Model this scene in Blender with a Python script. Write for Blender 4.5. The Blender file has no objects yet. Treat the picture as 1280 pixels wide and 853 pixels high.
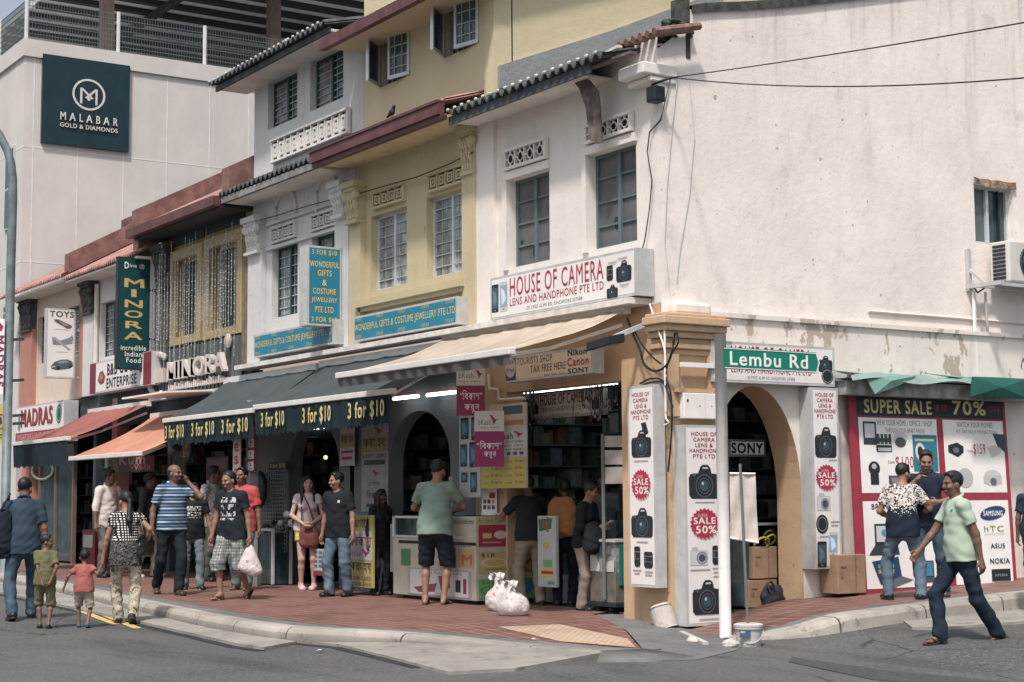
import bpy, math, random
import numpy as np
from mathutils import Vector, Matrix
random.seed(7)
SC = bpy.context.scene
COL = SC.collection
R = math.radians
# ---------------------------------------------------------------- camera, sky, sun, exposure
CF, CP, CY, CR, CH = 2062.0, R(5.482), R(146.858), R(-0.362), 1.45
_f = Vector((math.cos(CY)*math.cos(CP), math.sin(CY)*math.cos(CP), math.sin(CP)))
_r = Vector((math.sin(CY), -math.cos(CY), 0)); _u = _r.cross(_f)
_r2 = math.cos(CR)*_r + math.sin(CR)*_u; _u2 = -math.sin(CR)*_r + math.cos(CR)*_u
CAM = Vector((0, 0, CH))
cd = bpy.data.cameras.new('camera'); cam = bpy.data.objects.new('camera', cd); COL.objects.link(cam)
cd.sensor_width = 36; cd.lens = CF*36/1280; cd.clip_end = 3000; cd.clip_start = .1
cam.matrix_world = Matrix(((_r2.x, _u2.x, -_f.x, 0), (_r2.y, _u2.y, -_f.y, 0), (_r2.z, _u2.z, -_f.z, CH), (0, 0, 0, 1)))
SC.camera = cam
SUN = Vector((0.36, -0.40, 0.84)).normalized()
sl = bpy.data.lights.new('sun', 'SUN'); sl.energy = 2.9; sl.angle = R(4.5); sl.color = (1.0, .905, .83)
so = bpy.data.objects.new('sun', sl); COL.objects.link(so)
so.rotation_euler = SUN.to_track_quat('Z', 'Y').to_euler(); so.location = (0, 0, 40)
W = bpy.data.worlds.new('World'); SC.world = W; W.use_nodes = True
wn = W.node_tree; bg = wn.nodes['Background']
sky = wn.nodes.new('ShaderNodeTexSky'); sky.sky_type = 'NISHITA'; sky.sun_disc = False
sky.sun_elevation = math.asin(SUN.z); sky.sun_rotation = math.atan2(SUN.x, SUN.y)
sky.air_density = 1.0; sky.dust_density = 4.0; sky.ozone_density = 1.5
hs = wn.nodes.new('ShaderNodeHueSaturation'); hs.inputs['Saturation'].default_value = .5
wn.links.new(sky.outputs[0], hs.inputs['Color']); wn.links.new(hs.outputs[0], bg.inputs[0])
bg.inputs[1].default_value = .115
SC.view_settings.view_transform = 'Standard'; SC.view_settings.look = 'None'
SC.view_settings.exposure = .50; SC.view_settings.gamma = 1
SC.view_settings.use_curve_mapping = False
# ---------------------------------------------------------------- where a pixel of the photo meets a plane of the place
def ray(x, y): return _f*CF + _r2*(x-640) - _u2*(y-426.5)
def gz(x, y, z=0.):
    d = ray(x, y); return CAM + d*((z-CH)/d.z)
def gy(x, y, Y):
    d = ray(x, y); return CAM + d*(Y/d.y)
def gx(x, y, X):
    d = ray(x, y); return CAM + d*(X/d.x)
def gd(x, y, P):
    "point on the upright plane through P that faces the camera"
    P = Vector(P); d = ray(x, y); n = Vector((_f.x, _f.y, 0)); return CAM + d*((P-CAM).dot(n)/d.dot(n))
# ---------------------------------------------------------------- object helpers
def link(o, parent=None):
    COL.objects.link(o)
    if parent: o.parent = parent
    return o
def wloc(p):
    v = Vector((0, 0, 0))
    while p: v += p.location; p = p.parent
    return v
def tag(o, label=None, cat=None, group=None, kind=None):
    if label: o['label'] = label
    if cat: o['category'] = cat
    if group: o['group'] = group
    if kind: o['kind'] = kind
    return o
def thing(name, label, cat, loc, group=None):
    o = bpy.data.objects.new(name, None); o.empty_display_size = .2; link(o); o.location = loc
    return tag(o, label, cat, group)
class MB:
    def __init__(s): s.v = []; s.f = []; s.m = []; s.mats = []
    def mi(s, m):
        if m not in s.mats: s.mats.append(m)
        return s.mats.index(m)
    def add(s, vs, fs, m):
        o = len(s.v); k = s.mi(m)
        s.v += [tuple(v) for v in vs]
        for f in fs: s.f.append([i+o for i in f]); s.m.append(k)
        return s
    def box(s, x0, x1, y0, y1, z0, z1, m):
        return s.add([(x0,y0,z0),(x1,y0,z0),(x1,y1,z0),(x0,y1,z0),(x0,y0,z1),(x1,y0,z1),(x1,y1,z1),(x0,y1,z1)],
                     [(3,2,1,0),(4,5,6,7),(0,1,5,4),(1,2,6,5),(2,3,7,6),(3,0,4,7)], m)
    def bar(s, a, b, w, h, m, up=(0,0,1)):
        a = Vector(a); b = Vector(b); d = (b-a).normalized(); U = d.cross(Vector(up))
        if U.length < 1e-4: U = Vector((1,0,0))
        U.normalize(); V = U.cross(d); U = U*(w/2); V = V*(h/2)
        return s.add([a-U-V, a+U-V, a+U+V, a-U+V, b-U-V, b+U-V, b+U+V, b-U+V],
                     [(3,2,1,0),(4,5,6,7),(0,1,5,4),(1,2,6,5),(2,3,7,6),(3,0,4,7)], m)
    def poly(s, pts, m): return s.add(pts, [list(range(len(pts)))], m)
    def prism(s, pts, vec, m):
        n = len(pts); vec = Vector(vec); pts = [Vector(p) for p in pts]
        fs = [list(range(n))[::-1], list(range(n, 2*n))] + [(i, (i+1) % n, (i+1) % n+n, i+n) for i in range(n)]
        return s.add(pts + [p+vec for p in pts], fs, m)
    def tube(s, pts, r, m, n=8, r1=None):
        pts = [Vector(p) for p in pts]; k = len(pts); vs = []; fs = []
        for i, p in enumerate(pts):
            d = (pts[min(i+1, k-1)] - pts[max(i-1, 0)]).normalized()
            U = d.cross(Vector((0,0,1)) if abs(d.z) < .95 else Vector((1,0,0))).normalized(); V = U.cross(d)
            rr = r if r1 is None else r + (r1-r)*i/max(k-1, 1)
            for j in range(n):
                a = 2*math.pi*j/n; vs.append(p + (U*math.cos(a) + V*math.sin(a))*rr)
        for i in range(k-1):
            for j in range(n): fs.append((i*n+j, i*n+(j+1) % n, (i+1)*n+(j+1) % n, (i+1)*n+j))
        fs += [list(range(n)), list(range((k-1)*n, k*n))[::-1]]
        return s.add(vs, fs, m)
    def lathe(s, c, prof, m, n=24):
        vs = []; fs = []; k = len(prof)
        for r, z in prof:
            for j in range(n):
                a = 2*math.pi*j/n; vs.append((c[0]+r*math.cos(a), c[1]+r*math.sin(a), c[2]+z))
        for i in range(k-1):
            for j in range(n): fs.append((i*n+j, i*n+(j+1) % n, (i+1)*n+(j+1) % n, (i+1)*n+j))
        fs += [list(range(n))[::-1], list(range((k-1)*n, k*n))]
        return s.add(vs, fs, m)
    def ball(s, c, r, m, nu=8, nv=6):
        if not hasattr(r, '__len__'): r = (r, r, r)
        vs = [(c[0], c[1], c[2]-r[2])]
        for i in range(1, nv):
            t = math.pi*i/nv
            for j in range(nu):
                a = 2*math.pi*j/nu
                vs.append((c[0]+r[0]*math.sin(t)*math.cos(a), c[1]+r[1]*math.sin(t)*math.sin(a), c[2]-r[2]*math.cos(t)))
        vs.append((c[0], c[1], c[2]+r[2])); e = len(vs)-1; fs = []
        for j in range(nu):
            fs.append((0, 1+(j+1) % nu, 1+j)); fs.append((e, e-nu+j, e-nu+(j+1) % nu))
        for i in range(nv-2):
            for j in range(nu): fs.append((1+i*nu+j, 1+i*nu+(j+1) % nu, 1+(i+1)*nu+(j+1) % nu, 1+(i+1)*nu+j))
        return s.add(vs, fs, m)
    def grid(s, P, m):
        "P: rows of points"
        a = len(P); b = len(P[0])
        return s.add([q for row in P for q in row],
                     [(i*b+j, i*b+j+1, (i+1)*b+j+1, (i+1)*b+j) for i in range(a-1) for j in range(b-1)], m)
    def build(s, name, parent=None, smooth=False, bevel=0):
        o0 = wloc(parent) if parent else Vector((0,0,0))
        me = bpy.data.meshes.new(name)
        me.from_pydata([(v[0]-o0.x, v[1]-o0.y, v[2]-o0.z) for v in s.v], [], s.f)
        for m in s.mats: me.materials.append(m)
        me.polygons.foreach_set('material_index', s.m)
        if smooth: me.polygons.foreach_set('use_smooth', [True]*len(s.f))
        me.update()
        o = bpy.data.objects.new(name, me); link(o, parent)
        if bevel:
            b = o.modifiers.new('bevel', 'BEVEL'); b.width = bevel; b.segments = 2; b.limit_method = 'ANGLE'
        return o
# ---------------------------------------------------------------- procedural materials
MC = {}
class NT:
    def __init__(s, name):
        s.mat = bpy.data.materials.new(name); s.mat.use_nodes = True; s.t = s.mat.node_tree
        s.b = s.t.nodes['Principled BSDF']; s.tc = s.n('ShaderNodeTexCoord'); s.obj = s.tc.outputs['Object']
    def n(s, kind, **kw):
        x = s.t.nodes.new(kind)
        for k, v in kw.items(): setattr(x, k, v)
        return x
    def l(s, a, b): s.t.links.new(a, b)
    def mp(s, sc=(1,1,1), rot=(0,0,0), loc=(0,0,0), src=None):
        x = s.n('ShaderNodeMapping'); x.inputs['Scale'].default_value = sc; x.inputs['Rotation'].default_value = rot; x.inputs['Location'].default_value = loc
        s.l(src or s.obj, x.inputs[0]); return x.outputs[0]
    def noise(s, scale, detail=5, rough=.6, src=None, dist=0):
        x = s.n('ShaderNodeTexNoise'); x.inputs['Scale'].default_value = scale; x.inputs['Detail'].default_value = detail
        x.inputs['Roughness'].default_value = rough; x.inputs['Distortion'].default_value = dist
        s.l(src or s.obj, x.inputs['Vector']); return x.outputs['Fac']
    def rng(s, v, a, b, c=0., d=1., smooth=True):
        x = s.n('ShaderNodeMapRange'); x.interpolation_type = 'SMOOTHSTEP' if smooth else 'LINEAR'
        for i, q in enumerate((a, b, c, d)): x.inputs[i+1].default_value = q
        s.l(v, x.inputs[0]); return x.outputs[0]
    def mix(s, f, a, b, mode='MIX'):
        x = s.n('ShaderNodeMix', data_type='RGBA', blend_type=mode); x.clamp_factor = True
        for sock, v in ((x.inputs[0], f), (x.inputs[6], a), (x.inputs[7], b)):
            if hasattr(v, 'links'): s.l(v, sock)
            elif isinstance(v, (int, float)): sock.default_value = v
            else: sock.default_value = tuple(v)[:3] + (1,)
        return x.outputs[2]
    def math(s, op, a, b=0.):
        x = s.n('ShaderNodeMath', operation=op)
        for i, v in enumerate((a, b)):
            if hasattr(v, 'links'): s.l(v, x.inputs[i])
            else: x.inputs[i].default_value = v
        return x.outputs[0]
    def xyz(s, src=None):
        x = s.n('ShaderNodeSeparateXYZ'); s.l(src or s.obj, x.inputs[0]); return x.outputs
    def bump(s, h, strength=.3, dist=.01):
        x = s.n('ShaderNodeBump'); x.inputs['Strength'].default_value = strength; x.inputs['Distance'].default_value = dist
        s.l(h, x.inputs['Height']); s.l(x.outputs[0], s.b.inputs['Normal'])
    def fin(s, col, rough=.7, metal=0, spec=.4):
        if hasattr(col, 'links'): s.l(col, s.b.inputs['Base Color'])
        else: s.b.inputs['Base Color'].default_value = tuple(col)[:3] + (1,)
        if hasattr(rough, 'links'): s.l(rough, s.b.inputs['Roughness'])
        else: s.b.inputs['Roughness'].default_value = rough
        s.b.inputs['Metallic'].default_value = metal; s.b.inputs['Specular IOR Level'].default_value = spec
        return s.mat
def mul(c, k): return tuple(min(1, x*k) for x in c[:3])
def M(name, col, rough=.7, var=.12, vs=5., bump=0., bs=60., metal=0, spec=.35, emit=0):
    if name in MC: return MC[name]
    t = NT(name); f = t.rng(t.noise(vs, 6, .65), .3, .7)
    c = t.mix(f, mul(col, 1-var), mul(col, 1+var))
    if bump: t.bump(t.noise(bs, 4), bump, .006)
    if emit: t.l(c, t.b.inputs['Emission Color']); t.b.inputs['Emission Strength'].default_value = emit
    MC[name] = t.fin(c, rough, metal, spec); return MC[name]
def wallmat(name, col, dirt=(.25,.24,.23), amt=.35, spots=.5, streak=.4, peel=None, bump=.35, under=(.35,.33,.31), top=None):
    if name in MC: return MC[name]
    t = NT(name)
    c = t.mix(t.rng(t.noise(.7, 8, .7), .35, .7), mul(col, .93), mul(col, 1.05))
    st = t.rng(t.noise(1.4, 7, .72, t.mp((2.6, 2.6, .22))), .50, .78)
    if top:
        z = t.rng(t.xyz()[2], top[0], top[1]); st = t.math('MULTIPLY', st, t.math('ADD', z, .22))
    c = t.mix(t.math('MULTIPLY', st, streak), c, mul(dirt, 1.25))
    bl = t.rng(t.noise(2.3, 9, .75), .52, .74); c = t.mix(t.math('MULTIPLY', bl, amt*.55), c, dirt)
    sp = t.rng(t.noise(7.5, 3, .5), .70, .75); sp2 = t.rng(t.noise(21, 2, .5), .72, .77)
    c = t.mix(t.math('MULTIPLY', sp, spots), c, mul(dirt, .6)); c = t.mix(t.math('MULTIPLY', sp2, spots*.7), c, mul(dirt, .5))
    if peel:
        pz = t.math('MULTIPLY', t.rng(t.xyz()[2], peel[0], peel[0]+.25), t.rng(t.xyz()[2], peel[1], peel[1]-.25))
        pm = t.math('MULTIPLY', t.rng(t.noise(2.1, 8, .62, t.mp((1.4, 1.4, .8), loc=(3.1, 1.7, .4))), .56, .585), pz); c = t.mix(pm, c, under)
        pk = t.math('MULTIPLY', t.rng(t.noise(3.4, 8, .7, t.mp((1.2, 1.2, .6))), .62, .65), pz); c = t.mix(pk, c, (.10,.11,.11))
    h = t.math('ADD', t.noise(9, 8, .7), t.math('MULTIPLY', t.noise(70, 3), .25)); t.bump(h, bump, .02)
    MC[name] = t.fin(c, .85, 0, .2); return MC[name]
WHITE = M('white_paint', (.74,.72,.70), .55, .06)
DARK = M('dark_paint', (.018,.026,.032), .5, .3)
STEEL = M('galvanised_steel', (.36,.38,.39), .45, .18, 9, metal=.55)
GREYM = M('grey_metal', (.42,.43,.44), .5, .12, 6)
BLACKM = M('black_plastic', (.012,.018,.022), .4, .2)
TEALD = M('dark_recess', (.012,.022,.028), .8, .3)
GLASS = M('window_glass_dark', (.03,.055,.062), .08, .45, 3, spec=.6)
GLASSG = M('window_glass_grey', (.105,.105,.112), .5, .25, 2.5, spec=.3)
CURT = M('net_curtain_glass', (.30,.33,.34), .3, .45, 6, spec=.5)
ALU = M('aluminium_frame', (.56,.60,.63), .4, .1, metal=.3)
TUBE = M('fluorescent_tube', (.95,1.0,1.0), .3, 0, emit=4.5)
def smooth_path(pts, k=5):
    pts = [Vector(p) for p in pts]; out = []
    for i in range(len(pts)-1):
        p0, p1, p2, p3 = pts[max(i-1,0)], pts[i], pts[i+1], pts[min(i+2,len(pts)-1)]
        for j in range(k):
            t = j/k; out.append(.5*((2*p1)+(p2-p0)*t+(2*p0-5*p1+4*p2-p3)*t*t+(3*p1-p0-3*p2+p3)*t**3))
    return out+[pts[-1]]
# ---------------------------------------------------------------- printed and lettered faces
TXT = {}
def text_mesh(s, bold=0.):
    k = (s, bold)
    if k in TXT: return TXT[k]
    cu = bpy.data.curves.new('t', 'FONT'); cu.body = s; cu.size = 1; cu.resolution_u = 3;  cu.fill_mode = 'BOTH'; cu.space_character = 1.13
    o = bpy.data.objects.new('t', cu); COL.objects.link(o)
    dg = bpy.context.evaluated_depsgraph_get(); me = bpy.data.meshes.new_from_object(o.evaluated_get(dg))
    vs = [v.co.copy() for v in me.vertices]; fs = [list(p.vertices) for p in me.polygons]
    bpy.data.objects.remove(o); bpy.data.curves.remove(cu); bpy.data.meshes.remove(me)
    if not vs: vs = [Vector((0,0,0)), Vector((1,0,0)), Vector((1,1,0))]; fs = []
    if bold:   # heavier strokes: the same letters laid a hair apart
        n = len(vs); f0 = fs; vs2 = []; fs = []
        for k_, (dx, dy) in enumerate(((-1,-1),(1,-1),(-1,1),(1,1))):
            vs2 += [Vector((v.x+dx*bold*.85, v.y+dy*bold*.85, 0)) for v in vs]; fs += [[i+k_*n for i in f] for f in f0]
        vs = vs2
    x0 = min(v.x for v in vs); x1 = max(v.x for v in vs); y0 = min(v.y for v in vs); y1 = max(v.y for v in vs)
    TXT[k] = ([((v.x-x0)/max(x1-x0, 1e-6), (v.y-y0)/max(y1-y0, 1e-6)) for v in vs], fs); return TXT[k]
INK = {}
def ink(col, rough=.5):
    k = tuple(round(c, 3) for c in col)
    if k not in INK: INK[k] = M('print_%d' % len(INK), col, rough, .05, 4)
    return INK[k]
def art(parent, O, U, V, items, name='lettering', lift=.004, thick=0.):
    """O: top left corner of a face, U: its whole width, V: its whole height downwards (vectors); items in fractions of the face"""
    O = Vector(O); U = Vector(U); V = Vector(V); N = V.cross(U).normalized(); mb = MB(); k = 0
    if N.dot(CAM-O) < 0: N = -N
    for it in items:
        off = N*(lift + .00012*k); k += 1; kind = it[0]
        P = lambda x, y: O + U*x + V*y + off
        if kind == 't':
            _, s, x0, y0, x1, y1, c = it[:7]; b = it[7] if len(it) > 7 else 0.
            vs, fs = text_mesh(s, b); pts = [P(x0+(x1-x0)*a, y1+(y0-y1)*q) for a, q in vs]
            if b:   # thickened strokes may overlap: keep every facet on its own hair-thin level
                for q_, f in enumerate(fs): mb.add([pts[i]+N*(.0004*(4*q_//len(fs))) for i in f], [tuple(range(len(f)))], ink(c))
            else: mb.add(pts, fs, ink(c))
            if thick:
                for q_, f in enumerate(fs): mb.add([pts[i]+N*(thick+.0004+.0015*(4*q_//len(fs))) for i in f], [tuple(range(len(f)))], ink(c))
                ed = {}
                for f in fs:
                    for i in range(len(f)):
                        e = (f[i], f[(i+1) % len(f)]); key = (min(e), max(e)); ed[key] = ed.get(key, 0)+1
                for (a, q), n in ed.items():
                    if n == 1: mb.add([pts[a], pts[q], pts[q]+N*thick, pts[a]+N*thick], [(0,1,2,3)], ink(c))
        elif kind == 'r':
            _, x0, y0, x1, y1, c = it; mb.poly([P(x0,y1), P(x1,y1), P(x1,y0), P(x0,y0)], ink(c))
        elif kind == 'p': mb.poly([P(x, y) for x, y in it[1]], ink(it[2]))
        elif kind == 'c':
            _, cx, cy, rx, ry, c = it; mb.poly([P(cx+rx*math.cos(a*math.pi/10), cy+ry*math.sin(a*math.pi/10)) for a in range(20)], ink(c))
        elif kind == 'o':
            _, cx, cy, rx, ry, w, c = it; n = 28
            for a in range(n):
                a0 = 2*math.pi*a/n; a1 = 2*math.pi*(a+1)/n
                mb.poly([P(cx+rx*math.cos(a0), cy+ry*math.sin(a0)), P(cx+rx*math.cos(a1), cy+ry*math.sin(a1)),
                         P(cx+rx*(1-w)*math.cos(a1), cy+ry*(1-w)*math.sin(a1)), P(cx+rx*(1-w)*math.cos(a0), cy+ry*(1-w)*math.sin(a0))], ink(c))
        elif kind == 's':
            _, cx, cy, rx, ry, c = it; n = 44
            mb.poly([P(cx+rx*(1 if a % 2 else .87)*math.cos(2*math.pi*a/n), cy+ry*(1 if a % 2 else .87)*math.sin(2*math.pi*a/n)) for a in range(n)], ink(c))
    return mb.build(name, parent)
KRED = (.33,.035,.06); KBLK = (.016,.022,.028); KDK = (.03,.045,.055); KWH = (.74,.73,.71); KYEL = (.62,.50,.16); KGRY = (.35,.36,.37)
def cam_art(x, y, w, h, c=KBLK, lens=(.07,.08,.09), flash=True):
    "a camera: body, prism hump, grip, lens rings"
    out = [('p', [(x,y+.38*h),(x+.06*w,y+.27*h),(x+.3*w,y+.25*h),(x+.38*w,y+.06*h),(x+.45*w,y),(x+.62*w,y),(x+.7*w,y+.08*h),(x+.74*w,y+.25*h),(x+.95*w,y+.28*h),(x+w,y+.4*h),(x+.98*w,y+.93*h),(x+.9*w,y+h),(x+.1*w,y+h),(x+.01*w,y+.9*h)], c),
           ('c', x+.5*w, y+.62*h, .30*w, .36*h, mul(c, .6)), ('o', x+.5*w, y+.62*h, .29*w, .35*h, .13, lens), ('o', x+.5*w, y+.62*h, .2*w, .24*h, .12, lens),
           ('c', x+.5*w, y+.62*h, .14*w, .17*h, (.03,.07,.10)), ('c', x+.45*w, y+.55*h, .04*w, .05*h, (.35,.42,.46))]
    if flash: out += [('r', x+.45*w, y+.07*h, x+.63*w, y+.12*h, (.45,.46,.46)), ('c', x+.17*w, y+.3*h, .06*w, .05*h, lens)]
    return out
def lens_art(x, y, w, h):
    return [('p', [(x+.1*w,y),(x+.9*w,y),(x+w,y+.1*h),(x+w,y+.85*h),(x+.85*w,y+h),(x+.15*w,y+h),(x,y+.85*h),(x,y+.1*h)], KBLK),
            ('r', x, y+.25*h, x+w, y+.29*h, (.2,.2,.2)), ('r', x, y+.6*h, x+w, y+.63*h, (.16,.17,.18)), ('r', x+.1*w, y+.36*h, x+.25*w, y+.56*h, (.1,.11,.12))]
def phone_art(x, y, w, h, scr=(.10,.16,.22), body=KBLK, tilt=.0):
    q = lambda a, b: (x+w*a+tilt*w*(.5-b), y+h*b+tilt*h*.12*(a-.5))
    return [('p', [q(.06,0),q(.94,0),q(1,.04),q(1,.96),q(.94,1),q(.06,1),q(0,.96),q(0,.04)], body), ('p', [q(.07,.12),q(.93,.12),q(.93,.86),q(.07,.86)], scr),
            ('p', [q(.15,.2),q(.6,.3),q(.8,.6),q(.3,.8)], mul(scr, 2.1)), ('p', [q(.4,.9),q(.6,.9),q(.6,.96),q(.4,.96)], (.2,.2,.2))]
def sale_art(cx, cy, rx, ry):
    return [('s', cx+.05*rx, cy+.06*ry, rx, ry, (.40,.39,.40)), ('s', cx, cy, rx, ry, (.36,.03,.06)), ('t', 'SUPER', cx-.45*rx, cy-.62*ry, cx+.2*rx, cy-.42*ry, (.62,.45,.46)),
            ('t', 'SALE', cx-.75*rx, cy-.4*ry, cx+.75*rx, cy+.02*ry, KWH, .02), ('t', '50%', cx-.6*rx, cy+.12*ry, cx+.78*rx, cy+.6*ry, KWH, .02)]
def signbox(name, label, cat, O, U, V, depth, face, side, items, group=None, frame=None, fw=.03):
    "a box sign: front face spanned by U and V at O (top left), body goes back by depth"
    O = Vector(O); U = Vector(U); V = Vector(V); N = V.cross(U).normalized()
    if N.dot(CAM-O) < 0: N = -N
    t = thing(name, label, cat, O + V + U*.5 - N*depth*.5, group)
    m = MB(); m.prism([O, O+U, O+U+V, O+V], -N*depth, side); m.build('sign_case', t)
    e = MB(); a = U.normalized()*fw; b = V.normalized()*fw
    e.poly([O+a+b+N*.002, O+U-a+b+N*.002, O+U+V-a-b+N*.002, O+V+a-b+N*.002], face); e.build('face_panel', t)
    if items: art(t, O, U, V, items, 'lettering')
    return t
# ================================================================ THE GROUND
def lerp_tab(tab, x):
    for (x0, v0), (x1, v1) in zip(tab, tab[1:]):
        if x <= x1: return v0 + (v1-v0)*max(0, (x-x0)/(x1-x0))
    return tab[-1][1]
def sst(a, b, x):
    t = min(1, max(0, (x-a)/(b-a))); return t*t*(3-2*t)
def road_z(x, y): return (.15*sst(10.8, 13.2, y) + .018*max(0, min(y, 40)-13.2)) * sst(-15, -14, x)
def road_pt(px, py):
    z = 0.
    for _ in range(8): p = gz(px, py, z); z = road_z(p.x, p.y)
    return gz(px, py, z)
def asphalt():
    t = NT('asphalt'); c = t.mix(t.rng(t.noise(.35, 6, .6), .3, .7), (.062,.066,.068), (.092,.096,.097))
    c = t.mix(t.math('MULTIPLY', t.rng(t.noise(1.3, 8, .7), .5, .7), .5), c, (.045,.05,.055))
    ag = t.noise(55, 4, .8); c = t.mix(t.rng(t.noise(20, 6, .8), .50, .64), c, (.150,.152,.150)); c = t.mix(t.math('MULTIPLY', t.rng(t.noise(.8, 4, .6, t.mp((.25,1.6,1), (0,0,.35))), .52, .7), .55), c, (.028,.032,.036)); c = t.mix(t.rng(ag, .54, .70), c, (.22,.222,.22)); c = t.mix(t.rng(ag, .42, .3), c, (.025,.03,.035))
    v = t.n('ShaderNodeTexVoronoi', feature='DISTANCE_TO_EDGE'); v.inputs['Scale'].default_value = .75
    wob = t.n('ShaderNodeMix', data_type='VECTOR'); wob.inputs[0].default_value = .12
    nz = t.n('ShaderNodeTexNoise'); nz.inputs['Scale'].default_value = 2.2; nz.inputs['Detail'].default_value = 5; t.l(t.obj, nz.inputs['Vector'])
    t.l(t.obj, wob.inputs[4]); t.l(nz.outputs['Color'], wob.inputs[5]); t.l(wob.outputs[1], v.inputs['Vector'])
    cr = t.math('MULTIPLY', t.rng(v.outputs[0], .012, .0), t.rng(t.noise(.5, 3), .47, .56)); c = t.mix(t.math('MULTIPLY', cr, .8), c, (.018,.02,.022))
    t.bump(t.math('SUBTRACT', ag, cr), .5, .006); return t.fin(c, .85, 0, .25)
ASPH = asphalt()
def concrete(name, col, joints=False):
    t = NT(name); c = t.mix(t.rng(t.noise(1.1, 8, .7), .3, .7), mul(col, .72), mul(col, 1.12))
    c = t.mix(t.math('MULTIPLY', t.rng(t.noise(5, 8, .75), .53, .68), .75), c, mul(col, .32))
    c = t.mix(t.math('MULTIPLY', t.rng(t.noise(55, 3), .55, .75), .5), c, mul(col, .5))
    if joints:
        v = t.xyz()
        for k in (0, 1): c = t.mix(t.math('LESS_THAN', t.math('FRACT', t.math('MULTIPLY', v[k], .83)), .014), c, mul(col, .16)) if k == joints-1 else c
        c = t.mix(t.math('MULTIPLY', t.rng(v[2], .13 if joints == 1 else .0, .03 if joints == 1 else -.1), .55), c, mul(col, .35))
    t.bump(t.noise(30, 6, .7), .5, .01); return t.fin(c, .9, 0, .2)
CONC = concrete('kerb_concrete', (.34,.32,.285), 1); CONCS = concrete('side_kerb_concrete', (.34,.32,.285), 2); CONC2 = concrete('drain_slab_concrete', (.28,.27,.245)); GRAN = concrete('granolithic_grey', (.15,.155,.155))
def pavers(name, c1, c2, rot, bw=.3, rh=.15):
    t = NT(name); v = t.mp((1,1,1), (0,0,rot)); b = t.n('ShaderNodeTexBrick'); t.l(v, b.inputs['Vector'])
    b.offset = 0.; b.inputs['Scale'].default_value = 1; b.inputs['Brick Width'].default_value = bw; b.inputs['Row Height'].default_value = rh
    b.inputs['Mortar Size'].default_value = .007; b.inputs['Mortar Smooth'].default_value = .3
    b.inputs['Color1'].default_value = (*c1, 1); b.inputs['Color2'].default_value = (*c2, 1); b.inputs['Mortar'].default_value = (.32,.27,.24,1)
    c = t.mix(t.math('MULTIPLY', t.rng(t.noise(1.6, 8, .7), .45, .7), .55), b.outputs['Color'], mul(c1, .45))
    c = t.mix(t.math('MULTIPLY', t.rng(t.noise(24, 4), .6, .75), .35), c, (.30,.22,.2)); 
    c = t.mix(t.math('MULTIPLY', t.rng(t.noise(4.5, 2), .70, .73), .6), c, (.04,.035,.035))
    t.bump(t.math('MULTIPLY', b.outputs['Fac'], -1), .4, .004); return t.fin(c, .62, 0, .35)
BRICK = pavers('red_paving_tiles', (.145,.066,.053), (.175,.085,.068), 0); BRICK2 = pavers('red_paving_tiles_side', (.14,.068,.056), (.17,.085,.07), 0)
BEIGE = pavers('beige_paving_tiles', (.42,.31,.21), (.48,.36,.25), R(45), .12, .06)
FLOOR = pavers('arcade_floor_tiles', (.05,.05,.052), (.065,.06,.06), 0, .3, .3)
YPAINT = M('yellow_road_paint', (.50,.38,.14), .7, .3, 9)

mb = MB()
xs = [-900,-300,-120,-70] + [-60+2*i for i in range(18)] + [-25+.5*i for i in range(58)] + [5,10,25,60,200,900]
ys = [-900,-300,-100,-40,-15,-5,0,3,5] + [6+.5*i for i in range(32)] + [23,26,30,40,60,100,250,900]
mb.grid([[(x, y, road_z(x, y) - (.03 if x < -14 and y > 11 else 0)) for x in xs] for y in ys], ASPH)
tag(mb.build('road', smooth=True), kind='structure')

KERB = [(-60,10.1),(-40,9.2),(-31,8.75),(-26.9,8.5),(-23,8.05),(-21,7.8),(-18,7.46),(-16.6,7.38),(-15.8,7.4),(-15.2,7.62),(-14.5,8.1),(-13.6,8.62),(-12.9,9.0),(-12.45,9.3)]
def pave_z(x, y=0): return .15 - .115*sst(-15.2, -12.6, x)
kx = [-60,-50,-40,-35,-31,-29] + [-27+.3*i for i in range(int(14.55/.3)+1)] + [-12.45]
def ky(x): return lerp_tab(KERB, x)
rnd = random.Random(3)
mbk = MB(); P = []
for x in kx:
    y = ky(x); z = pave_z(x); w = rnd.uniform(-.012, .012)
    P.append([(x,y-.05+w,-.06),(x,y-.03+w,z-.05),(x,y-.005+w,z-.015),(x,y+.03,z+.004),(x,y+.22,z+.004),(x,y+.22,z-.08)])
mbk.grid(P, CONC)
tag(mbk.build('kerb', smooth=False), kind='structure')
mbs = MB(); mbs.grid([[(x,ky(x)+.22,pave_z(x)),(x,ky(x)+.47,pave_z(x)+.001)] for x in kx], GRAN)
tag(mbs.build('pavement_edge_strip'), kind='structure')
def brick_back(x):   # where the red tiles stop: the shop fronts, then the slanting end at the corner
    return 11.5 if x < -15.4 else lerp_tab([(-15.4,11.1),(-13.8,10.4),(-12.4,9.55)], x)
mbp = MB(); rows = []
for x in kx:
    y0 = ky(x)+.47; y1 = max(y0+.02, brick_back(x)); z = pave_z(x)
    rows.append([(x, y0+(y1-y0)*k/4, z+.002) for k in range(5)] + [(x, y1+.001, z-.14)])
mbp.grid(rows, BRICK); tag(mbp.build('pavement', smooth=False), kind='structure')
mbt = MB()
pts = [gz(622,786,.12),gz(700,786,.09),gz(785,799,.06),gz(795,808,.055),gz(700,799,.09)]
mbt.poly([(p.x,p.y,pave_z(p.x)+.008) for p in pts], BEIGE); tag(mbt.build('beige_tile_patch'), kind='structure')
mba = MB()
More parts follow.
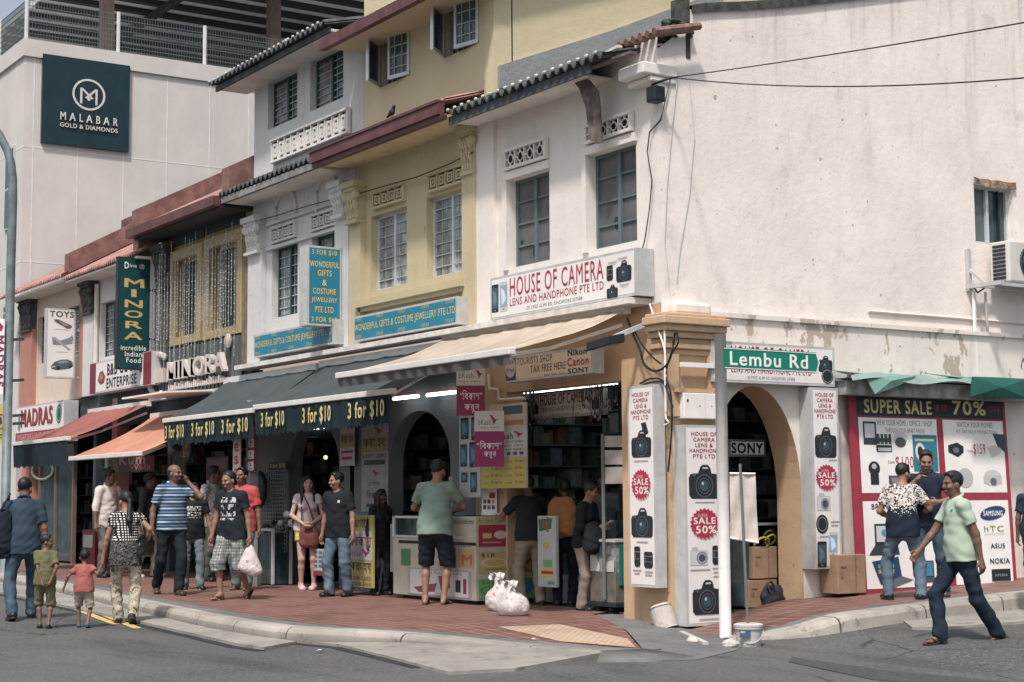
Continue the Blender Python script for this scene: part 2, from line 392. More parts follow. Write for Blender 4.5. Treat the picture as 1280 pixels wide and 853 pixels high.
ap = [(-12.4,9.55,.038),(-13.8,10.4,.098),(-15.4,11.1,.135),(-15.4,11.5,.135),(-14.15,11.5,.06),(-13.6,11.5,.03),(-12.9,11.3,.008),(-12.2,10.5,.005),(-11.7,9.6,.004),(-11.9,9.1,.004)]
mba.add([(-13.0,10.5,.05)] + ap, [(0, i+1, (i+1) % len(ap)+1) for i in range(len(ap))], GRAN)
mba.prism([(-12.5,9.12,.054),(-12.47,9.62,.046),(-11.9,9.75,.014),(-11.8,9.2,.012),(-12.05,8.75,.02)], (0,0,-.08), GRAN)
tag(mba.build('asphalt_apron', smooth=True), kind='structure')
# drain slabs at the foot of the kerb
mbd = MB()
pl = [(-40,8.25),(-26.3,7.62),(-19.4,7.16),(-15.5,6.82),(-14.95,6.86),(-15.35,7.4),(-16.3,7.36),(-18,7.42),(-21,7.76),(-26.9,8.46),(-40,9.14)]
mbd.prism([(x,y,-.02) for x,y in pl], (0,0,.055), CONC2)
pr = [(-15.85,7.4),(-14.8,7.62),(-13.4,7.4),(-11.95,7.15),(-11.85,7.75),(-12.45,9.2),(-12.95,8.95),(-13.6,8.58),(-14.5,8.04),(-15.2,7.55)]
mbd.add([(x,y,.05 if y > 7.9 else .028) for x,y in pr] + [(x,y,-.02) for x,y in pr], [list(range(10))] + [(i,i+10,(i+1)%10+10,(i+1)%10) for i in range(10)], CONC2)
tag(mbd.build('drain_slabs'), kind='structure')
def side_pt(px, py):
    z = .2
    for _ in range(12):
        p = gz(px, py, z); y = p.y; xk = lerp_tab(KX, y); zk = lerp_tab(ZK, y); z = .5*z+.5*(zk+(lerp_tab(ZW, y)-zk)*min(1, max(0, (xk-p.x)/(xk+14.3))))
    return gz(px, py, z)
mbm = MB(); mud = M('dark_gutter_grime', (.022,.026,.028), .9, .4)
mbm.grid([[(x, y-.10, .004),(x, y+.02, .005)] for x,y in [(-40,8.25),(-26.3,7.62),(-19.4,7.16),(-15.5,6.8),(-14.9,6.84)]], mud)
mbm.grid([[(x, y-.09, .004),(x, y+.03, .005)] for x,y in [(-15.9,7.36),(-14.8,7.58),(-13.4,7.38),(-12.6,7.26)]], mud)
tag(mbm.build('gutter_edge'), kind='structure')
mby = MB()
for (a, b) in (((20,733),(145,781)), ((46,735),(172,786))):
    A = gz(*a); B = gz(*b); d = (B-A).normalized(); A2 = A - d*14; n = Vector((-d.y, d.x, 0))*.05; L = (B-A2).length
    k = 30; mby.grid([[A2+d*(L*i/k)-n+Vector((0,0,.005)), A2+d*(L*i/k)+n+Vector((0,0,.005))] for i in range(k+1)], YPAINT)
tag(mby.build('yellow_kerb_lines'), kind='structure')
# Lembu Rd side: pavement climbing away from the corner
ZW = [(10.9,.03),(11.3,.04),(12,.13),(13,.28),(14.2,.335),(17,.42),(30,.72)]
ZK = [(11.1,.03),(11.5,.10),(12.2,.26),(13.2,.31),(14.8,.38),(30,.68)]
KX = [(11.1,-12.98),(11.35,-12.75),(11.7,-12.5),(12.3,-12.4),(30,-12.4)]
sy = [11.1+.15*i for i in range(20)] + [14.1+.6*i for i in range(25)]
mb2 = MB(); mb3 = MB(); mb4 = MB(); P2 = []; P3 = []
for y in sy:
    xk = lerp_tab(KX, y); zk = lerp_tab(ZK, y); zw = lerp_tab(ZW, y); zz = lambda x: zk + (zw-zk)*((xk-x)/(xk+14.3))
    P2.append([(x, y, zz(x)) for x in [xk-.42 + (-14.3-xk+.42)*i/4 for i in range(5)]])
    P3.append([(xk+.06,y,road_z(xk,y)-.05),(xk+.04,y,max(zk-.05,.0)),(xk+.01,y,zk-.012),(xk-.03,y,zk+.003),(xk-.22,y,zk+.003),(xk-.22,y,zz(xk-.22)+.001),(xk-.42,y,zz(xk-.42)+.001)])
mb2.grid(P2, BRICK2); tag(mb2.build('side_pavement'), kind='structure')
mb3.grid([r[:5] for r in P3], CONCS); tag(mb3.build('side_kerb'), kind='structure')
mb4.grid([r[5:] for r in P3], GRAN); tag(mb4.build('side_pavement_edge_strip'), kind='structure')
mb5 = MB(); pc = [gz(1115,776,.1),gz(1160,770,.13),gz(1290,762,.18),gz(1290,778,.17),gz(1180,788,.13),gz(1140,790,.10)]
mb5.prism([(p.x,p.y,road_z(p.x,p.y)-.03) for p in pc], (0,0,.06), CONC2); tag(mb5.build('road_edge_patch'), kind='structure')
mb6 = MB(); dk = M('asphalt_trench_patch', (.052,.056,.059), .85, .3, 12, .5, 90)
q = [gz(990,822),gz(1100,838),gz(1290,856),gz(1290,872),gz(1090,850),gz(985,828)]; mb6.poly([(p.x,p.y,road_z(p.x,p.y)+.005) for p in q], dk)
tag(mb6.build('road_trench_patch'), kind='structure')
# ================================================================ THE BUILDINGS
YF = 11.3; XS = -14.2; XU = -14.28
def wall_cells(mb, o, U, V, w, h, holes, m, reveal=.16, inward=(0,1,0), rm=None):
    """a wall panel o + U*u + V*v with rectangular holes (u0,u1,v0,v1); reveals go inward"""
    us = sorted({0, w, *[q for k in holes for q in k[:2]]}); vs = sorted({0, h, *[q for k in holes for q in k[2:4]]})
    us = [u for u in us if -1e-6 <= u <= w+1e-6]; vs = [v for v in vs if -1e-6 <= v <= h+1e-6]
    o = Vector(o); U = Vector(U); V = Vector(V); inn = Vector(inward)*reveal; P = lambda u, v: o+U*u+V*v
    for u0, u1 in zip(us, us[1:]):
        for v0, v1 in zip(vs, vs[1:]):
            cu = (u0+u1)/2; cv = (v0+v1)/2
            if any(k[0] < cu < k[1] and k[2] < cv < k[3] for k in holes): continue
            mb.poly([P(u0,v0), P(u1,v0), P(u1,v1), P(u0,v1)], m)
    for k in holes:
        a, b, c, d = P(k[0],k[2]), P(k[1],k[2]), P(k[1],k[3]), P(k[0],k[3])
        for p, q in ((a,b),(b,c),(c,d),(d,a)): mb.poly([p, q, q+inn, p+inn], rm or m)
def front_rect(lx, ty, by, rx, Y=YF):
    a = gy(lx, ty, Y); b = gy(lx, by, Y); c = gy(rx, (ty+by)/2, Y); return (a.x, c.x, b.z, a.z)
def win_rect(lx, ty, by, rx, Y=YF):
    a = gy(lx, ty, Y+.1); b = gy(lx, by, Y+.1); c = gy(rx, (ty+by)/2, Y); return (a.x, c.x, b.z, a.z)
def window(root, rc, style, Y=YF, rec=.14, name='window'):
    x0, x1, z0, z1 = rc; y = Y+rec; fm = {'steel': M('grey_steel_frame', (.10,.145,.155), .5), 'alu': ALU, 'green': M('dark_green_frame', (.028,.06,.062), .45), 'tan': M('tan_frame', (.42,.33,.18), .6)}[style.split('_')[0]]
    m = MB(); w = .04
    m.box(x0,x0+w,y-.03,y+.04,z0,z1,fm); m.box(x1-w,x1,y-.03,y+.04,z0,z1,fm); m.box(x0+w,x1-w,y-.03,y+.04,z1-w,z1,fm); m.box(x0+w,x1-w,y-.03,y+.04,z0,z0+w,fm)
    xm = (x0+x1)/2
    if style != 'tan_grille': m.box(xm-.028,xm+.028,y-.035,y+.03,z0+w,z1-w,fm)
    if style == 'steel':
        for k in (1,2,3):
            z = z0+(z1-z0)*k/4
            for a, b in ((x0+w,xm-.03),(xm+.03,x1-w)): m.box(a,b,y-.018,y+.018,z-.013,z+.013,fm)
    win = m.build(name, root)
    g = MB(); g.box(x0+.01,x1-.01,y+.005,y+.02,z0+.01,z1-.01, {'steel': GLASSG, 'alu': CURT, 'green': GLASS, 'tan': GLASS}[style.split('_')[0]]); g.build('pane', win)
    if style == 'steel':
        h = MB(); rr = random.Random(int(x0*100))
        for _ in range(9 if x0 > -15 else 3):
            cx = rr.uniform(x0+.08, x1-.08); cz = z0 + abs(rr.gauss(0, .35)) + .08; s = rr.uniform(.02,.05) if cz > z0+.3 else rr.uniform(.06,.16)
            if cz > z1-.1: continue
            h.poly([(cx+s*rr.uniform(.6,1.2)*math.cos(a), y+.003, min(z1-.05, max(z0+.045, cz+s*rr.uniform(.6,1.3)*math.sin(a)))) for a in [2*math.pi*i/9 for i in range(9)]], M('hole_in_pane', (.010,.035,.028), .6))
        h.build('broken_pane', win)
    if style in ('alu', 'green', 'tan_grille'):
        gr = MB(); gm = M('grille_white', (.40,.42,.42), .5) if style != 'tan_grille' else DARK
        n = 3 if style == 'tan_grille' else 2
        yy = y-.022 if style != 'tan_grille' else y-.05
        k = 7
        for i in range(1, k): z = z0+(z1-z0)*i/k; gr.box(x0+w,x1-w,yy,yy+.012,z-.007,z+.007,gm)
        for i in range(1, 5): x = x0+(x1-x0)*i/5; gr.box(x-.006,x+.006,yy+.013,yy+.022,z0+w,z1-w,gm)
        gr.build('grille', win)
        if style != 'tan_grille':
            cb = MB(); cb.box(x0+.045, xm-.03, y-.002, y+.004, z0+.045, z1-.045, M('curtained_pane', (.17,.195,.20) if 1 else 0, .25, .5, 7, spec=.5)); cb.build('curtained_pane', win)
    return win
def vent(root, rc, Y, pat, m, cols=4):
    "ornamental pierced block: outer frame and a fret in front of a dark recess"
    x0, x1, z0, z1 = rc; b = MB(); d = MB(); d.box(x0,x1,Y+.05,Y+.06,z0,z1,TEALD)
    b.box(x0-.03,x1+.03,Y-.02,Y+.05,z1,z1+.035,m); b.box(x0-.03,x1+.03,Y-.02,Y+.05,z0-.035,z0,m)
    w = (x1-x0)/cols; h = z1-z0; rows = max(1, round(h/w)); h /= rows
    for j in range(rows):
        for i in range(cols):
            a = x0+i*w; c = z0+j*h; t = min(w, h)*.12
            b.box(a-t*.45,a+t*.45,Y-.005,Y+.05,c,c+h,m)
            if pat == 'quatre':
                b.tube([(a+w/2+.27*w*math.cos(q*math.pi/5), Y+.015, c+h/2+.3*h*math.sin(q*math.pi/5)) for q in range(11)], t*.42, m, 5)
                for sx, sz in ((1,0),(-1,0),(0,1),(0,-1)): b.bar((a+w/2+sx*.27*w, Y+.015, c+h/2+sz*.3*h), (a+w/2+sx*.5*w, Y+.015, c+h/2+sz*.5*h), t*.9, t*.9, m, (0,1,0))
            else:
                b.box(a+.2*w,a+.62*w,Y,Y+.05,c+.72*h,c+.84*h,m); b.box(a+.36*w,a+.8*w,Y,Y+.05,c+.16*h,c+.28*h,m)
                b.box(a+.2*w,a+.32*w,Y,Y+.05,c+.16*h,c+.72*h,m); b.box(a+.68*w,a+.8*w,Y,Y+.05,c+.28*h,c+.84*h,m); b.box(a+.44*w,a+.56*w,Y,Y+.05,c+.4*h,c+.6*h,m)
        if j: b.box(x0,x1,Y-.004,Y+.05,c-.02,c+.02,m)
    b.box(x1-.02,x1+.03,Y-.005,Y+.05,z0,z1,m)
    o = b.build('vent_block', root); d.build('recess', o); return o
def capital(root, x0, x1, z0, z1, m, Y=YF, depth=.16, name='capital'):
    b = MB(); rr = random.Random(int(abs(x0)*77)); w = x1-x0
    b.box(x0-.05,x1+.05,Y-depth-.08,Y,z1-.09,z1,m); b.box(x0-.02,x1+.02,Y-depth-.04,Y,z1-.14,z1-.09,m)
    b.box(x0,x1,Y-depth*.7,Y,z0,z1-.14,m); b.box(x0-.03,x1+.03,Y-depth-.02,Y,z0-.05,z0,m)
    for tier in range(3):
        zc = z0 + (z1-.14-z0)*(tier+.4)/3
        for i in range(4):
            xc = x0 + w*(i+.5)/4
            b.ball((xc, Y-depth*(.72+.1*tier), zc+rr.uniform(-.02,.02)), (w*.12, .05+.015*tier, (z1-z0)*.16), m, 7, 5)
            b.ball((xc, Y-depth*(.9+.12*tier), zc+(z1-z0)*.10), (w*.08, .035, .03), m, 6, 4)
    for sx in (x0, x1): b.ball((sx, Y-depth, z1-.2), (.07, .07, .07), m, 8, 6)
    return b.build(name, root, smooth=False)
CORR = M('weathered_corrugated_sheet', (.060,.068,.072), .8, .4, 6, .4, 30); CORRW = M('sheet_cut_edge', (.50,.50,.48), .8, .2, 8)
REDROOF = M('faded_red_roof_sheet', (.29,.165,.145), .75, .45, 3, .3, 40); MAROON = M('maroon_gutter', (.105,.045,.045), .5, .3, 5)
def corr_roof(root, x0, x1, Y0, z, depth, slope, m=CORR, amp=.035, pitch=.17, edge=None, name='roof', thick=.03, crest=None):
    n = int((x1-x0)/pitch*8); b = MB(); rows = []
    top = []; bot = []
    for i in range(n+1):
        x = x0+(x1-x0)*i/n; zz = z + amp*math.sin(2*math.pi*(x-x0)/pitch); top.append((x, zz))
    b.grid([[(x, Y0+depth*k, zz+thick+slope*depth*k) for x, zz in top] for k in (0, 1)], m)
    b.grid([[(x, Y0, zz+thick) for x, zz in top], [(x, Y0, zz) for x, zz in top]], edge or m)
    b.grid([[(x, Y0+depth*k, zz+slope*depth*k) for x, zz in top] for k in (0, 1)], m)
    if crest:
        for k in range(int((x1-x0)/pitch)): b.ball((x0+pitch*(k+.25), Y0-.004, z+amp+.02), (.036,.02,.022), crest, 6, 4)
    return b.build(name, root, smooth=False)
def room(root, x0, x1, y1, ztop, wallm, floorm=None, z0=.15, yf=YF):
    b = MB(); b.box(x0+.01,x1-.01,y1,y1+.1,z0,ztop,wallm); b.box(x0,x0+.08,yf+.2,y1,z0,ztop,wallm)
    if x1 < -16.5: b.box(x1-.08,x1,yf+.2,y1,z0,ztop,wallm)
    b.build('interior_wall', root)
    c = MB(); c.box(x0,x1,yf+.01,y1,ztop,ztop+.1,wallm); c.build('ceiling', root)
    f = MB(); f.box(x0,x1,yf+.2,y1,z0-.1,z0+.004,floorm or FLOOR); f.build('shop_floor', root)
def shelves(root, x0, x1, y, z0, z1, rows, seed, bright=1., turn=False):
    rr = random.Random(seed); s = MB(); g = MB();
    if turn:   # shelves on a party wall: built along x, then turned to run along y
        s.box_ = s.box; g.box_ = g.box; X0, Y0 = turn
        tb = lambda q: (lambda a,b,c,d,e,f,m_: q.box_(X0+(y-d), X0+(y-c), Y0+a, Y0+b, e, f, m_))
        s.box = tb(s); g.box = tb(g)
    pal = [mul(c, bright) for c in ((.03,.05,.06),(.06,.09,.10),(.02,.03,.035),(.14,.16,.16),(.10,.05,.04),(.05,.08,.05),(.22,.24,.24),(.12,.11,.06))]
    ms = [M('goods_%d_%d' % (i, int(bright*10)), c, .4, .3, 12) for i, c in enumerate(pal)]; sm = M('shelf_edge', (.08,.10,.11), .5)
    for k in range(rows+1):
        z = z0+(z1-z0)*k/rows; s.box(x0,x1,y-.35,y,z-.012,z+.012,sm)
        if k == rows: break
        x = x0+.03
        while x < x1-.1:
            w = rr.uniform(.05,.2); h = min((z1-z0)/rows*.85, rr.uniform(.08,.34)); dd = rr.uniform(.12,.3)
            if rr.random() > .12: g.box(x,min(x+w,x1-.02),y-dd-.03,y-.02,z+.013,z+.013+h,rr.choice(ms))
            x += w+rr.uniform(.005,.05)
    s.build('shelving', root); tag(g.build('shelf_goods', root), kind='stuff')
def arch_wall(mb, x0, x1, z0, z1, ax0, ax1, zs, m, Y=YF, th=.22, n=20, ell=None, axis='y'):
    "wall from x0..x1 with an arched opening ax0..ax1 springing at zs"
    r = (ax1-ax0)/2; rh = ell or r; c = (ax0+ax1)/2
    Q = (lambda u, t, z: (u, Y+t, z)) if axis == 'y' else (lambda u, t, z: (Y-t, u, z))
    arc = [(c-r*math.cos(math.pi*i/n), zs+rh*math.sin(math.pi*i/n)) for i in range(n+1)]
    for t in (0, th):
        mb.poly([Q(x0,t,z0),Q(ax0,t,z0),Q(ax0,t,z1),Q(x0,t,z1)], m); mb.poly([Q(ax1,t,z0),Q(x1,t,z0),Q(x1,t,z1),Q(ax1,t,z1)], m)
        for (a, za), (b, zb) in zip(arc, arc[1:]): mb.poly([Q(a,t,za),Q(b,t,zb),Q(b,t,z1),Q(a,t,z1)], m)
    return arc, Q
def reveal(mb, arc, Q, ax0, ax1, z0, zs, th, m):
    for (a, za), (b, zb) in zip(arc, arc[1:]): mb.poly([Q(a,0,za),Q(b,0,zb),Q(b,th,zb),Q(a,th,za)], m)
    for u in (ax0, ax1): mb.poly([Q(u,0,z0),Q(u,th,z0),Q(u,th,zs),Q(u,0,zs)], m)

# ---- units along the street (x of the party walls)
B = [-14.28, -18.06, -21.56, -25.2, -29.34, -33.5, -37.8]
ZL = 3.62      # canopy ledge
WH1 = wallmat('white_limewash_front', (.70,.66,.62), (.24,.235,.23), .45, .35, .3)
WHS = wallmat('white_limewash_side', (.77,.715,.665), (.22,.225,.23), .6, .6, .6, None, .4, top=(4.9, 7.8))
WHL = wallmat('white_peeling_lower', (.70,.65,.60), (.22,.215,.20), .6, .6, .45, peel=(2.6, 3.62), under=(.40,.345,.28))
ORN = wallmat('tan_orange_plaster', (.50,.355,.23), (.17,.13,.10), .6, .5, .6)
YEL = wallmat('yellow_limewash', (.49,.43,.285), (.25,.22,.17), .4, .3, .3); YELP = wallmat('pale_yellow_plaster', (.56,.50,.335), (.40,.35,.25), .25, .15, .12)
GRY = wallmat('pale_grey_limewash', (.56,.565,.565), (.20,.215,.225), .5, .45, .4); MUS = wallmat('mustard_plaster', (.27,.21,.11), (.12,.10,.08), .4, .3, .3)
CRM = wallmat('cream_plaster', (.60,.50,.42), (.3,.26,.23), .35, .25, .25); PNK = wallmat('pink_plaster', (.40,.20,.16), (.2,.13,.12), .4, .3, .3)
CEM = wallmat('grey_cement_render', (.26,.275,.285), (.15,.16,.17), .5, .2, .2, bump=.8)
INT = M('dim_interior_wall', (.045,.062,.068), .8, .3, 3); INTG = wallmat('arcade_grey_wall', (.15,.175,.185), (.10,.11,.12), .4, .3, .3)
SOF = M('white_soffit', (.62,.58,.54), .8, .12, 2)

# ---------------- S1 the white corner house
s1 = thing('corner_shophouse', 'white two storey corner shophouse with a tall blank limewashed gable wall and tan corner pillar', 'shophouse', (-15.5, 13, .1))
w1 = win_rect(643.7,227,337,687); w2 = win_rect(743.5,196,315,796); v1 = front_rect(636,192,211,685); v2 = front_rect(737,161,178,792)
m = MB(); o = (B[1], YF, ZL)
H = 6.62-ZL
wall_cells(m, o, (1,0,0), (0,0,1), XU-B[1], H, [(a-B[1], b-B[1], c-ZL, d-ZL) for a,b,c,d in (w1,w2)], WH1)
m.box(B[1],B[1]+.42,YF-.05,YF,ZL,6.45,WH1)
for a,b,c,d in (w1,w2): m.box(a-.09,a,YF-.04,YF,c-.02,d+.1,WH1); m.box(a-.09,b+.03,YF-.045,YF-.001,d,d+.1,WH1)
m.build('front_wall', s1)
window(s1, w1, 'steel'); window(s1, w2, 'steel')
vent(s1, v1, YF-.06, 'quatre', WH1, 4); vent(s1, v2, YF-.06, 'quatre', WH1, 4)
# gable side wall (upper), with its window opening
wa = gx(1217,228,XU); wb = gx(1217,304,XU); wc = gx(1268,300,XU); SW = (wa.y, wc.y, wb.z, wa.z)
m = MB(); yb = 27.
ya = gx(862,40,XU).y; zt = gx(866,13,XU).z
wall_cells(m, (XU, ya, 3.45), (0,1,0), (0,0,1), yb-ya, zt-3.45, [(SW[0]-ya, SW[1]-ya, SW[2]-3.45, SW[3]-3.45)], WHS, .18, (-1,0,0))
zf = gx(835,58,XU).z
m.poly([(XU,YF,3.45),(XU,ya,3.45),(XU,ya,gx(862,36,XU).z),(XU,gx(845,44,XU).y,gx(845,44,XU).z),(XU,YF,zf-.05)], WHS)
cpl = [gx(x,y,XU) for x, y in ((862,13),(880,10),(930,8),(1000,3),(1060,-4))]; cpl.append(cpl[-1]+(cpl[-1]-cpl[-2])*6)
m.add(cpl + [(XU,cpl[-1].y,zt),(XU,ya,zt)], [list(range(len(cpl)+2))], WHS); m.box(XU-.25,XU-.004,ya,yb,zf-.3,zt-.004,WHS)
m.build('gable_wall', s1)
cp = MB(); moss = M('mossy_coping', (.055,.06,.055), .95, .5, 9, .8, 25)
cz = gx(900,4,XU).z
cp.grid([[p_+Vector((.04,0,-.05)),p_+Vector((.04,0,.05)),p_+Vector((-.28,0,.06)),p_+Vector((-.28,0,-.3))] for p_ in cpl], moss)
pts = [gx(862,2,XU),gx(862,36,XU),gx(868,42,XU),gx(878,40,XU),gx(880,36,XU)]
rr = random.Random(5)
for i in range(70):
    q = gx(rr.uniform(842,882), rr.uniform(22,52), XU); 
    cp.ball((XU-rr.uniform(.02,.25), q.y, q.z+rr.uniform(-.02,.02)), (rr.uniform(.03,.07), rr.uniform(.03,.08), rr.uniform(.02,.05)), moss, 6, 4)
cp.box(XU-.26,XU+.01,ya-.06,ya,zf-.1,cz,moss)
cp.build('coping', s1)
window(s1, w1, 'steel') if False else None
# side window parts
m = MB(); fm = ALU; y0,y1,z0,z1 = SW; xx = XU-.12
m.box(xx-.03,xx+.03,y0,y0+.04,z0,z1,fm); m.box(xx-.03,xx+.03,y1-.04,y1,z0,z1,fm); m.box(xx-.03,xx+.03,y0+.04,y1-.04,z0,z0+.05,fm); m.box(xx-.03,xx+.03,y0+.04,y1-.04,z1-.05,z1,fm)
m.box(xx-.025,xx+.035,y0+(y1-y0)*.42,y0+(y1-y0)*.42+.05,z0+.05,z1-.05,fm); m.box(xx-.025,xx+.035,y0+(y1-y0)*.74,y0+(y1-y0)*.74+.03,z0+.05,z1-.05,DARK)
wn_ = m.build('window', s1); m = MB(); m.box(xx-.02,xx-.01,y0+.02,y1-.02,z0+.02,z1-.02,GLASS); m.build('pane', wn_)
m = MB(); m.box(xx-.008,xx-.002,y0+.04,y0+(y1-y0)*.42,z0+.05,z1-.05,M('frosted_sash', (.10,.125,.13), .3, .1)); m.build('sash', wn_)
m = MB(); rust = M('rusty_lintel_patch', (.22,.15,.10), .9, .6, 14, .6, 30)
n = 12; m.grid([[(XU+.01+.035*rr.random(), y0-.03+(y1-y0+.06)*i/n, z1+.05+.02*rr.random()),(XU+.03+.03*rr.random(), y0-.03+(y1-y0+.06)*i/n, z1-.05+.04*rr.random())] for i in range(n+1)], rust); m.build('lintel', wn_)
# lower side wall with the arched shop door, thicker than the wall above
AY0 = gx(908,700,XS).y-.25; AY1 = gx(1004,700,XS).y; ZT = 3.50
apex = gx(935,482,XS).z; zs = gx(1004,620,XS).z
m = MB(); arc, Q = arch_wall(m, 11.75, 27, -.1, ZT, AY0, AY1, zs, WHL, Y=XS, th=.42, ell=apex-zs, axis='x'); m.poly([(XS,11.75,ZT),(XS,27,ZT),(XU-.1,27,ZT),(XU-.1,11.75,ZT)], WHL)
m.build('side_wall', s1)
m = MB(); reveal(m, arc, Q, AY0, AY1, -.1, zs, .42, ORN); m.build('arch_reveal', s1)
m = MB(); m.box(XS-.02,XS+.035,11.9,27,ZT-.02,ZT+.03,WHL); m.build('string_course', s1)
# corner pillar
PX0, PX1, PY0, PY1 = -14.95, -14.11, 11.24, 11.90
m = MB(); m.box(PX0,PX1,PY0,PY1,-.1,3.02,ORN)
m.box(-14.32,PX1+.05,PY0-.05,PY0+.12,2.42,3.02,ORN); m.box(PX1,PX1+.05,PY1-.12,PY1+.001,2.42,3.02,ORN); m.box(PX1-.01,PX1+.06,PY0-.055,PY1+.04,2.34,2.42,ORN)
m.build('pillar', s1)
m = MB()
for k, (e, za, zb) in enumerate(((.04,3.02,3.08),(.075,3.08,3.14),(.05,3.14,3.2),(.10,3.2,3.27),(.14,3.27,3.34),(.175,3.34,3.43),(.13,3.43,3.47))):
    m.box(-14.34,PX1+e,PY0-e,PY1+e*.6,za,zb,ORN)
m.build('pillar_capital', s1, bevel=.012)
m = MB(); m.box(PX0,PX1-.02,PY0+.12,PY1,3.47,3.62,WHL); m.build('pillar_cap_mortar', s1, bevel=.04)
# front ground floor: tan fascia and the piers between openings
fz = gy(700,484,YF).z; m = MB(); m.box(B[1]+.05,-14.3,YF,YF+.22,fz,ZL-.02,ORN); m.box(B[1]-.12,B[1]+.62,YF-.001,YF+.25,.1,fz,ORN); m.build('shop_fascia', s1)
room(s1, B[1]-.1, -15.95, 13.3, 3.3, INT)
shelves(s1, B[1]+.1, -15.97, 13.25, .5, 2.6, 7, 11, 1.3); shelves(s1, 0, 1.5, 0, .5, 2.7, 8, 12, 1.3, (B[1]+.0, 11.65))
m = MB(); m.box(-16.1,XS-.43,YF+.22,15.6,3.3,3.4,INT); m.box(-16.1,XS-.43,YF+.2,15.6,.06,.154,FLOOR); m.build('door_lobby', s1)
# eave of the corner house: corrugated sheet, soffit, gutter board
ez = 6.40; EY = 10.75
corr_roof(s1, B[1]+.08, XU-.3, EY, ez, 6.5, .24, CORR, edge=CORR, crest=CORRW)
m = MB(); m.prism([(B[1]+.05,EY+.08,ez-.10),(B[1]+.05,YF+.01,ez+.02-.1),(B[1]+.05,YF+.01,ez-.07),(B[1]+.05,EY+.08,ez-.07)], (XU-B[1]-.9,0,0), SOF); m.box(B[1]+.05,XU-.6,EY+.05,EY+.075,ez-.13,ez-.02,CORR)
m.build('soffit', s1)
m = MB(); m.box(XU-.42,XU+.05,EY+.30,YF+.25,ez-.24,ez-.10,WH1); m.box(XU-.40,XU+.03,EY+.42,YF+.25,ez-.31,ez-.24,WH1); m.build('eave_corbel', s1, bevel=.02)
m = MB(); til = M('old_clay_tile', (.20,.125,.105), .85, .35, 9)
for k in range(6): m.tube([(XU-.45+k*.13, EY+.35, ez+.20), (XU-.45+k*.13, EY+1.0, ez+.36)], .045, til, 8)
m.build('ridge_tiles', s1)
# fallen strips of ceiling board hanging from the eave
t = thing('hanging_boards', 'brown strips of rotten ceiling board dangling from the white eave in front of the vent', 'loose board', gy(735,170,11.1))
bm = M('rotten_board', (.13,.105,.095), .8, .5, 8)
for kx_, dz in ((0,0),(9,3),(-6,-2)):
    m = MB(); path = [gy(710+kx_,94+dz,11.0),gy(722+kx_,98+dz,11.0),gy(733+kx_,112+dz,11.0),gy(739+kx_*.6,135,11.02),gy(741+kx_*.5,160,11.04),gy(742+kx_*.6,176+dz,11.05)]
    m.grid([[p+Vector((-.05,.0,0)), p+Vector((.05,.03,.0))] for p in path], bm); m.grid([[p+Vector((-.05,.012,0)), p+Vector((.05,.042,.0))] for p in path], bm); m.build('strip', t)
m = MB(); m.bar(gy(715,93,10.95), gy(792,66,10.95), .10, .03, bm); m.bar(gy(712,90,10.9), gy(775,58,10.9), .06, .03, CORRW); m.build('batten', t)

# ---------------- S2 yellow house
def upper(root, i, mat, holes, z0=ZL, z1=6.6, Yw=YF):
    m = MB(); x0 = B[i+1]; x1 = B[i]
    wall_cells(m, (x0, Yw, z0), (1,0,0), (0,0,1), x1-x0-.004, z1-z0, [(max(a-x0, 0), min(b-x0, x1-x0-.01), c-z0, d-z0) for a,b,c,d in holes], mat)
    return m
s2 = thing('yellow_shophouse', 'yellow three storey shophouse with white aluminium windows and maroon eave gutter', 'shophouse', ((B[1]+B[2])/2, 13, .15))
a1 = win_rect(471.3,272,366,508.4); a2 = win_rect(541,249.5,350,583); b1 = front_rect(470,244,260,507); b2 = front_rect(539.5,221.5,239,582)
m = upper(s2, 1, YEL, [a1, a2]); m.box(B[1]-.32,B[1],YF-.08,YF,ZL,6.1,YEL); m.box(B[2]+.02,B[2]+.36,YF-.1,YF,ZL,5.55,YEL); m.build('front_wall', s2)
window(s2, a1, 'alu'); window(s2, a2, 'alu'); vent(s2, b1, YF-.05, 'fret', YEL); vent(s2, b2, YF-.05, 'fret', YEL)
sl_ = gy(454,378,YF); sr_ = gy(587,350,YF); m = MB(); m.box(sl_.x,sr_.x,YF-.16,YF,sl_.z-.1,sl_.z,YEL); m.box(sl_.x+.04,sr_.x-.04,YF-.1,YF-.002,sl_.z-.16,sl_.z-.1,YEL); m.build('sill', s2)
capital(s2, B[2]+.02, B[2]+.34, 5.55, 6.12, YEL); capital(s2, B[1]-.27, B[1]-.02, 5.75, 6.35, YEL, depth=.1, name='corbel')
corr_roof(s2, B[2]-.15, B[1]+.1, 10.72, 6.58, .62, .3, REDROOF, .02, .1)
m = MB(); m.box(B[2]-.15,B[1]+.08,10.62,10.72,6.40,6.56,MAROON); m.box(B[2]-.15,B[1]+.08,10.60,10.70,6.55,6.585,MAROON); m.box(B[2]-.15,B[1]+.08,10.66,10.76,6.34,6.40,MAROON); m.build('gutter', s2)
m = MB(); m.box(B[2]-.1,B[1]+.05,10.74,YF,6.38,6.42,M('cream_soffit', (.58,.47,.30), .8, .1)); m.build('soffit', s2)
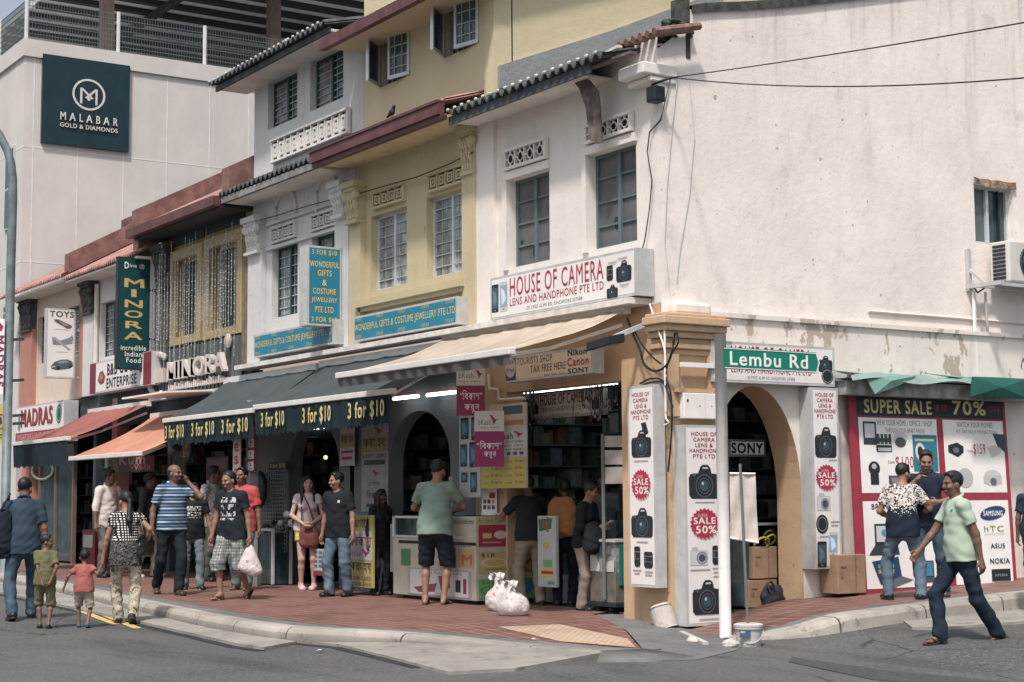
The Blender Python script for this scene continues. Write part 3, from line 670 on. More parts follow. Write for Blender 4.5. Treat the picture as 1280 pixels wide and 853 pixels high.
# its third storey: front and the party wall that shows over the corner house
xr = gy(621,100,YF+.02).x
m = MB(); c1 = front_rect(473,31,110,511); c2 = front_rect(553,-12,73,597)
x0 = gy(455,100,YF+.02).x
wall_cells(m, (x0,YF+.02,6.55), (1,0,0), (0,0,1), xr-x0, 4.0, [(a-x0,b-x0,c-6.55,d-6.55) for a,b,c,d in (c1,c2)], YELP); m.box(x0,xr,YF+.25,YF+.27,6.55,10.5,INT)
m.poly([(xr,YF+.02,6.1),(xr,26,6.1),(xr,26,10.5),(xr,YF+.02,10.5)], YELP); m.box(xr-.24,xr,YF-.02,YF+.02,6.7,10.5,YELP)
m.build('third_storey_wall', s2)
m = MB(); pl = [gx(622,112,xr),gx(622,83,xr),gx(690,62,xr),gx(760,40,xr),gx(848,8,xr),gx(900,-10,xr),gx(900,40,xr),gx(840,60,xr)]
m.prism([(xr+.004, p.y, p.z) for p in pl], (.05,0,0), CEM); m.build('cement_flashing', s2)
for rc in (c1, c2):
    a,b,c,d = rc; f = MB(); yy = YF+.1
    f.box(a,a+.04,yy,yy+.05,c,d,ALU); f.box(b-.04,b,yy,yy+.05,c,d,ALU); f.box(a,b,yy,yy+.05,d-.04,d,ALU); f.box(a,b,yy,yy+.05,c,c+.04,ALU)
    wdw = f.build('casement_window', s2)
    g = MB(); g.box(a+.03,b-.03,yy+.06,yy+.07,c+.03,d-.03,GLASS); g.build('pane', wdw)
    g = MB()
    for k in range(1,6): z = c+(d-c)*k/6; g.box(a,b,yy+.03,yy+.042,z-.008,z+.008,M('grille_white', (.4,.42,.42)))
    for k in range(1,6): x = a+(b-a)*k/6; g.box(x-.007,x+.007,yy+.043,yy+.05,c,d,M('grille_white', (.4,.42,.42)))
    g.build('grille', wdw)
    for sgn, hx in ((1, a), (-1, b)):   # opened sashes, hinged at either jamb
        w = (b-a)/2; ang = R(52 if sgn > 0 else 14); U = Vector((sgn*math.cos(ang), -math.sin(ang), 0)); f = MB(); O = Vector((hx, YF+.02, 0))
        for u0 in (0, w-.045): f.bar(O+U*(u0+.02)+Vector((0,0,c+.02)), O+U*(u0+.02)+Vector((0,0,d-.02)), .045, .04, ALU, up=U)
        for z in (c+.03, d-.03): f.bar(O+Vector((0,0,z)), O+U*w+Vector((0,0,z)), .04, .05, ALU)
        sa = f.build('sash', wdw)
        g = MB(); g.poly([O+U*.03+Vector((0,0,c+.04)), O+U*(w-.03)+Vector((0,0,c+.04)), O+U*(w-.03)+Vector((0,0,d-.04)), O+U*.03+Vector((0,0,d-.04))], M('pale_window_glass', (.055,.085,.092), .1, .4, 3, spec=.6))
        g.build('sash_pane', wdw); g = MB()
        for k in range(1,6): z = c+(d-c)*k/6; g.bar(O+U*.04+Vector((.0,-.012,z)), O+U*(w-.04)+Vector((0,-.012,z)), .012, .014, M('grille_white', (.4,.42,.42)))
        for k in (1,2): g.bar(O+U*(w*k/3)+Vector((0,-.012,c+.05)), O+U*(w*k/3)+Vector((0,-.012,d-.05)), .012, .012, M('grille_white', (.4,.42,.42)), up=U)
        g.build('sash_grille', wdw)
e = gy(465,42,10.7); zE = gy(452,40,10.75).z
m = MB(); m.box(x0-.55,xr+.5,10.62,10.74,8.2,8.34,MAROON) if False else None
zU = gy(480,22,10.7).z
corr_roof(s2, x0-.05, xr+.3, 10.7, zU+.1, 5.2, .35, CORR, .03, .17, name='upper_roof'); m = MB(); m.box(x0-.05,xr+.3,10.6,10.7,zU-.06,zU+.09,MAROON); m.build('upper_gutter', s2)
m = MB(); m.box(x0,xr+.2,10.7,YF+.02,zU-.02,zU+.02,YELP); m.build('upper_soffit', s2)

# ---------------- S3 pale grey house
s3 = thing('grey_shophouse', 'pale grey three storey shophouse with arched plaster panels and a pierced lattice band on top', 'shophouse', ((B[2]+B[3])/2, 13, .15))
a1 = win_rect(347.5,311.5,399,372); a2 = win_rect(397,297,392,428); b1 = front_rect(343,288,303,371); b2 = front_rect(393,272,288,425)
m = upper(s3, 2, GRY, [a1, a2]); m.box(B[3]+.02,B[3]+.55,YF-.1,YF,ZL,5.55,GRY); m.box(B[2]-.5,B[2]-.05,YF-.08,YF,ZL,5.7,GRY)
m.box(B[3]+.6,B[2]-.55,YF-.05,YF,b1[2]-.12,b1[2]-.07,GRY); m.box(B[3]+.6,B[2]-.55,YF-.05,YF,b1[3]+.09,b1[3]+.14,GRY)
m.build('front_wall', s3); window(s3, a1, 'green'); window(s3, a2, 'green'); vent(s3, b1, YF-.05, 'fret', GRY); vent(s3, b2, YF-.05, 'fret', GRY)
for (lx,ty,by,rx) in ((346,243,277,371),(397,223,268,423)):
    q = front_rect(lx,ty,by,rx); m = MB(); c = (q[0]+q[1])/2; r = (q[1]-q[0])/2; m.tube([(q[0],YF-.02,q[2])] + [(c-r*math.cos(math.pi*i/14), YF-.02, q[3]-r*.9+r*.9*math.sin(math.pi*i/14)) for i in range(15)] + [(q[1],YF-.02,q[2])], .035, GRY, 6); m.build('arch_moulding', s3)
capital(s3, B[3]+.05, B[3]+.5, 5.55, 6.12, GRY); capital(s3, B[2]-.42, B[2]-.1, 5.7, 6.2, GRY)
corr_roof(s3, B[3]-.1, B[2]-.15, 10.72, 6.50, .62, .3, CORR, .035, .17)
m = MB(); m.box(B[3],B[2]-.2,10.78,YF,6.36,6.40,SOF); m.box(B[3]-.05,B[2]-.2,10.74,10.80,6.36,6.46,M('grey_fascia', (.20,.20,.2), .8, .3)); m.build('soffit', s3)
x0g = gy(318,150,YF+.02).x
c1 = win_rect(342,105.5,163.7,371.4,YF+.02); c2 = win_rect(395,78,141,429,YF+.02)
m = MB(); wall_cells(m, (x0g,YF+.02,6.55), (1,0,0), (0,0,1), x0-x0g-.005, 2.0, [(a-x0g,b-x0g,c-6.55,d-6.55) for a,b,c,d in (c1,c2)], GRY); m.poly([(x0g,YF+.02,6.55),(x0g,22,6.55),(x0g,22,8.55),(x0g,YF+.02,8.55)], GRY); m.box(x0g,x0-.01,YF+.3,YF+.32,6.55,8.5,INT); m.build('third_storey_wall', s3)
window(s3, c1, 'green', YF+.02); window(s3, c2, 'green', YF+.02)
lt = front_rect(340,178,206,434,YF-.04); vent(s3, (lt[0],lt[1],lt[2]+.05,lt[3]), YF-.05, 'fret', M('white_lattice', (.66,.65,.63), .8), 11)
zg = gy(340,68,10.75).z
corr_roof(s3, x0g-.45, x0-.02, 10.68, zg, 5, .25, CORR, .035, .17, name='upper_roof', crest=CORRW); m = MB(); m.box(x0g-.3,x0-.05,10.8,YF+.02,zg-.10,zg-.06,SOF); m.box(x0g-.35,x0-.05,10.76,10.80,zg-.12,zg-.03,CORR); m.build('upper_soffit', s3)

# ---------------- S4 mustard house
s4 = thing('mustard_shophouse', 'mustard shophouse with tan window surrounds hung with strings of lights', 'shophouse', ((B[3]+B[4])/2, 13, .15))
a1 = win_rect(227,328,424,250); a2 = win_rect(272,312,415,300)
m = upper(s4, 3, MUS, [a1, a2]); TAN = M('tan_painted_trim', (.36,.29,.165), .7, .15)
for a,b,c,d in (a1,a2):
    m.box(a-.22,a,YF-.07,YF,c-.14,d+.18,TAN); m.box(b,b+.22,YF-.07,YF,c-.14,d+.18,TAN); m.box(a,b,YF-.07,YF,d,d+.18,TAN); m.box(a,b,YF-.09,YF,c-.14,c,TAN); m.box(a-.2,b+.2,YF-.03,YF,d+.28,d+.46,DARK)
m.build('front_wall', s4); window(s4, a1, 'tan_grille'); window(s4, a2, 'tan_grille')
CARV = M('dark_carved_plaster', (.075,.072,.068), .9, .45, 9, .6, 20)
m = MB(); m.box(B[4]+.02,B[4]+.62,YF-.12,YF,ZL,5.4,CARV); m.build('pilaster', s4); m = MB(); m.box(B[3]-.3,B[3]-.02,YF-.06,YF,ZL,5.4,M('brown_side_strip', (.17,.13,.09), .9, .3)); m.build('pilaster', s4); capital(s4, B[4]+.05, B[4]+.6, 5.4, 6.2, CARV)
corr_roof(s4, B[4]-.1, B[3]-.1, 10.75, 6.5, 2.6, .52, REDROOF, .02, .1)
m = MB(); m.box(B[4]-.1,B[3]-.1,10.62,10.75,6.34,6.50,MAROON); m.build('gutter', s4)
m = MB(); m.box(B[4],B[3],10.75,YF,6.30,6.34,DARK); m.build('soffit', s4)
RIDGE = M('red_painted_parapet', (.19,.10,.09), .8, .35, 4)
RIDGED = M('weathered_red_brown_wall', (.10,.06,.056), .85, .6, 3)
def parapet(root, x, y0, y1, z0, s, w=.26, h=.34):
    m = MB(); m.prism([(x-w/2,y0,z0),(x-w/2,y1,z0+(y1-y0)*s),(x-w/2,y1,z0+h+(y1-y0)*s),(x-w/2,y0,z0+h)], (w,0,0), RIDGE); m.build('party_parapet', root)
parapet(s4, B[4]-.12, 10.8, 13.3, 6.5, .52, .3, .4)
m = MB(); m.box(B[4],B[3],13.2,13.4,7.4,8.0,RIDGED); m.box(B[4]+2.8,B[3]-.1,13.42,13.6,7.6,8.6,RIDGED); m.build('rear_parapet', s4); parapet(s4, B[3]-.25, 10.9, 13.3, 6.52, .52, .3, .5)
corr_roof(s4, B[4]+2.8, B[3]-.1, 13.3, 8.6, 1.2, .3, REDROOF, .02, .1, name='rear_roof')

# ---------------- S5 white, S6 cream and pink
s5 = thing('white_shophouse', 'narrow white shophouse with blue grey shutters behind the tall dark restaurant sign', 'shophouse', ((B[4]+B[5])/2, 13, .15))
a1 = win_rect(132,380,448,147); a2 = win_rect(162,372,440,176)
m = upper(s5, 4, wallmat('cool_white_plaster', (.62,.61,.60), (.3,.3,.3), .3, .3, .3), [a1, a2], z1=6.3); m.box(B[5]+.02,B[5]+.62,YF-.1,YF,ZL,5.35,GRY); m.build('front_wall', s5); window(s5, a1, 'green'); window(s5, a2, 'green'); capital(s5, B[5]+.05, B[5]+.6, 5.35, 6.0, CARV)
corr_roof(s5, B[5]-.1, B[4]-.1, 10.78, 6.05, 2.8, .55, REDROOF, .03, .12); parapet(s5, B[4]-.3, 10.9, 13.4, 6.15, .55, .3, .45)
m = MB(); m.box(B[5],B[4],10.82,YF,5.98,6.02,SOF); m.build('soffit', s5)
m = MB(); m.box(B[5],B[4],13.5,13.7,7.3,8.0,RIDGED); m.build('rear_parapet', s5)
m = MB(); m.tube([(B[5]+.72,YF-.06,ZL),(B[5]+.72,YF-.06,5.9)], .05, M('cream_downpipe', (.6,.56,.52)), 8); m.build('downpipe', s5)
s6 = thing('pink_shophouse', 'cream and pink shophouse at the far left end of the row', 'shophouse', ((B[5]+B[6])/2, 13, .15))
a1 = win_rect(53,398,456,60); a2 = win_rect(90,386,450,104)
m = upper(s6, 5, CRM, [a1, a2], z1=6.25); m.box(B[6],B[6]+.85,YF-.12,YF,ZL,5.35,PNK); m.box(B[5]-.3,B[5],YF-.08,YF,ZL,6.,PNK); m.poly([(B[6],YF,0),(B[6],26,0),(B[6],26,6.4),(B[6],YF,6.2)], CRM); m.build('front_wall', s6)
window(s6, a1, 'green'); window(s6, a2, 'green'); capital(s6, B[6]+.05, B[6]+.8, 5.35, 6.1, CARV)
corr_roof(s6, B[6]-.5, B[5]-.1, 10.75, 6.12, 2.9, .55, REDROOF, .03, .12); parapet(s6, B[5]-.2, 10.9, 13.5, 6.2, .55, .3, .42)
m = MB(); m.box(B[6],B[5],10.82,YF,6.03,6.07,SOF); m.build('soffit', s6); m = MB(); m.box(B[6]-.2,B[5],13.6,13.8,7.4,8.2,RIDGED); m.build('rear_parapet', s6)

# ---------------- ground floors: grey arcade wall with arches under S2 and S3, open fronts under S4 to S6
for root, i, (pl, pr), sp in ((s2, 1, (487,563), 560), (s3, 2, (362,424), 530)):
    xa = gy(pl,600,YF).x; xb = gy(pr,600,YF).x; m = MB(); zs_ = 1.95
    arc, Q = arch_wall(m, B[i+1]+.004, B[i]-.125, .1, 3.45, xa, xb, zs_, INTG, ell=.72); reveal(m, arc, Q, xa, xb, .1, zs_, .22, INTG); m.build('arcade_wall', root)
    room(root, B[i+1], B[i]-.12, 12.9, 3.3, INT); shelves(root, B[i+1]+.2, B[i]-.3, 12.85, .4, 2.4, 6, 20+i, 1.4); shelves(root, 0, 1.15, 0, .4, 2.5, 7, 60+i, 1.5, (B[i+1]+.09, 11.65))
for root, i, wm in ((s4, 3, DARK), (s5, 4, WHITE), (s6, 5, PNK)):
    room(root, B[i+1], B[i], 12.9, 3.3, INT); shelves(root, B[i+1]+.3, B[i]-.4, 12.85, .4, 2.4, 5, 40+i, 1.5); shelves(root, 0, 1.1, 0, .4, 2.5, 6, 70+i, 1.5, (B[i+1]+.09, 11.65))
    m = MB(); m.box(B[i+1],B[i],YF,YF+.2,2.95,ZL,INT); m.build('shop_fascia', root)
m = MB(); xx = gy(99,640,10.6).x; m.box(xx-.14,xx+.14,YF-.02,YF+.24,.1,3.5,M('pink_white_pillar', (.42,.27,.23), .7)); m.build('pillar', s5)
m = MB(); xx = gy(40,640,YF).x; m.box(B[6],B[6]+.5,YF-.02,YF+.24,.0,3.5,PNK); m.build('pillar', s6)
for root, i in ((s3,2),(s2,1)):
    m = MB(); m.box(B[i+1]+.1,B[i]-.2,12.3,12.33,2.45,2.75,M('inner_valance', (.02,.035,.04))) ; m.build('inner_valance', root)
# continuous canopy ledge above the shop fronts, one slab for each house
for root, i, a, b in ((s1,0,None,-14.45),(s2,1,None,None),(s3,2,None,None)):
    m = MB(); m.box((a or B[i+1])+.002, (b or B[i])-.002, 10.98, YF, ZL-.02, ZL+.05, M('white_ledge', (.60,.57,.54), .8, .2)); m.build('canopy_ledge', root)

# ---------------- the mall at the far end
mall = thing('mall_building', 'large blank white panelled building with a rooftop terrace behind the low red roofs', 'building', (-44, 20, 0))
PAN = wallmat('mall_wall_panel', (.545,.525,.505), (.34,.33,.32), .25, .03, .35, None, .06); XM = -38.5; zt = 12.45
m = MB(); m.box(-62,XM,YF+.05,40,0,zt-.42,PAN); m.box(-62.1,XM+.06,YF-.01,40.1,zt-.42,zt,PAN); m.build('wall', mall)
m = MB(); jm = M('panel_joint', (.64,.63,.62), .7)
for px in (42,98,155,209,262,311): y = gx(px,150,XM).y; m.box(XM-.01,XM+.006,y-.012,y+.012,0,zt-.43,jm)
for z in (9.85,7.1): m.box(XM-.01,XM+.005,YF+.05,40,z-.012,z+.012,jm); m.box(-62,XM,YF+.045,YF+.06,z-.02,z+.02,jm)
m.build('panel_joints', mall)
for (lx,ty,by,rx) in ((7,188,288,15),(4,382,402,10)):
    a = gy(lx,ty,YF); b = gy(lx,by,YF); c = gy(rx,by,YF); m = MB(); m.box(a.x,c.x,YF+.0,YF+.06,b.z,a.z,GREYM); w_ = m.build('window', mall)
    m = MB(); h = (a.z-b.z)/2; m.box(a.x+.06,c.x-.06,YF-.012,YF-.002,b.z+.06,b.z+h-.04,GLASS); m.box(a.x+.06,c.x-.06,YF-.012,YF-.002,b.z+h+.04,a.z-.06,GLASS); m.build('pane', w_)
# terrace fence
wire = M('fence_wire', (.11,.13,.14), .5); 
for k in range(12): y = YF+.1+k*2.27; m = MB(); m.tube([(XM-.12,y,zt),(XM-.12,y,zt+1.05)], .05, M('fence_post', (.55,.56,.57), .5), 6); m.build('fence_post', mall)
for k in range(1,7): x = XM-.12-k*2.2; m = MB(); m.tube([(x,YF+.1,zt),(x,YF+.1,zt+1.05)], .05, M('fence_post', (.55,.56,.57), .5), 6); m.build('fence_post', mall)
m = MB()
for k in range(330): y = YF+.1+k*.07; m.box(XM-.125,XM-.115,y-.005,y+.005,zt+.05,zt+1.0,wire)
for z in [zt+.05+.135*k for k in range(8)]: m.box(XM-.13,XM-.11,YF+.1,YF+24,z-.006,z+.006,wire)
for k in range(200): x = XM-.12-k*.07; m.box(x-.008,x+.008,YF+.095,YF+.105,zt+.05,zt+1.0,wire)
for z in [zt+.05+.135*k for k in range(8)]: m.box(XM-14,XM-.1,YF+.09,YF+.11,z-.006,z+.006,wire)
m.build('fence_mesh', mall)
# roof over the terrace: sheet, purlins, columns
rz = 16.; ry = gz(25,21,rz).y; m = MB(); RS = M('roof_sheet_underside', (.50,.53,.54), .7, .1); PU = M('maroon_steel', (.075,.05,.05), .6, .2)
m.box(-75,XM-1.2,ry,60,rz,rz+.12,RS); m.build('terrace_roof', mall)
m = MB()
for k in range(34): x = XM-1.5-k*1.0; m.box(x-.13,x+.13,ry,60,rz-.14,rz-.002,M('dark_purlin', (.022,.03,.034), .7))
m.build('purlins', mall)
m = MB()
for px in (133,342): p = gx(px,40,XM-2.2); m.box(XM-2.35,XM-2.05,p.y-.15,p.y+.15,zt-.3,rz-.2,PU)
for k in range(4): y = ry+3+k*9.; m.box(-74,XM-1.3,y-.08,y+.08,rz-.4,rz-.21,M('dark_purlin', (.022,.03,.034), .7))
m.build('steel_frame', mall)
m = MB(); m.box(-62,-58,YF+6,40,zt-.3,rz-.3,M('terrace_back_wall', (.05,.06,.065), .9)); m.build('terrace_rooms', mall)
# ================================================================ SIGNS, AWNINGS, FITTINGS
def fs(lx, ty, by, rx, Y):
    a = gy(lx, ty, Y); b = gy(lx, by, Y); c = gy(rx, (ty+by)/2, Y); return a, Vector((c.x-a.x, 0, 0)), Vector((0, 0, b.z-a.z))
def ss(lx, ty, by, rx, X):
    a = gx(lx, ty, X); b = gx(lx, by, X); c = gx(rx, (ty+by)/2, X); return a, Vector((0, c.y-a.y, 0)), Vector((0, 0, b.z-a.z))
SIGNW = M('sign_white_acrylic', (.70,.68,.67), .35, .04, 2); SIGNS = M('sign_case_grey', (.42,.43,.43), .45, .12, 5)
BLUE = M('sign_teal_blue', (.020,.185,.27), .4, .08, 3); CREAMS = M('sign_cream_acrylic', (.60,.52,.42), .4, .08, 2)
SPROJ = 'signs of the camera shop'; WG = 'signs of the gift shop'
def hoc_items(small=True):
    it = [('t','HOUSE OF CAMERA',.15,.09,.80,.53,KRED,.007), ('t','LENS AND HANDPHONE PTE LTD',.15,.57,.80,.75,KRED,.008), ('t','120 SYED ALWI RD, SINGAPORE 207688',.27,.82,.66,.91,(.12,.12,.13))]
    it += phone_art(.012,.17,.052,.66,(.05,.09,.12)) + phone_art(.073,.14,.06,.7,(.25,.32,.40),(.5,.5,.5)) + lens_art(.82,.27,.04,.33) + cam_art(.88,.22,.095,.45) + cam_art(.82,.69,.07,.28)
    for x, y in ((.83,.2),(.89,.15),(.9,.72)): it += [('r',x,y,x+.06,y+.02,(.4,.4,.4)),('r',x+.01,y+.04,x+.05,y+.055,(.45,.45,.45))]
    return it
O,U,V = fs(613,348.5,401,795.5,YF-.26)
signbox('shop_sign', 'long white camera shop sign with red lettering fixed under the two upper windows', 'shop sign', O,U,V,.25,SIGNW,SIGNS,hoc_items(),SPROJ)
O,U,V = ss(889,425.5,477,1043,XS+.17)
it = hoc_items(); it = [i for i in it if i[0] == 't'] + cam_art(.86,.22,.12,.42) + [('c',.935,.74,.05,.19,KBLK),('o',.935,.74,.045,.17,.15,(.2,.2,.2))]
signbox('shop_sign', 'white camera shop sign over the arched side door, behind the green name plate', 'shop sign', O,U,V,.16,SIGNW,SIGNS,it,SPROJ)
LINES = ('HOUSE OF','CAMERA','LENS &','HANDPHONE','PTE LTD')
def pillar_lines(y0, y1, x0=.1, x1=.9):
    out = []; n = 5; wd = (.8,.68,.55,.92,.7)
    for k, s in enumerate(LINES):
        a = y0+(y1-y0)*k/n; c = (x0+x1)/2; w = (x1-x0)*wd[k]/2; out.append(('t',s,c-w,a,c+w,a+(y1-y0)/n*.72,KRED,.015))
    return out
def caps(*ps): return [('r',x,y,x+w,y+.006,(.3,.3,.32)) for x,y,w in ps]
# the one hung on the street face of the pillar
O,U,V = fs(784,483.5,733,819.5,11.05)
it = pillar_lines(.036,.18) + [('p',[(.5,.19),(.68,.185),(.78,.24),(.62,.255)],KBLK),('r',.55,.19,.62,.26,KBLK)] + cam_art(.14,.225,.74,.135) + caps((.25,.375,.5)) + sale_art(.48,.495,.36,.078) + cam_art(.1,.61,.8,.145) + caps((.3,.775,.4)) + lens_art(.2,.80,.22,.10) + lens_art(.56,.825,.32,.08) + caps((.16,.915,.3),(.2,.93,.2),(.58,.92,.3),(.6,.935,.25))
signbox('pillar_sign', 'tall white sign box hung on the street face of the tan pillar beside the cart', 'sign box', O,U,V,.14,SIGNW,SIGNS,it,SPROJ)
O,U,V = ss(854.5,531,784,906,XS+.28)
it = pillar_lines(.035,.175) + cam_art(.1,.2,.78,.17) + caps((.25,.385,.5)) + sale_art(.48,.495,.37,.08) + [('r',.1,.625,.55,.70,(.5,.5,.52)),('o',.4,.665,.14,.033,.3,(.2,.22,.25)),('c',.4,.665,.09,.02,(.05,.06,.08)),('r',.15,.61,.3,.63,(.4,.4,.42))] + lens_art(.66,.605,.24,.095) + caps((.1,.72,.5),(.66,.715,.25),(.68,.735,.2),(.68,.755,.2)) + cam_art(.14,.775,.74,.17) + caps((.3,.965,.5))
signbox('pillar_sign', 'tall white sign box standing on the ground behind the street sign post', 'sign box', O,U,V,.3,SIGNW,SIGNS,it,SPROJ)
O,U,V = ss(1013,484,712,1050,XS+.2)
it = pillar_lines(.03,.18,.08,.92) + cam_art(.1,.22,.8,.17) + caps((.6,.40,.3)) + sale_art(.5,.50,.40,.075) + [('r',.12,.60,.62,.68,(.5,.5,.52)),('o',.42,.645,.15,.033,.3,(.2,.22,.25)),('c',.42,.645,.1,.022,(.05,.06,.08)),('r',.2,.585,.4,.605,(.42,.42,.45))] + [('c',.3,.755,.22,.052,KBLK),('o',.3,.755,.17,.04,.14,(.2,.2,.2))] + caps((.62,.74,.3),(.62,.76,.25),(.2,.82,.35)) + phone_art(.52,.80,.32,.13,(.25,.34,.45),(.5,.5,.5),.1) + phone_art(.1,.85,.33,.14,(.06,.09,.12),KBLK,.05)
signbox('pillar_sign', 'tall white sign box on the white side wall right of the arched door', 'sign box', O,U,V,.2,SIGNW,SIGNS,it,SPROJ)
# street name plate on its post
p = gz(907,797,.03); t = thing('street_sign', 'green road name plate on a tall pale grey post at the kerb', 'street sign', (p.x,p.y,.03))
tp = gd(899,418,p); m = MB(); m.tube([(p.x,p.y,0),(p.x,p.y,tp.z)], .062, M('pale_post', (.50,.50,.49), .5, .1, 4), 14); m.build('post', t, True)
X = p.x+.07; a = gx(907,434.2,X); b = gx(907,461,X); c = gx(1022.5,459.5,X); w = (c.y-a.y); h = a.z-b.z
GR = M('road_sign_green', (.006,.185,.125), .4, .05); sl0 = .0
O = Vector((X, a.y-.02, a.z)); U = Vector((0, w, .0)); V = Vector((0,0,-h))
m = MB(); pl = [(0,0),(1,0),(1.04,.5),(1,1),(0,1)]; m.prism([O+U*x+V*y for x,y in pl], (-.02,0,0), GR); m.build('name_plate', t)
art(t, O, U, V, [('p',[(.0,.03),(1.0,.03),(1.035,.5),(1,.97),(0,.97),(0,.93),(.992,.93),(1.02,.5),(.992,.07),(0,.07)],KWH),('t','Lembu Rd',.055,.17,.9,.83,(.78,.80,.78),.018)])
# tourists shop sign under the beige awning
O,U,V = fs(631,447.5,479,741,10.95)
it = [('r',.01,.05,.135,.93,(.03,.06,.16)),('c',.072,.42,.062,.4,(.45,.42,.40)),('t','tax',.03,.1,.11,.28,(.03,.05,.1),.01),('t','free',.025,.42,.12,.62,(.03,.05,.1),.01),('t','TOURISTS SHOP',.15,.1,.56,.37,(.02,.02,.025)),('t','TAX FREE HERE',.31,.45,.71,.72,(.02,.02,.025)),
      ('t','Nikon',.735,.03,.94,.27,(.02,.02,.02),.03),('t','Canon',.73,.34,.96,.66,(.36,.03,.04),.02),('t','SONY',.735,.74,.965,.93,(.02,.02,.02),.02),('t','Better . Faster . Easier',.47,.82,.70,.92,(.1,.1,.1))]
signbox('shop_sign', 'cream tax free sign hanging from the ceiling below the beige awning', 'shop sign', O,U,V,.16,CREAMS,SIGNS,it)
# gift shop signs
def gift_items():
    it = [('t','WONDERFUL GIFTS & COSTUME JEWELLERY PTE LTD',.012,.33,.985,.68,KYEL,.012)]
    for k in range(5):
        for y in (.08,.76): it.append(('t','3 FOR $10',.015+.222*k,y,.085+.222*k,y+.15,KYEL))
    return it
O,U,V = fs(442.3,396.6,428.1,571,YF-.26); signbox('shop_sign', 'long blue gift shop sign with yellow lettering on the yellow house', 'shop sign', O,U,V,.25,BLUE,SIGNS,gift_items(),WG)
O,U,V = fs(317.4,419.5,447.8,416.4,YF-.26); signbox('shop_sign', 'long blue gift shop sign with yellow lettering on the pale grey house', 'shop sign', O,U,V,.25,BLUE,SIGNS,gift_items(),WG)
xv = gy(434,350,YF).x; O,U,V = ss(384.5,306.5,406.5,427,xv)
it = [('t',s,a,y,b,y+.075,KYEL,.012) for s,a,b,y in (('3 FOR $10',.13,.85,.045),('WONDERFUL',.07,.92,.19),('GIFTS',.3,.7,.30),('&',.43,.56,.42),('COSTUME',.16,.83,.53),('JEWELLERY',.12,.87,.645),('PTE LTD',.22,.76,.76),('3 FOR $10',.12,.86,.89))]
t = signbox('projecting_sign', 'blue upright gift shop sign projecting from the grey house wall on two brackets', 'projecting sign', O,U,V,.27,BLUE,SIGNS,it,WG)
m = MB()
for z in (.25,.85): q = O+U+V*z; m.bar(q-Vector((.13,0,0)), (q.x-.13,YF,q.z), .05, .05, GREYM)
m.build('bracket', t)
xv = gy(198,400,YF).x; O,U,V = ss(147.8,320.5,461.5,187,xv); GOLD = (.46,.36,.15); DG = M('sign_dark_green', (.008,.050,.055), .4, .2, 3)
it = [('t','D',.2,.045,.33,.105,KWH,.02),('t','ine @',.36,.055,.82,.10,KWH)] + [('t',s,a,y0,b,y1,GOLD,.02) for s,a,b,y0,y1 in (('M',.2,.82,.19,.27),('I',.42,.58,.285,.355),('N',.22,.78,.38,.45),('O',.22,.78,.475,.54),('R',.25,.78,.57,.635),('A',.22,.78,.665,.735))] + [('t',s,a,y,b,y+.045,KWH,.005) for s,a,b,y in (('incredible',.12,.9,.785),('Indian',.25,.77,.84),('Food',.3,.74,.895))]
t = signbox('projecting_sign', 'very dark green upright restaurant sign with gold capitals running down it', 'projecting sign', O,U,V,.12,DG,DARK,it)
m = MB()
for z in (.28,.72): q = O+U+V*z; m.bar(q-Vector((.06,0,0)), (q.x-.06,YF,q.z), .04, .04, DARK)
m.build('bracket', t)
xv = gy(105,420,YF).x; O,U,V = ss(58.5,385,472.5,94,xv); GG = (.30,.30,.28)
it = [('t','TOYS',.1,.035,.94,.125,(.12,.13,.12),.04),('t','TOYS',.13,.045,.91,.115,(.45,.42,.25),.0),
      ('p',[(.25,.16),(.4,.155),(.88,.24),(.85,.28),(.7,.285),(.28,.19)],(.10,.10,.11)),('p',[(.4,.17),(.7,.22),(.78,.25),(.6,.25)],(.3,.2,.18)),('r',.3,.30,.8,.306,GG),
      ('p',[(.2,.42),(.5,.46),(.85,.40),(.92,.41),(.9,.5),(.62,.52),(.35,.53),(.22,.50)],(.2,.22,.24)),('p',[(.18,.415),(.3,.41),(.85,.58),(.78,.60)],(.3,.32,.34)),('p',[(.82,.40),(.9,.37),(.95,.46)],(.25,.26,.28)),('c',.28,.51,.05,.015,(.2,.15,.12)),('r',.35,.62,.75,.626,GG),
      ('p',[(.18,.83),(.3,.77),(.5,.735),(.75,.725),(.92,.76),(.94,.82),(.8,.86),(.4,.885),(.2,.87)],(.07,.10,.11)),('p',[(.38,.775),(.52,.748),(.72,.742),(.8,.765),(.5,.79)],(.22,.27,.29)),('c',.44,.855,.07,.025,(.02,.02,.02)),('c',.84,.825,.06,.022,(.02,.02,.02)),('p',[(.2,.84),(.32,.82),(.34,.835),(.22,.855)],(.4,.4,.4))]
t = signbox('projecting_sign', 'white upright toy shop sign with pictures of a boat, a plane and a car', 'projecting sign', O,U,V,.14,SIGNW,SIGNS,it)
m = MB()
for z in (.3,.98): q = O+U+V*z; m.bar(q-Vector((.07,0,0)), (q.x-.07,YF,q.z), .04, .04, GREYM)
m.build('bracket', t)
O,U,V = fs(112.8,455,493.5,189,YF-.3)
it = [('r',0,.02,.105,.98,(.16,.03,.045)),('r',.88,.02,1,.98,(.16,.03,.045)),('p',[(.14,.6),(.17,.35),(.22,.3),(.27,.5),(.25,.7),(.19,.75)],(.22,.05,.05)),('c',.2,.5,.03,.1,(.35,.2,.15)),('p',[(.8,.3),(.86,.35),(.86,.6),(.82,.55)],(.22,.05,.05)),('t','B&B COOL',.3,.12,.78,.5,KBLK,.03),('t','ENTERPRISE',.29,.58,.78,.9,KBLK,.03)]
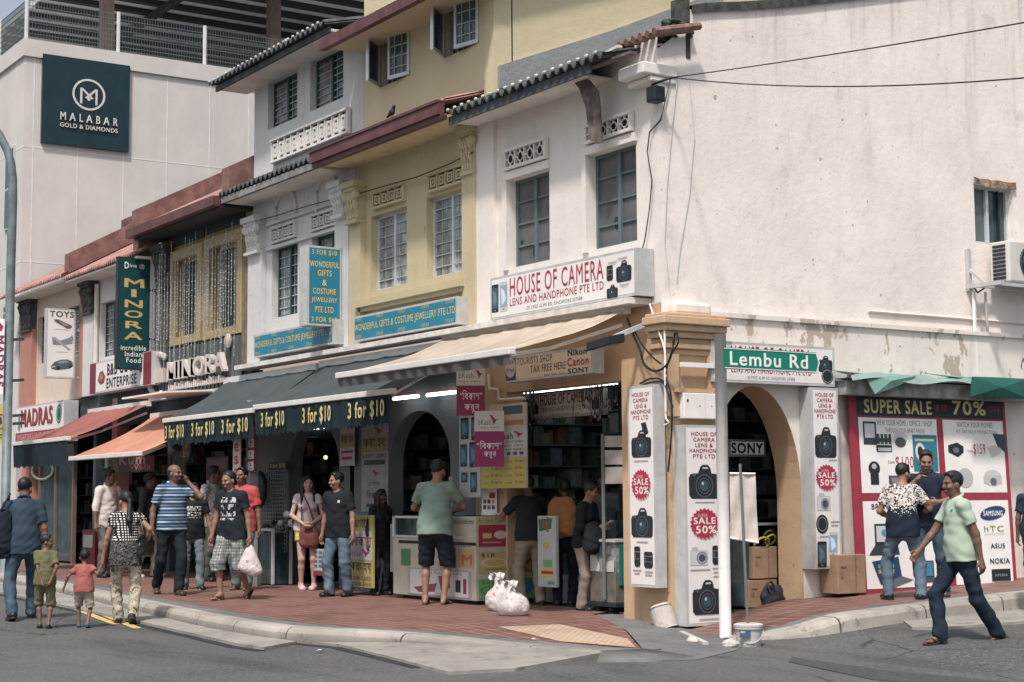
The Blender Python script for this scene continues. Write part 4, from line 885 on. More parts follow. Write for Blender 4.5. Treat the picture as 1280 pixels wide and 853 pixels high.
signbox('shop_sign', 'white sign with heavy black lettering and dark red ends behind the dark green upright sign', 'shop sign', O,U,V,.25,SIGNW,SIGNS,it)
O,U,V = fs(20.5,510,557,80,YF-.35)
it = [('t','MADRAS',.12,.10,.78,.56,(.12,.015,.02),.03),('t','MADRAS',.105,.08,.765,.54,(.28,.04,.05),.02),('c',.9,.33,.055,.24,(.04,.16,.13)),('o',.9,.33,.045,.19,.2,(.35,.42,.38)),('p',[(.04,.55),(.06,.15),(.09,.2),(.1,.6),(.07,.66)],(.2,.2,.22)),('r',0,.68,1,1,(.26,.03,.05)),('t',"SINGAPORE'S FAVOURITE MADRAS",.03,.72,.97,.88,(.5,.42,.42))]
signbox('shop_sign', 'white and dark red shop sign at the left end beside the lamp post', 'shop sign', O,U,V,.3,SIGNW,SIGNS,it)
# illuminated letters on a grille board
t0 = gy(198,478,YF-.12); a = gy(190,430,YF-.1); O = gy(192,447,YF-.1); O = Vector((gy(190,450,YF-.1).x,YF-.1,gy(298,419,YF-.1).z)); e = gy(299,419,YF-.1); zb = gy(198,497,YF-.1).z
t = thing('letter_sign', 'big white raised restaurant letters on a dark slatted board hung with lights', 'shop sign', (O.x,YF-.1,zb))
W_ = e.x-O.x; m = MB(); 
for k in range(24): x = O.x+W_*(k+.5)/24; m.box(x-.045,x+.045,YF-.11,YF-.04,zb,O.z,M('grey_slat', (.10,.115,.12), .6))
m.box(O.x,e.x,YF-.04,YF-.01,zb,O.z,DARK); m.box(O.x,e.x+.02,YF-.16,YF-.01,zb-.06,zb,GREYM); m.build('slatted_board', t)
LW = (.50,.46,.43)
art(t, (O.x,YF-.16,O.z), (W_,0,0), (0,0,zb-O.z), [('t','MINORA',.29,.30,.93,.70,LW,.03)], 'lettering', .005, .09)
m = MB(); rr = random.Random(9); lw = ink(LW)
for k in range(26):
    x = O.x+W_*(.27+.64*k/26); h = rr.uniform(.06,.14); z0 = zb+(O.z-zb)*.10; m.box(x,x+.05,YF-.2,YF-.12,z0,z0+h,lw)
for k in range(34):
    a = -.6+4.2*k/34; m.ball((O.x+W_*.13-W_*.13*math.sin(a)*.9+rr.uniform(-.03,.03), YF-.16, zb+(O.z-zb)*(.48+.44*math.cos(a))), .06, lw, 6, 5)
for k in range(5): m.box(O.x+W_*(.10+.024*k),O.x+W_*(.118+.024*k),YF-.22,YF-.12,zb+(O.z-zb)*.3,zb+(O.z-zb)*(.58+.03*(k%2)),lw)
m.ball((O.x+W_*.92,YF-.16,O.z-.08), (.11,.06,.13), lw, 10, 8)
m.build('small_letters', t)
t = thing('string_lights', 'strings of small white bulbs hanging down the mustard house front', 'fairy lights', (B[4]+2,YF-.15,3.7)); m = MB(); bl = M('clear_bulb', (.52,.54,.55), .3, .05); wr = M('light_string_wire', (.30,.32,.32), .7)
for k in range(44):
    x = B[4]+.15+(B[3]-B[4]-.4)*k/44+rr.uniform(-.04,.04); zt_ = rr.uniform(5.6,6.2); zb_ = rr.uniform(3.7,4.6); y = YF-rr.uniform(.18,.26)
    m.box(x-.004,x+.004,y,y+.008,zb_,zt_,wr); z = zb_
    while z < zt_: m.box(x-.008,x+.008,y-.006,y+.008,z,z+.016,bl); z += rr.uniform(.09,.16)
m.build('light_strand', t)
# ---- signs under the awnings
def panel(name, label, cat, O, U, V, m_, items, th=.02, group=None):
    O = Vector(O); U = Vector(U); V = Vector(V); N = V.cross(U).normalized()
    if N.dot(CAM-O) < 0: N = -N
    t = thing(name, label, cat, O+V+U*.5, group); mb = MB(); mb.prism([O,O+U,O+U+V,O+V], -N*th, m_); mb.build('board', t)
    if items: art(t, O, U, V, items, 'print', .003)
    return t
MAG = (.21,.025,.095); BK = (.05,.05,.055)
def bird(x, y, w, h, c=(.22,.02,.09)): return [('p',[(x,y),(x+.35*w,y+.05*h),(x+.65*w,y+.4*h),(x+w,y+.38*h),(x+.7*w,y+.6*h),(x+.45*w,y+h),(x+.4*w,y+.6*h)],c),('p',[(x+.1*w,y+.1*h),(x+.3*w,y+.1*h),(x+.42*w,y+.55*h)],(.35,.06,.16))]
Pp = gy(600,560,10.95); ex = Vector((_r.x,_r.y,0))
def hung(name, label, cat, lx, ty, by, rx, P, items, group=None, m_=None, th=.012):
    a = gd(lx,ty,P); b = gd(lx,by,P); c = gd(rx,ty,P); return panel(name,label,cat,a,Vector((c.x-a.x,c.y-a.y,0)),Vector((0,0,b.z-a.z)),m_ or SIGNW,items,th,group)
bk1 = [('r',0,0,1,1,MAG),('r',0,0,1,.36,(.50,.48,.47)),('t','bKash',.08,.08,.6,.2,BK)] + bird(.65,.02,.3,.2) + [('t','করুন বকাশ',.08,.26,.85,.31,BK),('t','“িবকাশ”',.12,.46,.9,.66,KWH),('t','করুন',.28,.76,.8,.93,KWH)]
hung('hanging_banner', 'magenta and white cloth banner hanging highest, partly behind the lower one', 'banner', 570.5,461,520,606,gy(590,500,10.8),bk1,'money transfer banners')
hung('hanging_banner', 'lower magenta and white cloth banner hanging above the man behind the counter', 'banner', 593,514,584,630,gy(610,560,10.75),[('r',0,0,1,1,MAG),('r',0,0,1,.365,(.50,.48,.47)),('t','bKash',.14,.15,.55,.25,BK)]+bird(.5,.07,.3,.2)+[('t','করুন বকাশ',.18,.29,.85,.325,BK),('t','“িবকাশ”',.08,.53,.92,.68,KWH),('t','করুন',.32,.73,.72,.85,KWH)],'money transfer banners')
O,U,V = fs(574,519,622,600,10.98)
it = []
for (x,y,w,h) in ((.08,.04,.38,.26),(.6,.04,.36,.28),(.06,.36,.32,.27),(.5,.34,.45,.3),(.1,.7,.3,.12),(.55,.7,.3,.24)): it += phone_art(x,y,w,h,(.04,.12,.18))
panel('phone_poster', 'white poster of mobile phones fixed to the pier left of the lower magenta banner', 'poster', O,U,V,M('poster_pale', (.40,.42,.43), .5, .1), it)
O,U,V = fs(601,508,611,658,11.0); YP = (.40,.34,.10)
it = [('r',0,.0,1,.30,(.42,.36,.30)),('r',.5,.03,.93,.13,(.05,.09,.13)),('r',.05,.2,.95,.26,(.28,.16,.10)),('t','bKash',.3,.35,.72,.42,BK,.01)]+bird(.72,.33,.24,.08)+[('t',s,.3,y,.95,y+.03,BK) for s,y in (('সেন্ড মানি করুন',.44),('টাকা করুন বকাশ',.485),('করা হয় টাকা',.53))]+[('r',.3+.14*k,.575,.38+.14*k,.61,(.05,.06,.07)) for k in range(5)]+[('r',0,.64,1,1,YP)]+[('t','১০ টাকার  ১৯৯  টাকা',.1,.66+.083*k,.95,.70+.083*k,BK) for k in range(4)]
panel('price_poster', 'white and yellow price poster above the man in black leaning on the counter', 'poster', O,U,V,M('poster_pale', (.40,.42,.43), .5, .1), it)
O,U,V = fs(663,494,525,752,11.85); signbox('shop_sign', 'white camera shop sign inside the shop, hung with small toys and cables', 'shop sign', O,U,V,.1,SIGNW,SIGNS,[('t','HOUSE OF CAMERA',.15,.06,.82,.48,(.16,.03,.04),.012),('t','LENS AND HANDPHONE PTE LTD',.15,.56,.82,.74,(.16,.03,.04)),('t','120 SYED ALWI RD, SINGAPORE 207688',.28,.84,.7,.92,(.12,.12,.12))]+cam_art(.03,.3,.09,.5)+cam_art(.87,.3,.1,.5),SPROJ)
t = thing('hanging_trinkets', 'tangle of small trinkets, cables and key rings dangling along the shop opening', 'hanging goods', gy(720,500,11.7)); m = MB(); rr = random.Random(4)
tm = [M('trinket_%d' % i, c, .4) for i, c in enumerate(((.05,.06,.06),(.3,.31,.3),(.10,.12,.10),(.2,.1,.07)))]
for k in range(80):
    px = rr.choice((rr.uniform(654,668), rr.uniform(715,783), rr.uniform(735,783))); q = gy(px, 488-(px-655)*.07, 11.62+rr.uniform(0,.15)); L = rr.uniform(.05,.42) * (1 if px > 700 else 1.3)
    m.tube([q, q+Vector((rr.uniform(-.04,.04),0,-L))], .005, tm[0], 4)
    m.ball((q.x+rr.uniform(-.04,.04), q.y, q.z-L), (rr.uniform(.008,.022),.014,rr.uniform(.012,.03)), rr.choice(tm), 6, 5)
m.build('trinkets', t)
# fluorescent tubes (lit in the photograph)
def tube_light(label, a, b, Y):
    p = gy(*a, Y); q = gy(*b, Y); q.z = p.z; t = thing('tube_light', label, 'tube light', (p+q)/2, 'fluorescent tubes under the ledge'); m = MB(); m.bar(p+Vector((0,0,.05)), q+Vector((0,0,.05)), .06, .05, WHITE); m.build('batten', t); m = MB(); m.tube([p, q], .02, TUBE, 8); m.build('lamp_tube', t)
tube_light('long lit fluorescent tube above the shop sign inside the camera shop', (653,491), (783,478), 12.0)
tube_light('lit fluorescent tube over the grey arch, nearer the hanging banners', (534,494.5), (570,488.5), 11.1)
tube_light('short lit fluorescent tube over the grey arch, left of the longer one', (492,499), (523,493.5), 11.1)
tube_light('lit tube deep inside the arch under the dark awning', (378,537), (412,535), 12.3)
# bengali posters on the grey arcade pier and boards on the ground
pg = M('poster_grey', (.27,.29,.30), .6, .15, 6)
O,U,V = fs(452,517,640,485,YF-.02)
it = [('t','িবকাশ',.08,.02,.95,.12,BK,.01)]+bird(.45,.15,.4,.08)+[('r',0,.25,1,.4,(.26,.24,.10)),('t','করা হয়',.08,.26,.92,.38,BK,.01),('t','E-SIM CARD',.05,.42,.95,.46,BK),('r',.1,.48,.9,.53,BK)]+bird(.4,.58,.3,.07)+[('t','এখােন',.3,.7,.7,.74,BK),('t','িবকােশ',.2,.78,.8,.87,BK),('r',.2,.92,.8,.95,BK)]
panel('pier_poster', 'tall grey bengali poster pasted on the pier left of the second arch', 'poster', O,U,V,pg,it,.012)
O,U,V = fs(425,520,583,443,YF-.08)
panel('pier_poster', 'small poster with a bird logo hanging just under the right end of the dark valance', 'poster', O,U,V,M('poster_pale', (.40,.42,.43), .5, .1),bird(.4,.15,.4,.14)+[('r',0,.36,1,.64,(.33,.29,.10)),('t','করা হয়',.1,.40,.92,.6,BK,.01),('r',.12,.7,.9,.75,KRED),('r',.12,.82,.85,.88,KRED)],.012)
O,U,V = fs(437,644,733,466,10.75); YB = M('poster_yellow', (.37,.33,.12), .5, .1)
t = panel('standing_board', 'yellow and white bengali poster board standing behind the man in the black polo', 'poster board', O,U,V,YB,[('r',.03,.22,.97,.62,(.42,.42,.41)),('t','এখােন',.2,.05,.85,.17,BK,.01),('t','িবকাশ',.1,.25,.95,.43,(.2,.02,.05),.01),('t','bKash',.12,.5,.55,.57,BK)]+bird(.5,.47,.4,.12)+[('t','করা হয়',.06,.65,.94,.8,BK,.01),('t','E-SIM CARD',.06,.85,.94,.905,BK),('t','AVAILABLE-HERE',.04,.93,.96,.98,BK)],.03)
O,U,V = fs(488,655,715,517,10.95); panel('standing_board', 'dim white bengali board standing at the left side of the sim card kiosk', 'poster board', O,U,V,pg,[('t','িবকােশ',.25,.16,.75,.32,BK,.01),('r',.2,.39,.8,.43,BK),('c',.4,.62,.22,.12,(.12,.12,.13)),('r',.25,.66,.75,.8,(.12,.14,.15)),('r',.2,.88,.8,.95,BK)],.03)
O,U,V = fs(391,686,719,411,10.8); panel('standing_board', 'low white leaflet board on the ground left of the man in the black polo', 'poster board', O,U,V,M('poster_pale', (.40,.42,.43), .5, .1),[('r',.0,.82,1,1,(.2,.03,.05))]+[('r',.08+.3*(k%3),.08+.17*(k//3),.3+.3*(k%3),.18+.17*(k//3),(.12,.14,.16)) for k in range(12)],.03)
O,U,V = fs(336,578,588,358,11.1); panel('shop_sign', 'little dark board with yellow price lettering over the grilles of the gift shop', 'price board', O,U,V,DARK,[('t','3 for $10',.08,.2,.92,.8,KYEL,.01)],.03)
# strips and signs before the mustard and white houses
O,U,V = fs(291.5,536,600,300,10.3); panel('strip_sign', 'narrow upright strip with red letters hung beside the sticker pole', 'strip sign', O,U,V,M('strip_pink', (.50,.40,.37), .6),[('t',s,.2,.05+.24*k,.8,.22+.24*k,(.33,.04,.04),.02) for k, s in enumerate('Rest')],.02)
p = gz(314,702,.15); p = gy(314,700,10.55); 
t = thing('awning_pole', 'pale steel pole with a column of red and white stickers under the dark awning', 'pole', (p.x,10.55,.15)); m = MB(); m.box(p.x-.07,p.x+.07,10.48,10.62,.15,3.0,M('pole_grey', (.30,.31,.31), .5)); m.build('pole', t)
a = gy(309.5,533,10.47); b = gy(309.5,590,10.47); w = gy(318.5,560,10.47).x-a.x
art(t, a, (w,0,0), (0,0,b.z-a.z), [('r',0,0,1,1,(.30,.03,.06))]+sum([[('r',.1,.03+.25*k,.9,.22+.25*k,KWH)]+bird(.3,.06+.25*k,.4,.1)+[('r',.25,.18+.25*k,.75,.195+.25*k,BK)] for k in range(4)], []), 'sticker')
O,U,V = fs(240,538,553,292,10.75); signbox('shop_sign', 'white sign with black capitals tucked under the dark valance', 'shop sign', O,U,V,.1,M('poster_pale', (.40,.42,.43), .5, .1),SIGNS,[('t','ENTERPRISE',.05,.15,.72,.8,BK,.03)]+lens_art(.8,.15,.06,.4)+lens_art(.9,.1,.06,.4))
O,U,V = fs(139,573,592,193,11.0); signbox('shop_sign', 'dark red snack shop sign under the orange awning', 'shop sign', O,U,V,.08,M('sign_dark_red', (.085,.015,.02), .5),DARK,[('p',[(.03,.1),(.12,.05),(.2,.9),(.08,.95)],(.12,.10,.03)),('t','Kum',.2,-.15,.8,.5,(.30,.22,.22),.03),('t','Wala',.45,.5,.92,.85,(.30,.22,.22),.01)])
t = thing('neon_sign', 'little round coloured open sign glowing in the shop window over the bald man', 'neon sign', gy(236,563,10.9)); p = gy(236,563,10.9); m = MB(); m.lathe((0,0,0), [(.01,0),(.2,0),(.2,.05),(.01,.05)], DARK); m.v = [(p.x+v[0], p.y-v[2], p.z+v[1]) for v in m.v]; m.build('disc', t)
art(t, (p.x-.13,p.y-.05,p.z+.12), (.26,0,0), (0,0,-.24), [('t','O',0,.0,.42,.45,(.05,.25,.5),.02),('t','P',.5,.0,.9,.45,(.5,.12,.05),.02),('t','E',.05,.55,.42,1,(.5,.3,.05),.02),('t','N',.5,.55,.95,1,(.05,.3,.3),.02)], 'lettering')
# lamp post at the left edge with its banner and notice
p = gy(6.5,640,8.95); t = thing('lamp_post', 'tall grey steel lamp post curving over at the left edge of the road', 'street lamp', (p.x,p.y,.15)); m = MB(); tp = gd(16,250,p)
c0 = gd(15.5,215,p); pts = [(p.x,p.y,.15),(p.x,p.y,gd(14,330,p).z),tuple(tp),tuple(gd(16,225,p)),tuple(gd(14,205,p)),tuple(gd(9,188,p)),tuple(gd(0,170,p)),tuple(gd(-25,135,p))]
m.tube(pts, .088, M('lamp_post_steel', (.125,.165,.175), .5, .25, 5), 12, .075); m.build('pole', t, True)
m = MB(); 
for z in (425,476,520,530): q = gd(16,z,p); m.bar(q, gd(30,z-1,p), .05, .05, DARK)
m.build('bracket', t)
t = thing('lamp_post_banner', 'white cloth banner with dark pink upright lettering strapped to the lamp post', 'banner', gd(5,493,p)); a = gd(-16,400,p); b = gd(-16,494,p); c = gd(9,400,p); m = MB(); U = c-a; U.z = 0; V = Vector((0,0,b.z-a.z)); q = -Vector((_f.x,_f.y,0))*.15; a = a+q; m.prism([a,a+U,a+U+V,a+V], -q*.1, SIGNW); m.build('cloth', t)
art(t, a+U+V*.22, V*.68, -U*.36, [('t','MADRAS',0,0,1,1,(.20,.02,.09),.03)], 'lettering'); art(t, a, U, V, [('p',[(.7,.03),(.95,.1),(.85,.17),(.6,.12)],(.28,.03,.05))], 'emblem')
t = thing('notice', 'yellow no walking notice fixed to the lamp post', 'notice', gd(5,556,p)); a = gd(-12,506,p)+q*1.3; b = gd(-12,556,p); c = gd(10,506,p); U = c-a; U.z = 0; V = Vector((0,0,b.z-gd(-12,506,p).z)); m = MB(); m.prism([a,a+U,a+U+V,a+V], -q*.08, M('notice_yellow', (.50,.43,.17), .5)); m.build('plate', t)
art(t, a, U, V, [('o',.66,.43,.24,.19,.16,(.3,.05,.05)),('c',.66,.35,.05,.03,BK),('r',.6,.38,.72,.5,BK),('r',.45,.75,.9,.77,BK),('r',.45,.82,.9,.84,BK)], 'print')
# ---- awnings
def cloth_mat(name, col, rib=9, dirt=.4, thru=0.):
    t = NT(name); c = t.mix(t.rng(t.noise(1.2, 7, .7), .3, .7), mul(col, .8), mul(col, 1.12)); c = t.mix(t.math('MULTIPLY', t.rng(t.noise(2.2, 8, .75, t.mp((2.5,.5,1))), .5, .72), dirt), c, mul(col, .35))
    t.bump(t.noise(5, 5), .4, .03); t.fin(c, .85, 0, .15)
    if thru:
        tr = t.n('ShaderNodeBsdfTranslucent'); t.l(c, tr.inputs[0]); mx = t.n('ShaderNodeMixShader'); mx.inputs[0].default_value = thru; out = t.t.nodes['Material Output']
        t.l(t.b.outputs[0], mx.inputs[1]); t.l(tr.outputs[0], mx.inputs[2]); t.l(mx.outputs[0], out.inputs[0])
    return t.mat
def awning(label, x0, x1, y0, z0, y1, z1, mat, bar, val=0, vmat=None, items=None, scallop=.045, n=14, group=None, seams=4):
    t = thing('awning', label, 'awning', ((x0+x1)/2, y1, z1), group); m = MB(); rows = []
    for j in range(7):
        f = j/6; rows.append([(x0+(x1-x0)*i/n, y0+(y1-y0)*f, z0+(z1-z0)*f-.07*math.sin(math.pi*f)+.014*math.sin(i*2.1+j)) for i in range(n+1)])
    m.grid(rows, mat); m.build('canopy', t, True)
    m = MB(); m.box(x0-.03,x1+.03,y0-.05,y0+.04,z0-.06,z0+.015,bar); m.build('front_bar', t, bevel=.01)
    m = MB()
    for x in (x0+.12, x1-.12): xm = x+(.35 if x < (x0+x1)/2 else -.35); m.bar((x,y0+.05,z0-.05), (xm,(y0+y1)/2,(z0+z1)/2-.2), .05, .04, bar); m.bar((xm,(y0+y1)/2,(z0+z1)/2-.2), (x,y1-.03,z1-.2), .05, .04, bar)
    m.bar((x0,y1-.04,z1-.03), (x1,y1-.04,z1-.03), .1, .1, bar); m.build('folding_arm', t)
    if val:
        m = MB(); k = int((x1-x0)/.17); rr = random.Random(int(x1*50)); top = []; bot = []
        for i in range(k*4+1):
            x = x0+(x1-x0)*i/(k*4); w = .018*math.sin(i*.9+2*math.sin(i*.13)); ph = (i % 4)/4; top.append((x, y0-.03+w*.3, z0-.05)); bot.append((x, y0-.03+w+.02, z0-.05-val-scallop*(1-abs(2*ph-1))*rr.uniform(.7,1.2)))
        mid = [tuple(a*.5+b*.5 for a, b in zip(p, q)) for p, q in zip(top, bot)]
        m.grid([top, mid, bot], vmat); m.build('valance', t, True)
        if items: art(t, (x0,y0-.055,z0-.05), (x1-x0,0,0), (0,0,-val), items, 'lettering', .006)
    return t
BEI = cloth_mat('beige_awning_cloth', (.66,.58,.48), dirt=.45, thru=.4); DGR = cloth_mat('dark_grey_awning_cloth', (.060,.072,.078), dirt=.3); VAL = cloth_mat('dark_valance_cloth', (.016,.030,.038)); ORA = cloth_mat('faded_orange_awning_cloth', (.62,.32,.225), dirt=.4, thru=.3); RDA = cloth_mat('faded_red_awning_cloth', (.36,.145,.13), dirt=.5, thru=.25)
BARW = M('white_awning_bar', (.60,.59,.57), .5, .1)
awning('long sun bleached beige awning over the camera shop', -18.72, -14.72, 9.6, 3.05, 11.2, 3.6, BEI, BARW, .12, cloth_mat('beige_valance', (.10,.10,.095)), None, .0, 24)
vt = lambda ps: [('t','3 for $10',a,.18,b,.86,(.60,.50,.22),.02) for a,b in ps]
awning('dark grey awning with three yellow price marks on its valance', -22.35, -18.22, 10.1, 2.84, 11.2, 3.52, DGR, BARW, .36, VAL, vt(((.07,.26),(.40,.61),(.73,.97))), group='dark grey awnings')
awning('dark grey awning left of the sticker pole, its price marks creased', -25.95, -22.45, 10.1, 2.80, 11.2, 3.50, DGR, BARW, .36, VAL, vt(((.04,.27),(.36,.62),(.70,.98))), group='dark grey awnings')
awning('faded orange awning pulled low', -29.2, -25.78, 9.6, 2.25, 11.15, 3.05, ORA, BARW, .0)
awning('faded red awning with a dark fringe', -32.7, -29.4, 9.6, 2.62, 11.15, 3.3, RDA, BARW, .42, VAL, None)
m = MB(); a = gy(205,522,11.0); m.prism([(gy(172,527,10.6).x,10.3,3.28),(gy(228,500,10.6).x,10.3,3.28),(gy(228,500,10.6).x,11.28,3.34),(gy(172,527,10.6).x,11.28,3.34)], (0,0,.03), WHITE); tag(m.build('rain_shelf'), 'thin white rain shelf above the orange awning', 'shelf')
# ---- the side of the corner house
Xp = XS+.10; O = gx(1060,487,Xp); BL = gx(1068,747,XS+.30); TR = gx(1255,497,Xp); U = Vector((0,TR.y-O.y,0)); V = BL-O; V.y *= .6
red = M('poster_red', (.27,.035,.055), .5, .1)
it = [('r',.045,.03,.985,.125,(.012,.022,.035)),('t','SUPER SALE',.09,.043,.51,.113,(.62,.50,.20),.02),('t','UP TO',.53,.06,.61,.09,(.32,.05,.07),.02),('t','70%',.645,.035,.865,.108,(.60,.52,.28),.02),('t','OFF',.88,.058,.965,.09,(.25,.03,.05),.03),
      ('r',.05,.135,.535,.505,KWH),('r',.575,.135,.975,.505,KWH),('r',.05,.545,.56,.965,KWH),('r',.60,.545,.975,.965,KWH),
      ('t','VIEW YOUR HOME / OFFICE / SHOP',.16,.145,.505,.172,KDK),('t','THROUGH YOUR SMART PHONE',.21,.185,.455,.208,KDK),('t','WATCH YOUR MOVIES',.665,.145,.905,.17,KDK),('t','AT 100 INCH PROJECTION',.66,.185,.93,.208,KDK)]
it += [('r',.075,.155,.155,.27,KDK),('r',.085,.165,.145,.235,(.55,.57,.6)),('r',.15,.235,.245,.255,KDK)]+[('r',.155+.024*k,.215,.172+.024*k,.265,(.05,.06,.07)) for k in range(4)]+[('r',.15,.27,.245,.305,KDK),('r',.16,.283,.24,.3,(.5,.5,.52)),
      ('c',.30,.235,.045,.035,(.5,.5,.5)),('c',.30,.255,.034,.026,(.06,.08,.08)),('r',.375,.215,.53,.40,(.03,.17,.23)),('r',.39,.235,.51,.247,(.5,.5,.3)),('c',.42,.30,.03,.045,(.6,.6,.6)),('c',.42,.30,.017,.028,KBLK),('t','from',.215,.345,.255,.362,KDK),('t','$100',.262,.325,.375,.39,KRED,.0),
      ('c',.13,.385,.035,.035,KBLK),('r',.105,.39,.155,.465,KBLK),('c',.13,.375,.015,.014,(.4,.4,.4)),('r',.215,.42,.33,.485,(.06,.07,.08)),('r',.23,.43,.315,.455,(.2,.22,.22)),
      ('p',[(.6,.265),(.66,.25),(.70,.27),(.70,.30),(.66,.325),(.6,.30)],KBLK),('c',.65,.29,.02,.015,(.12,.14,.15)),('t','from',.725,.285,.76,.3,KDK),('t','$159',.765,.255,.845,.315,KRED),('p',[(.9,.2),(.985,.205),(.985,.3),(.93,.27)],(.03,.06,.08)),('p',[(.86,.275),(.90,.26),(.95,.275),(.95,.3),(.89,.325)],(.5,.5,.48)),
      ('c',.88,.43,.06,.042,(.5,.5,.48)),('r',.82,.42,.94,.46,(.45,.45,.44)),('c',.885,.45,.022,.02,(.1,.12,.14)),('c',.70,.43,.05,.05,(.42,.43,.43)),
      ('t','BRANDS',.10,.558,.25,.585,KDK,.01),
      ('r',.11,.655,.245,.755,KBLK),('r',.12,.665,.235,.742,(.5,.52,.54)),('c',.17,.70,.02,.018,(.1,.25,.4)),('p',[(.11,.755),(.245,.755),(.255,.805),(.07,.805)],(.03,.04,.05)),
      ('p',[(.085,.835),(.245,.815),(.26,.91),(.13,.945)],(.02,.05,.12))]+[('r',.12+.035*a,.85+.025*b,.145+.035*a,.868+.025*b,c) for a in range(3) for b in range(2) for c in ((.35,.28,.08) if (a+b)%2 else (.1,.3,.2),)]+[('p',[(.13,.945),(.26,.91),(.33,.93),(.2,.965)],(.12,.13,.14)),
      ('r',.345,.84,.46,.92,KBLK),('r',.352,.845,.453,.915,(.05,.2,.3)),('p',[(.345,.92),(.46,.92),(.48,.945),(.34,.945)],(.06,.07,.08)),
      ('r',.62,.56,.71,.68,(.4,.2,.08)),('r',.63,.57,.67,.66,(.5,.4,.1)),('r',.64,.72,.72,.79,KBLK),('r',.65,.85,.74,.94,(.06,.1,.11)),
      ('p',[(.785+.08+.085*math.cos(a*math.pi/10),.61-.012*math.cos(a*math.pi/10)+.034*math.sin(a*math.pi/10)) for a in range(20)],(.02,.05,.13)),('t','SAMSUNG',.80,.598,.93,.625,KWH,.02),
      ('t','hTC',.80,.675,.93,.705,(.12,.22,.06)),('t','quietly brilliant',.80,.712,.93,.722,(.2,.3,.15)),('t','ASUS',.835,.765,.93,.79,(.02,.06,.08),.02),('t','NOKIA',.825,.84,.955,.868,(.02,.06,.1),.02),('r',.83,.895,.955,.955,(.012,.02,.025)),('t','XPERIA',.85,.92,.935,.932,(.3,.3,.3))]
panel('sale_poster', 'huge red framed electronics sale poster leaning on the side wall behind the walking man', 'poster', O,U,V,red,it,.03)
t = thing('torn_awning', 'grey awning beam with rags of torn green cloth above the sale poster', 'awning', gx(1160,480,XS)); m = MB(); a = gx(1045,476,XS+.12); b = gx(1290,487,XS+.12)
m.box(XS+.04,XS+.3,a.y,b.y,a.z-.17,a.z+.0,M('weathered_beam', (.26,.27,.265), .8, .4, 6)); m.box(XS+.05,XS+.36,a.y-.05,b.y,a.z+.02,a.z+.055,M('pale_green_edge', (.36,.43,.41), .7, .2)); m.build('beam', t)
TG = cloth_mat('torn_green_cloth', (.17,.31,.275), dirt=.5); TG2 = cloth_mat('dark_green_cloth', (.028,.115,.10), dirt=.5); q = XS+.38
def rag(pts, m_):
    m = MB(); n = len(pts); c = sum(pts, Vector())/n; c += Vector((.05,0,0)); m.add([c]+pts, [(0,i+1,(i+1)%n+1) for i in range(n)], m_); m.add([c-Vector((.015,0,0))]+[p-Vector((.015,0,0)) for p in pts], [(0,i+1,(i+1)%n+1) for i in range(n)], m_); m.build('cloth_rag', t)
m = MB(); m.grid([[Vector((XS+.04,y_,a.z+.10)),Vector((XS+.40,y_,a.z+.075+.02*math.sin(y_*9))),Vector((XS+.44,y_,a.z+.0+.03*math.sin(y_*5)))] for y_ in [a.y-.05+(b.y-a.y)*k/30 for k in range(31)]], cloth_mat('pale_green_cloth', (.25,.36,.33), dirt=.4)); m.build('cloth_edge', t)
rag([gx(*p,q+.02*i) for i,p in enumerate(((1080,468),(1112,467),(1146,470),(1122,483),(1094,493)))], TG)
rag([gx(*p,q+.12) for p in ((1216,471),(1250,472),(1285,474),(1285,499),(1240,497),(1213,496))], TG2)
rag([gx(*p,q) for p in ((1040,463),(1078,467),(1060,468))], TG); rag([gx(*p,q) for p in ((1150,466),(1215,472),(1213,478),(1190,472))], TG)
# air conditioner on its bracket
a = gx(1245,300,XU); t = thing('air_conditioner', 'pale air conditioner unit on a steel bracket beside the upper side window', 'air conditioner', a-Vector((0,0,.5)))
y0 = gx(1213,350,XU).y; X1 = XU+.42; a0 = gx(1261,300,X1); yz = gx(1245,352,X1); AC = M('air_conditioner_casing', (.56,.55,.52), .5, .08, 4)
m = MB(); AY, AZ, AB = a0.y, a0.z, yz.z+.02; m.box(XU+.10,X1,AY,AY+1.0,AB,AZ,AC); m.build('casing', t, bevel=.02)
m = MB()
for k in range(9): z = AB+.06+(AZ-AB-.12)*k/8; m.box(XU+.16,X1-.06,AY-.012,AY-.001,z-.02,z+.012,DARK)
m.build('side_louvre', t)
m = MB(); fc = Vector((X1+.002, AY+.42, (AB+AZ)/2)); rr_ = (AZ-AB)*.43
m.poly([fc+Vector((0,rr_*math.cos(i*math.pi/16),rr_*math.sin(i*math.pi/16))) for i in range(32)], TEALD)
for k in range(1,6): m.tube([fc+Vector((.02,rr_*k/5*math.cos(i*math.pi/12),rr_*k/5*math.sin(i*math.pi/12))) for i in range(25)], .006, M('grille_dark', (.06,.09,.10), .5), 5)
for k in range(8): m.bar(fc+Vector((.02,0,0)), fc+Vector((.02,rr_*math.cos(k*math.pi/4),rr_*math.sin(k*math.pi/4))), .012, .012, M('grille_dark', (.06,.09,.10), .5))
m.build('fan_grille', t)
m = MB(); p = gx(1210,350,XU+.02); zt_ = gx(1209,312,XU+.02).z; 
for y in (p.y, AY+.9): m.bar((XU+.03,y,zt_),(XU+.03,y,p.z-.14), .06, .05, GREYM); m.bar((XU,y,AB-.05),(X1+.15,y,AB-.05), .06, .05, GREYM); m.bar((XU+.03,y,AB+.18),(XU+.3,y,AB-.04), .035, .035, GREYM)
m.bar((XU+.12,p.y,AB-.04),(XU+.12,AY+1,AB-.04), .05, .04, GREYM); m.bar((X1-.02,p.y,AB-.04),(X1-.02,AY+1,AB-.04), .05, .04, GREYM); m.build('bracket', t)
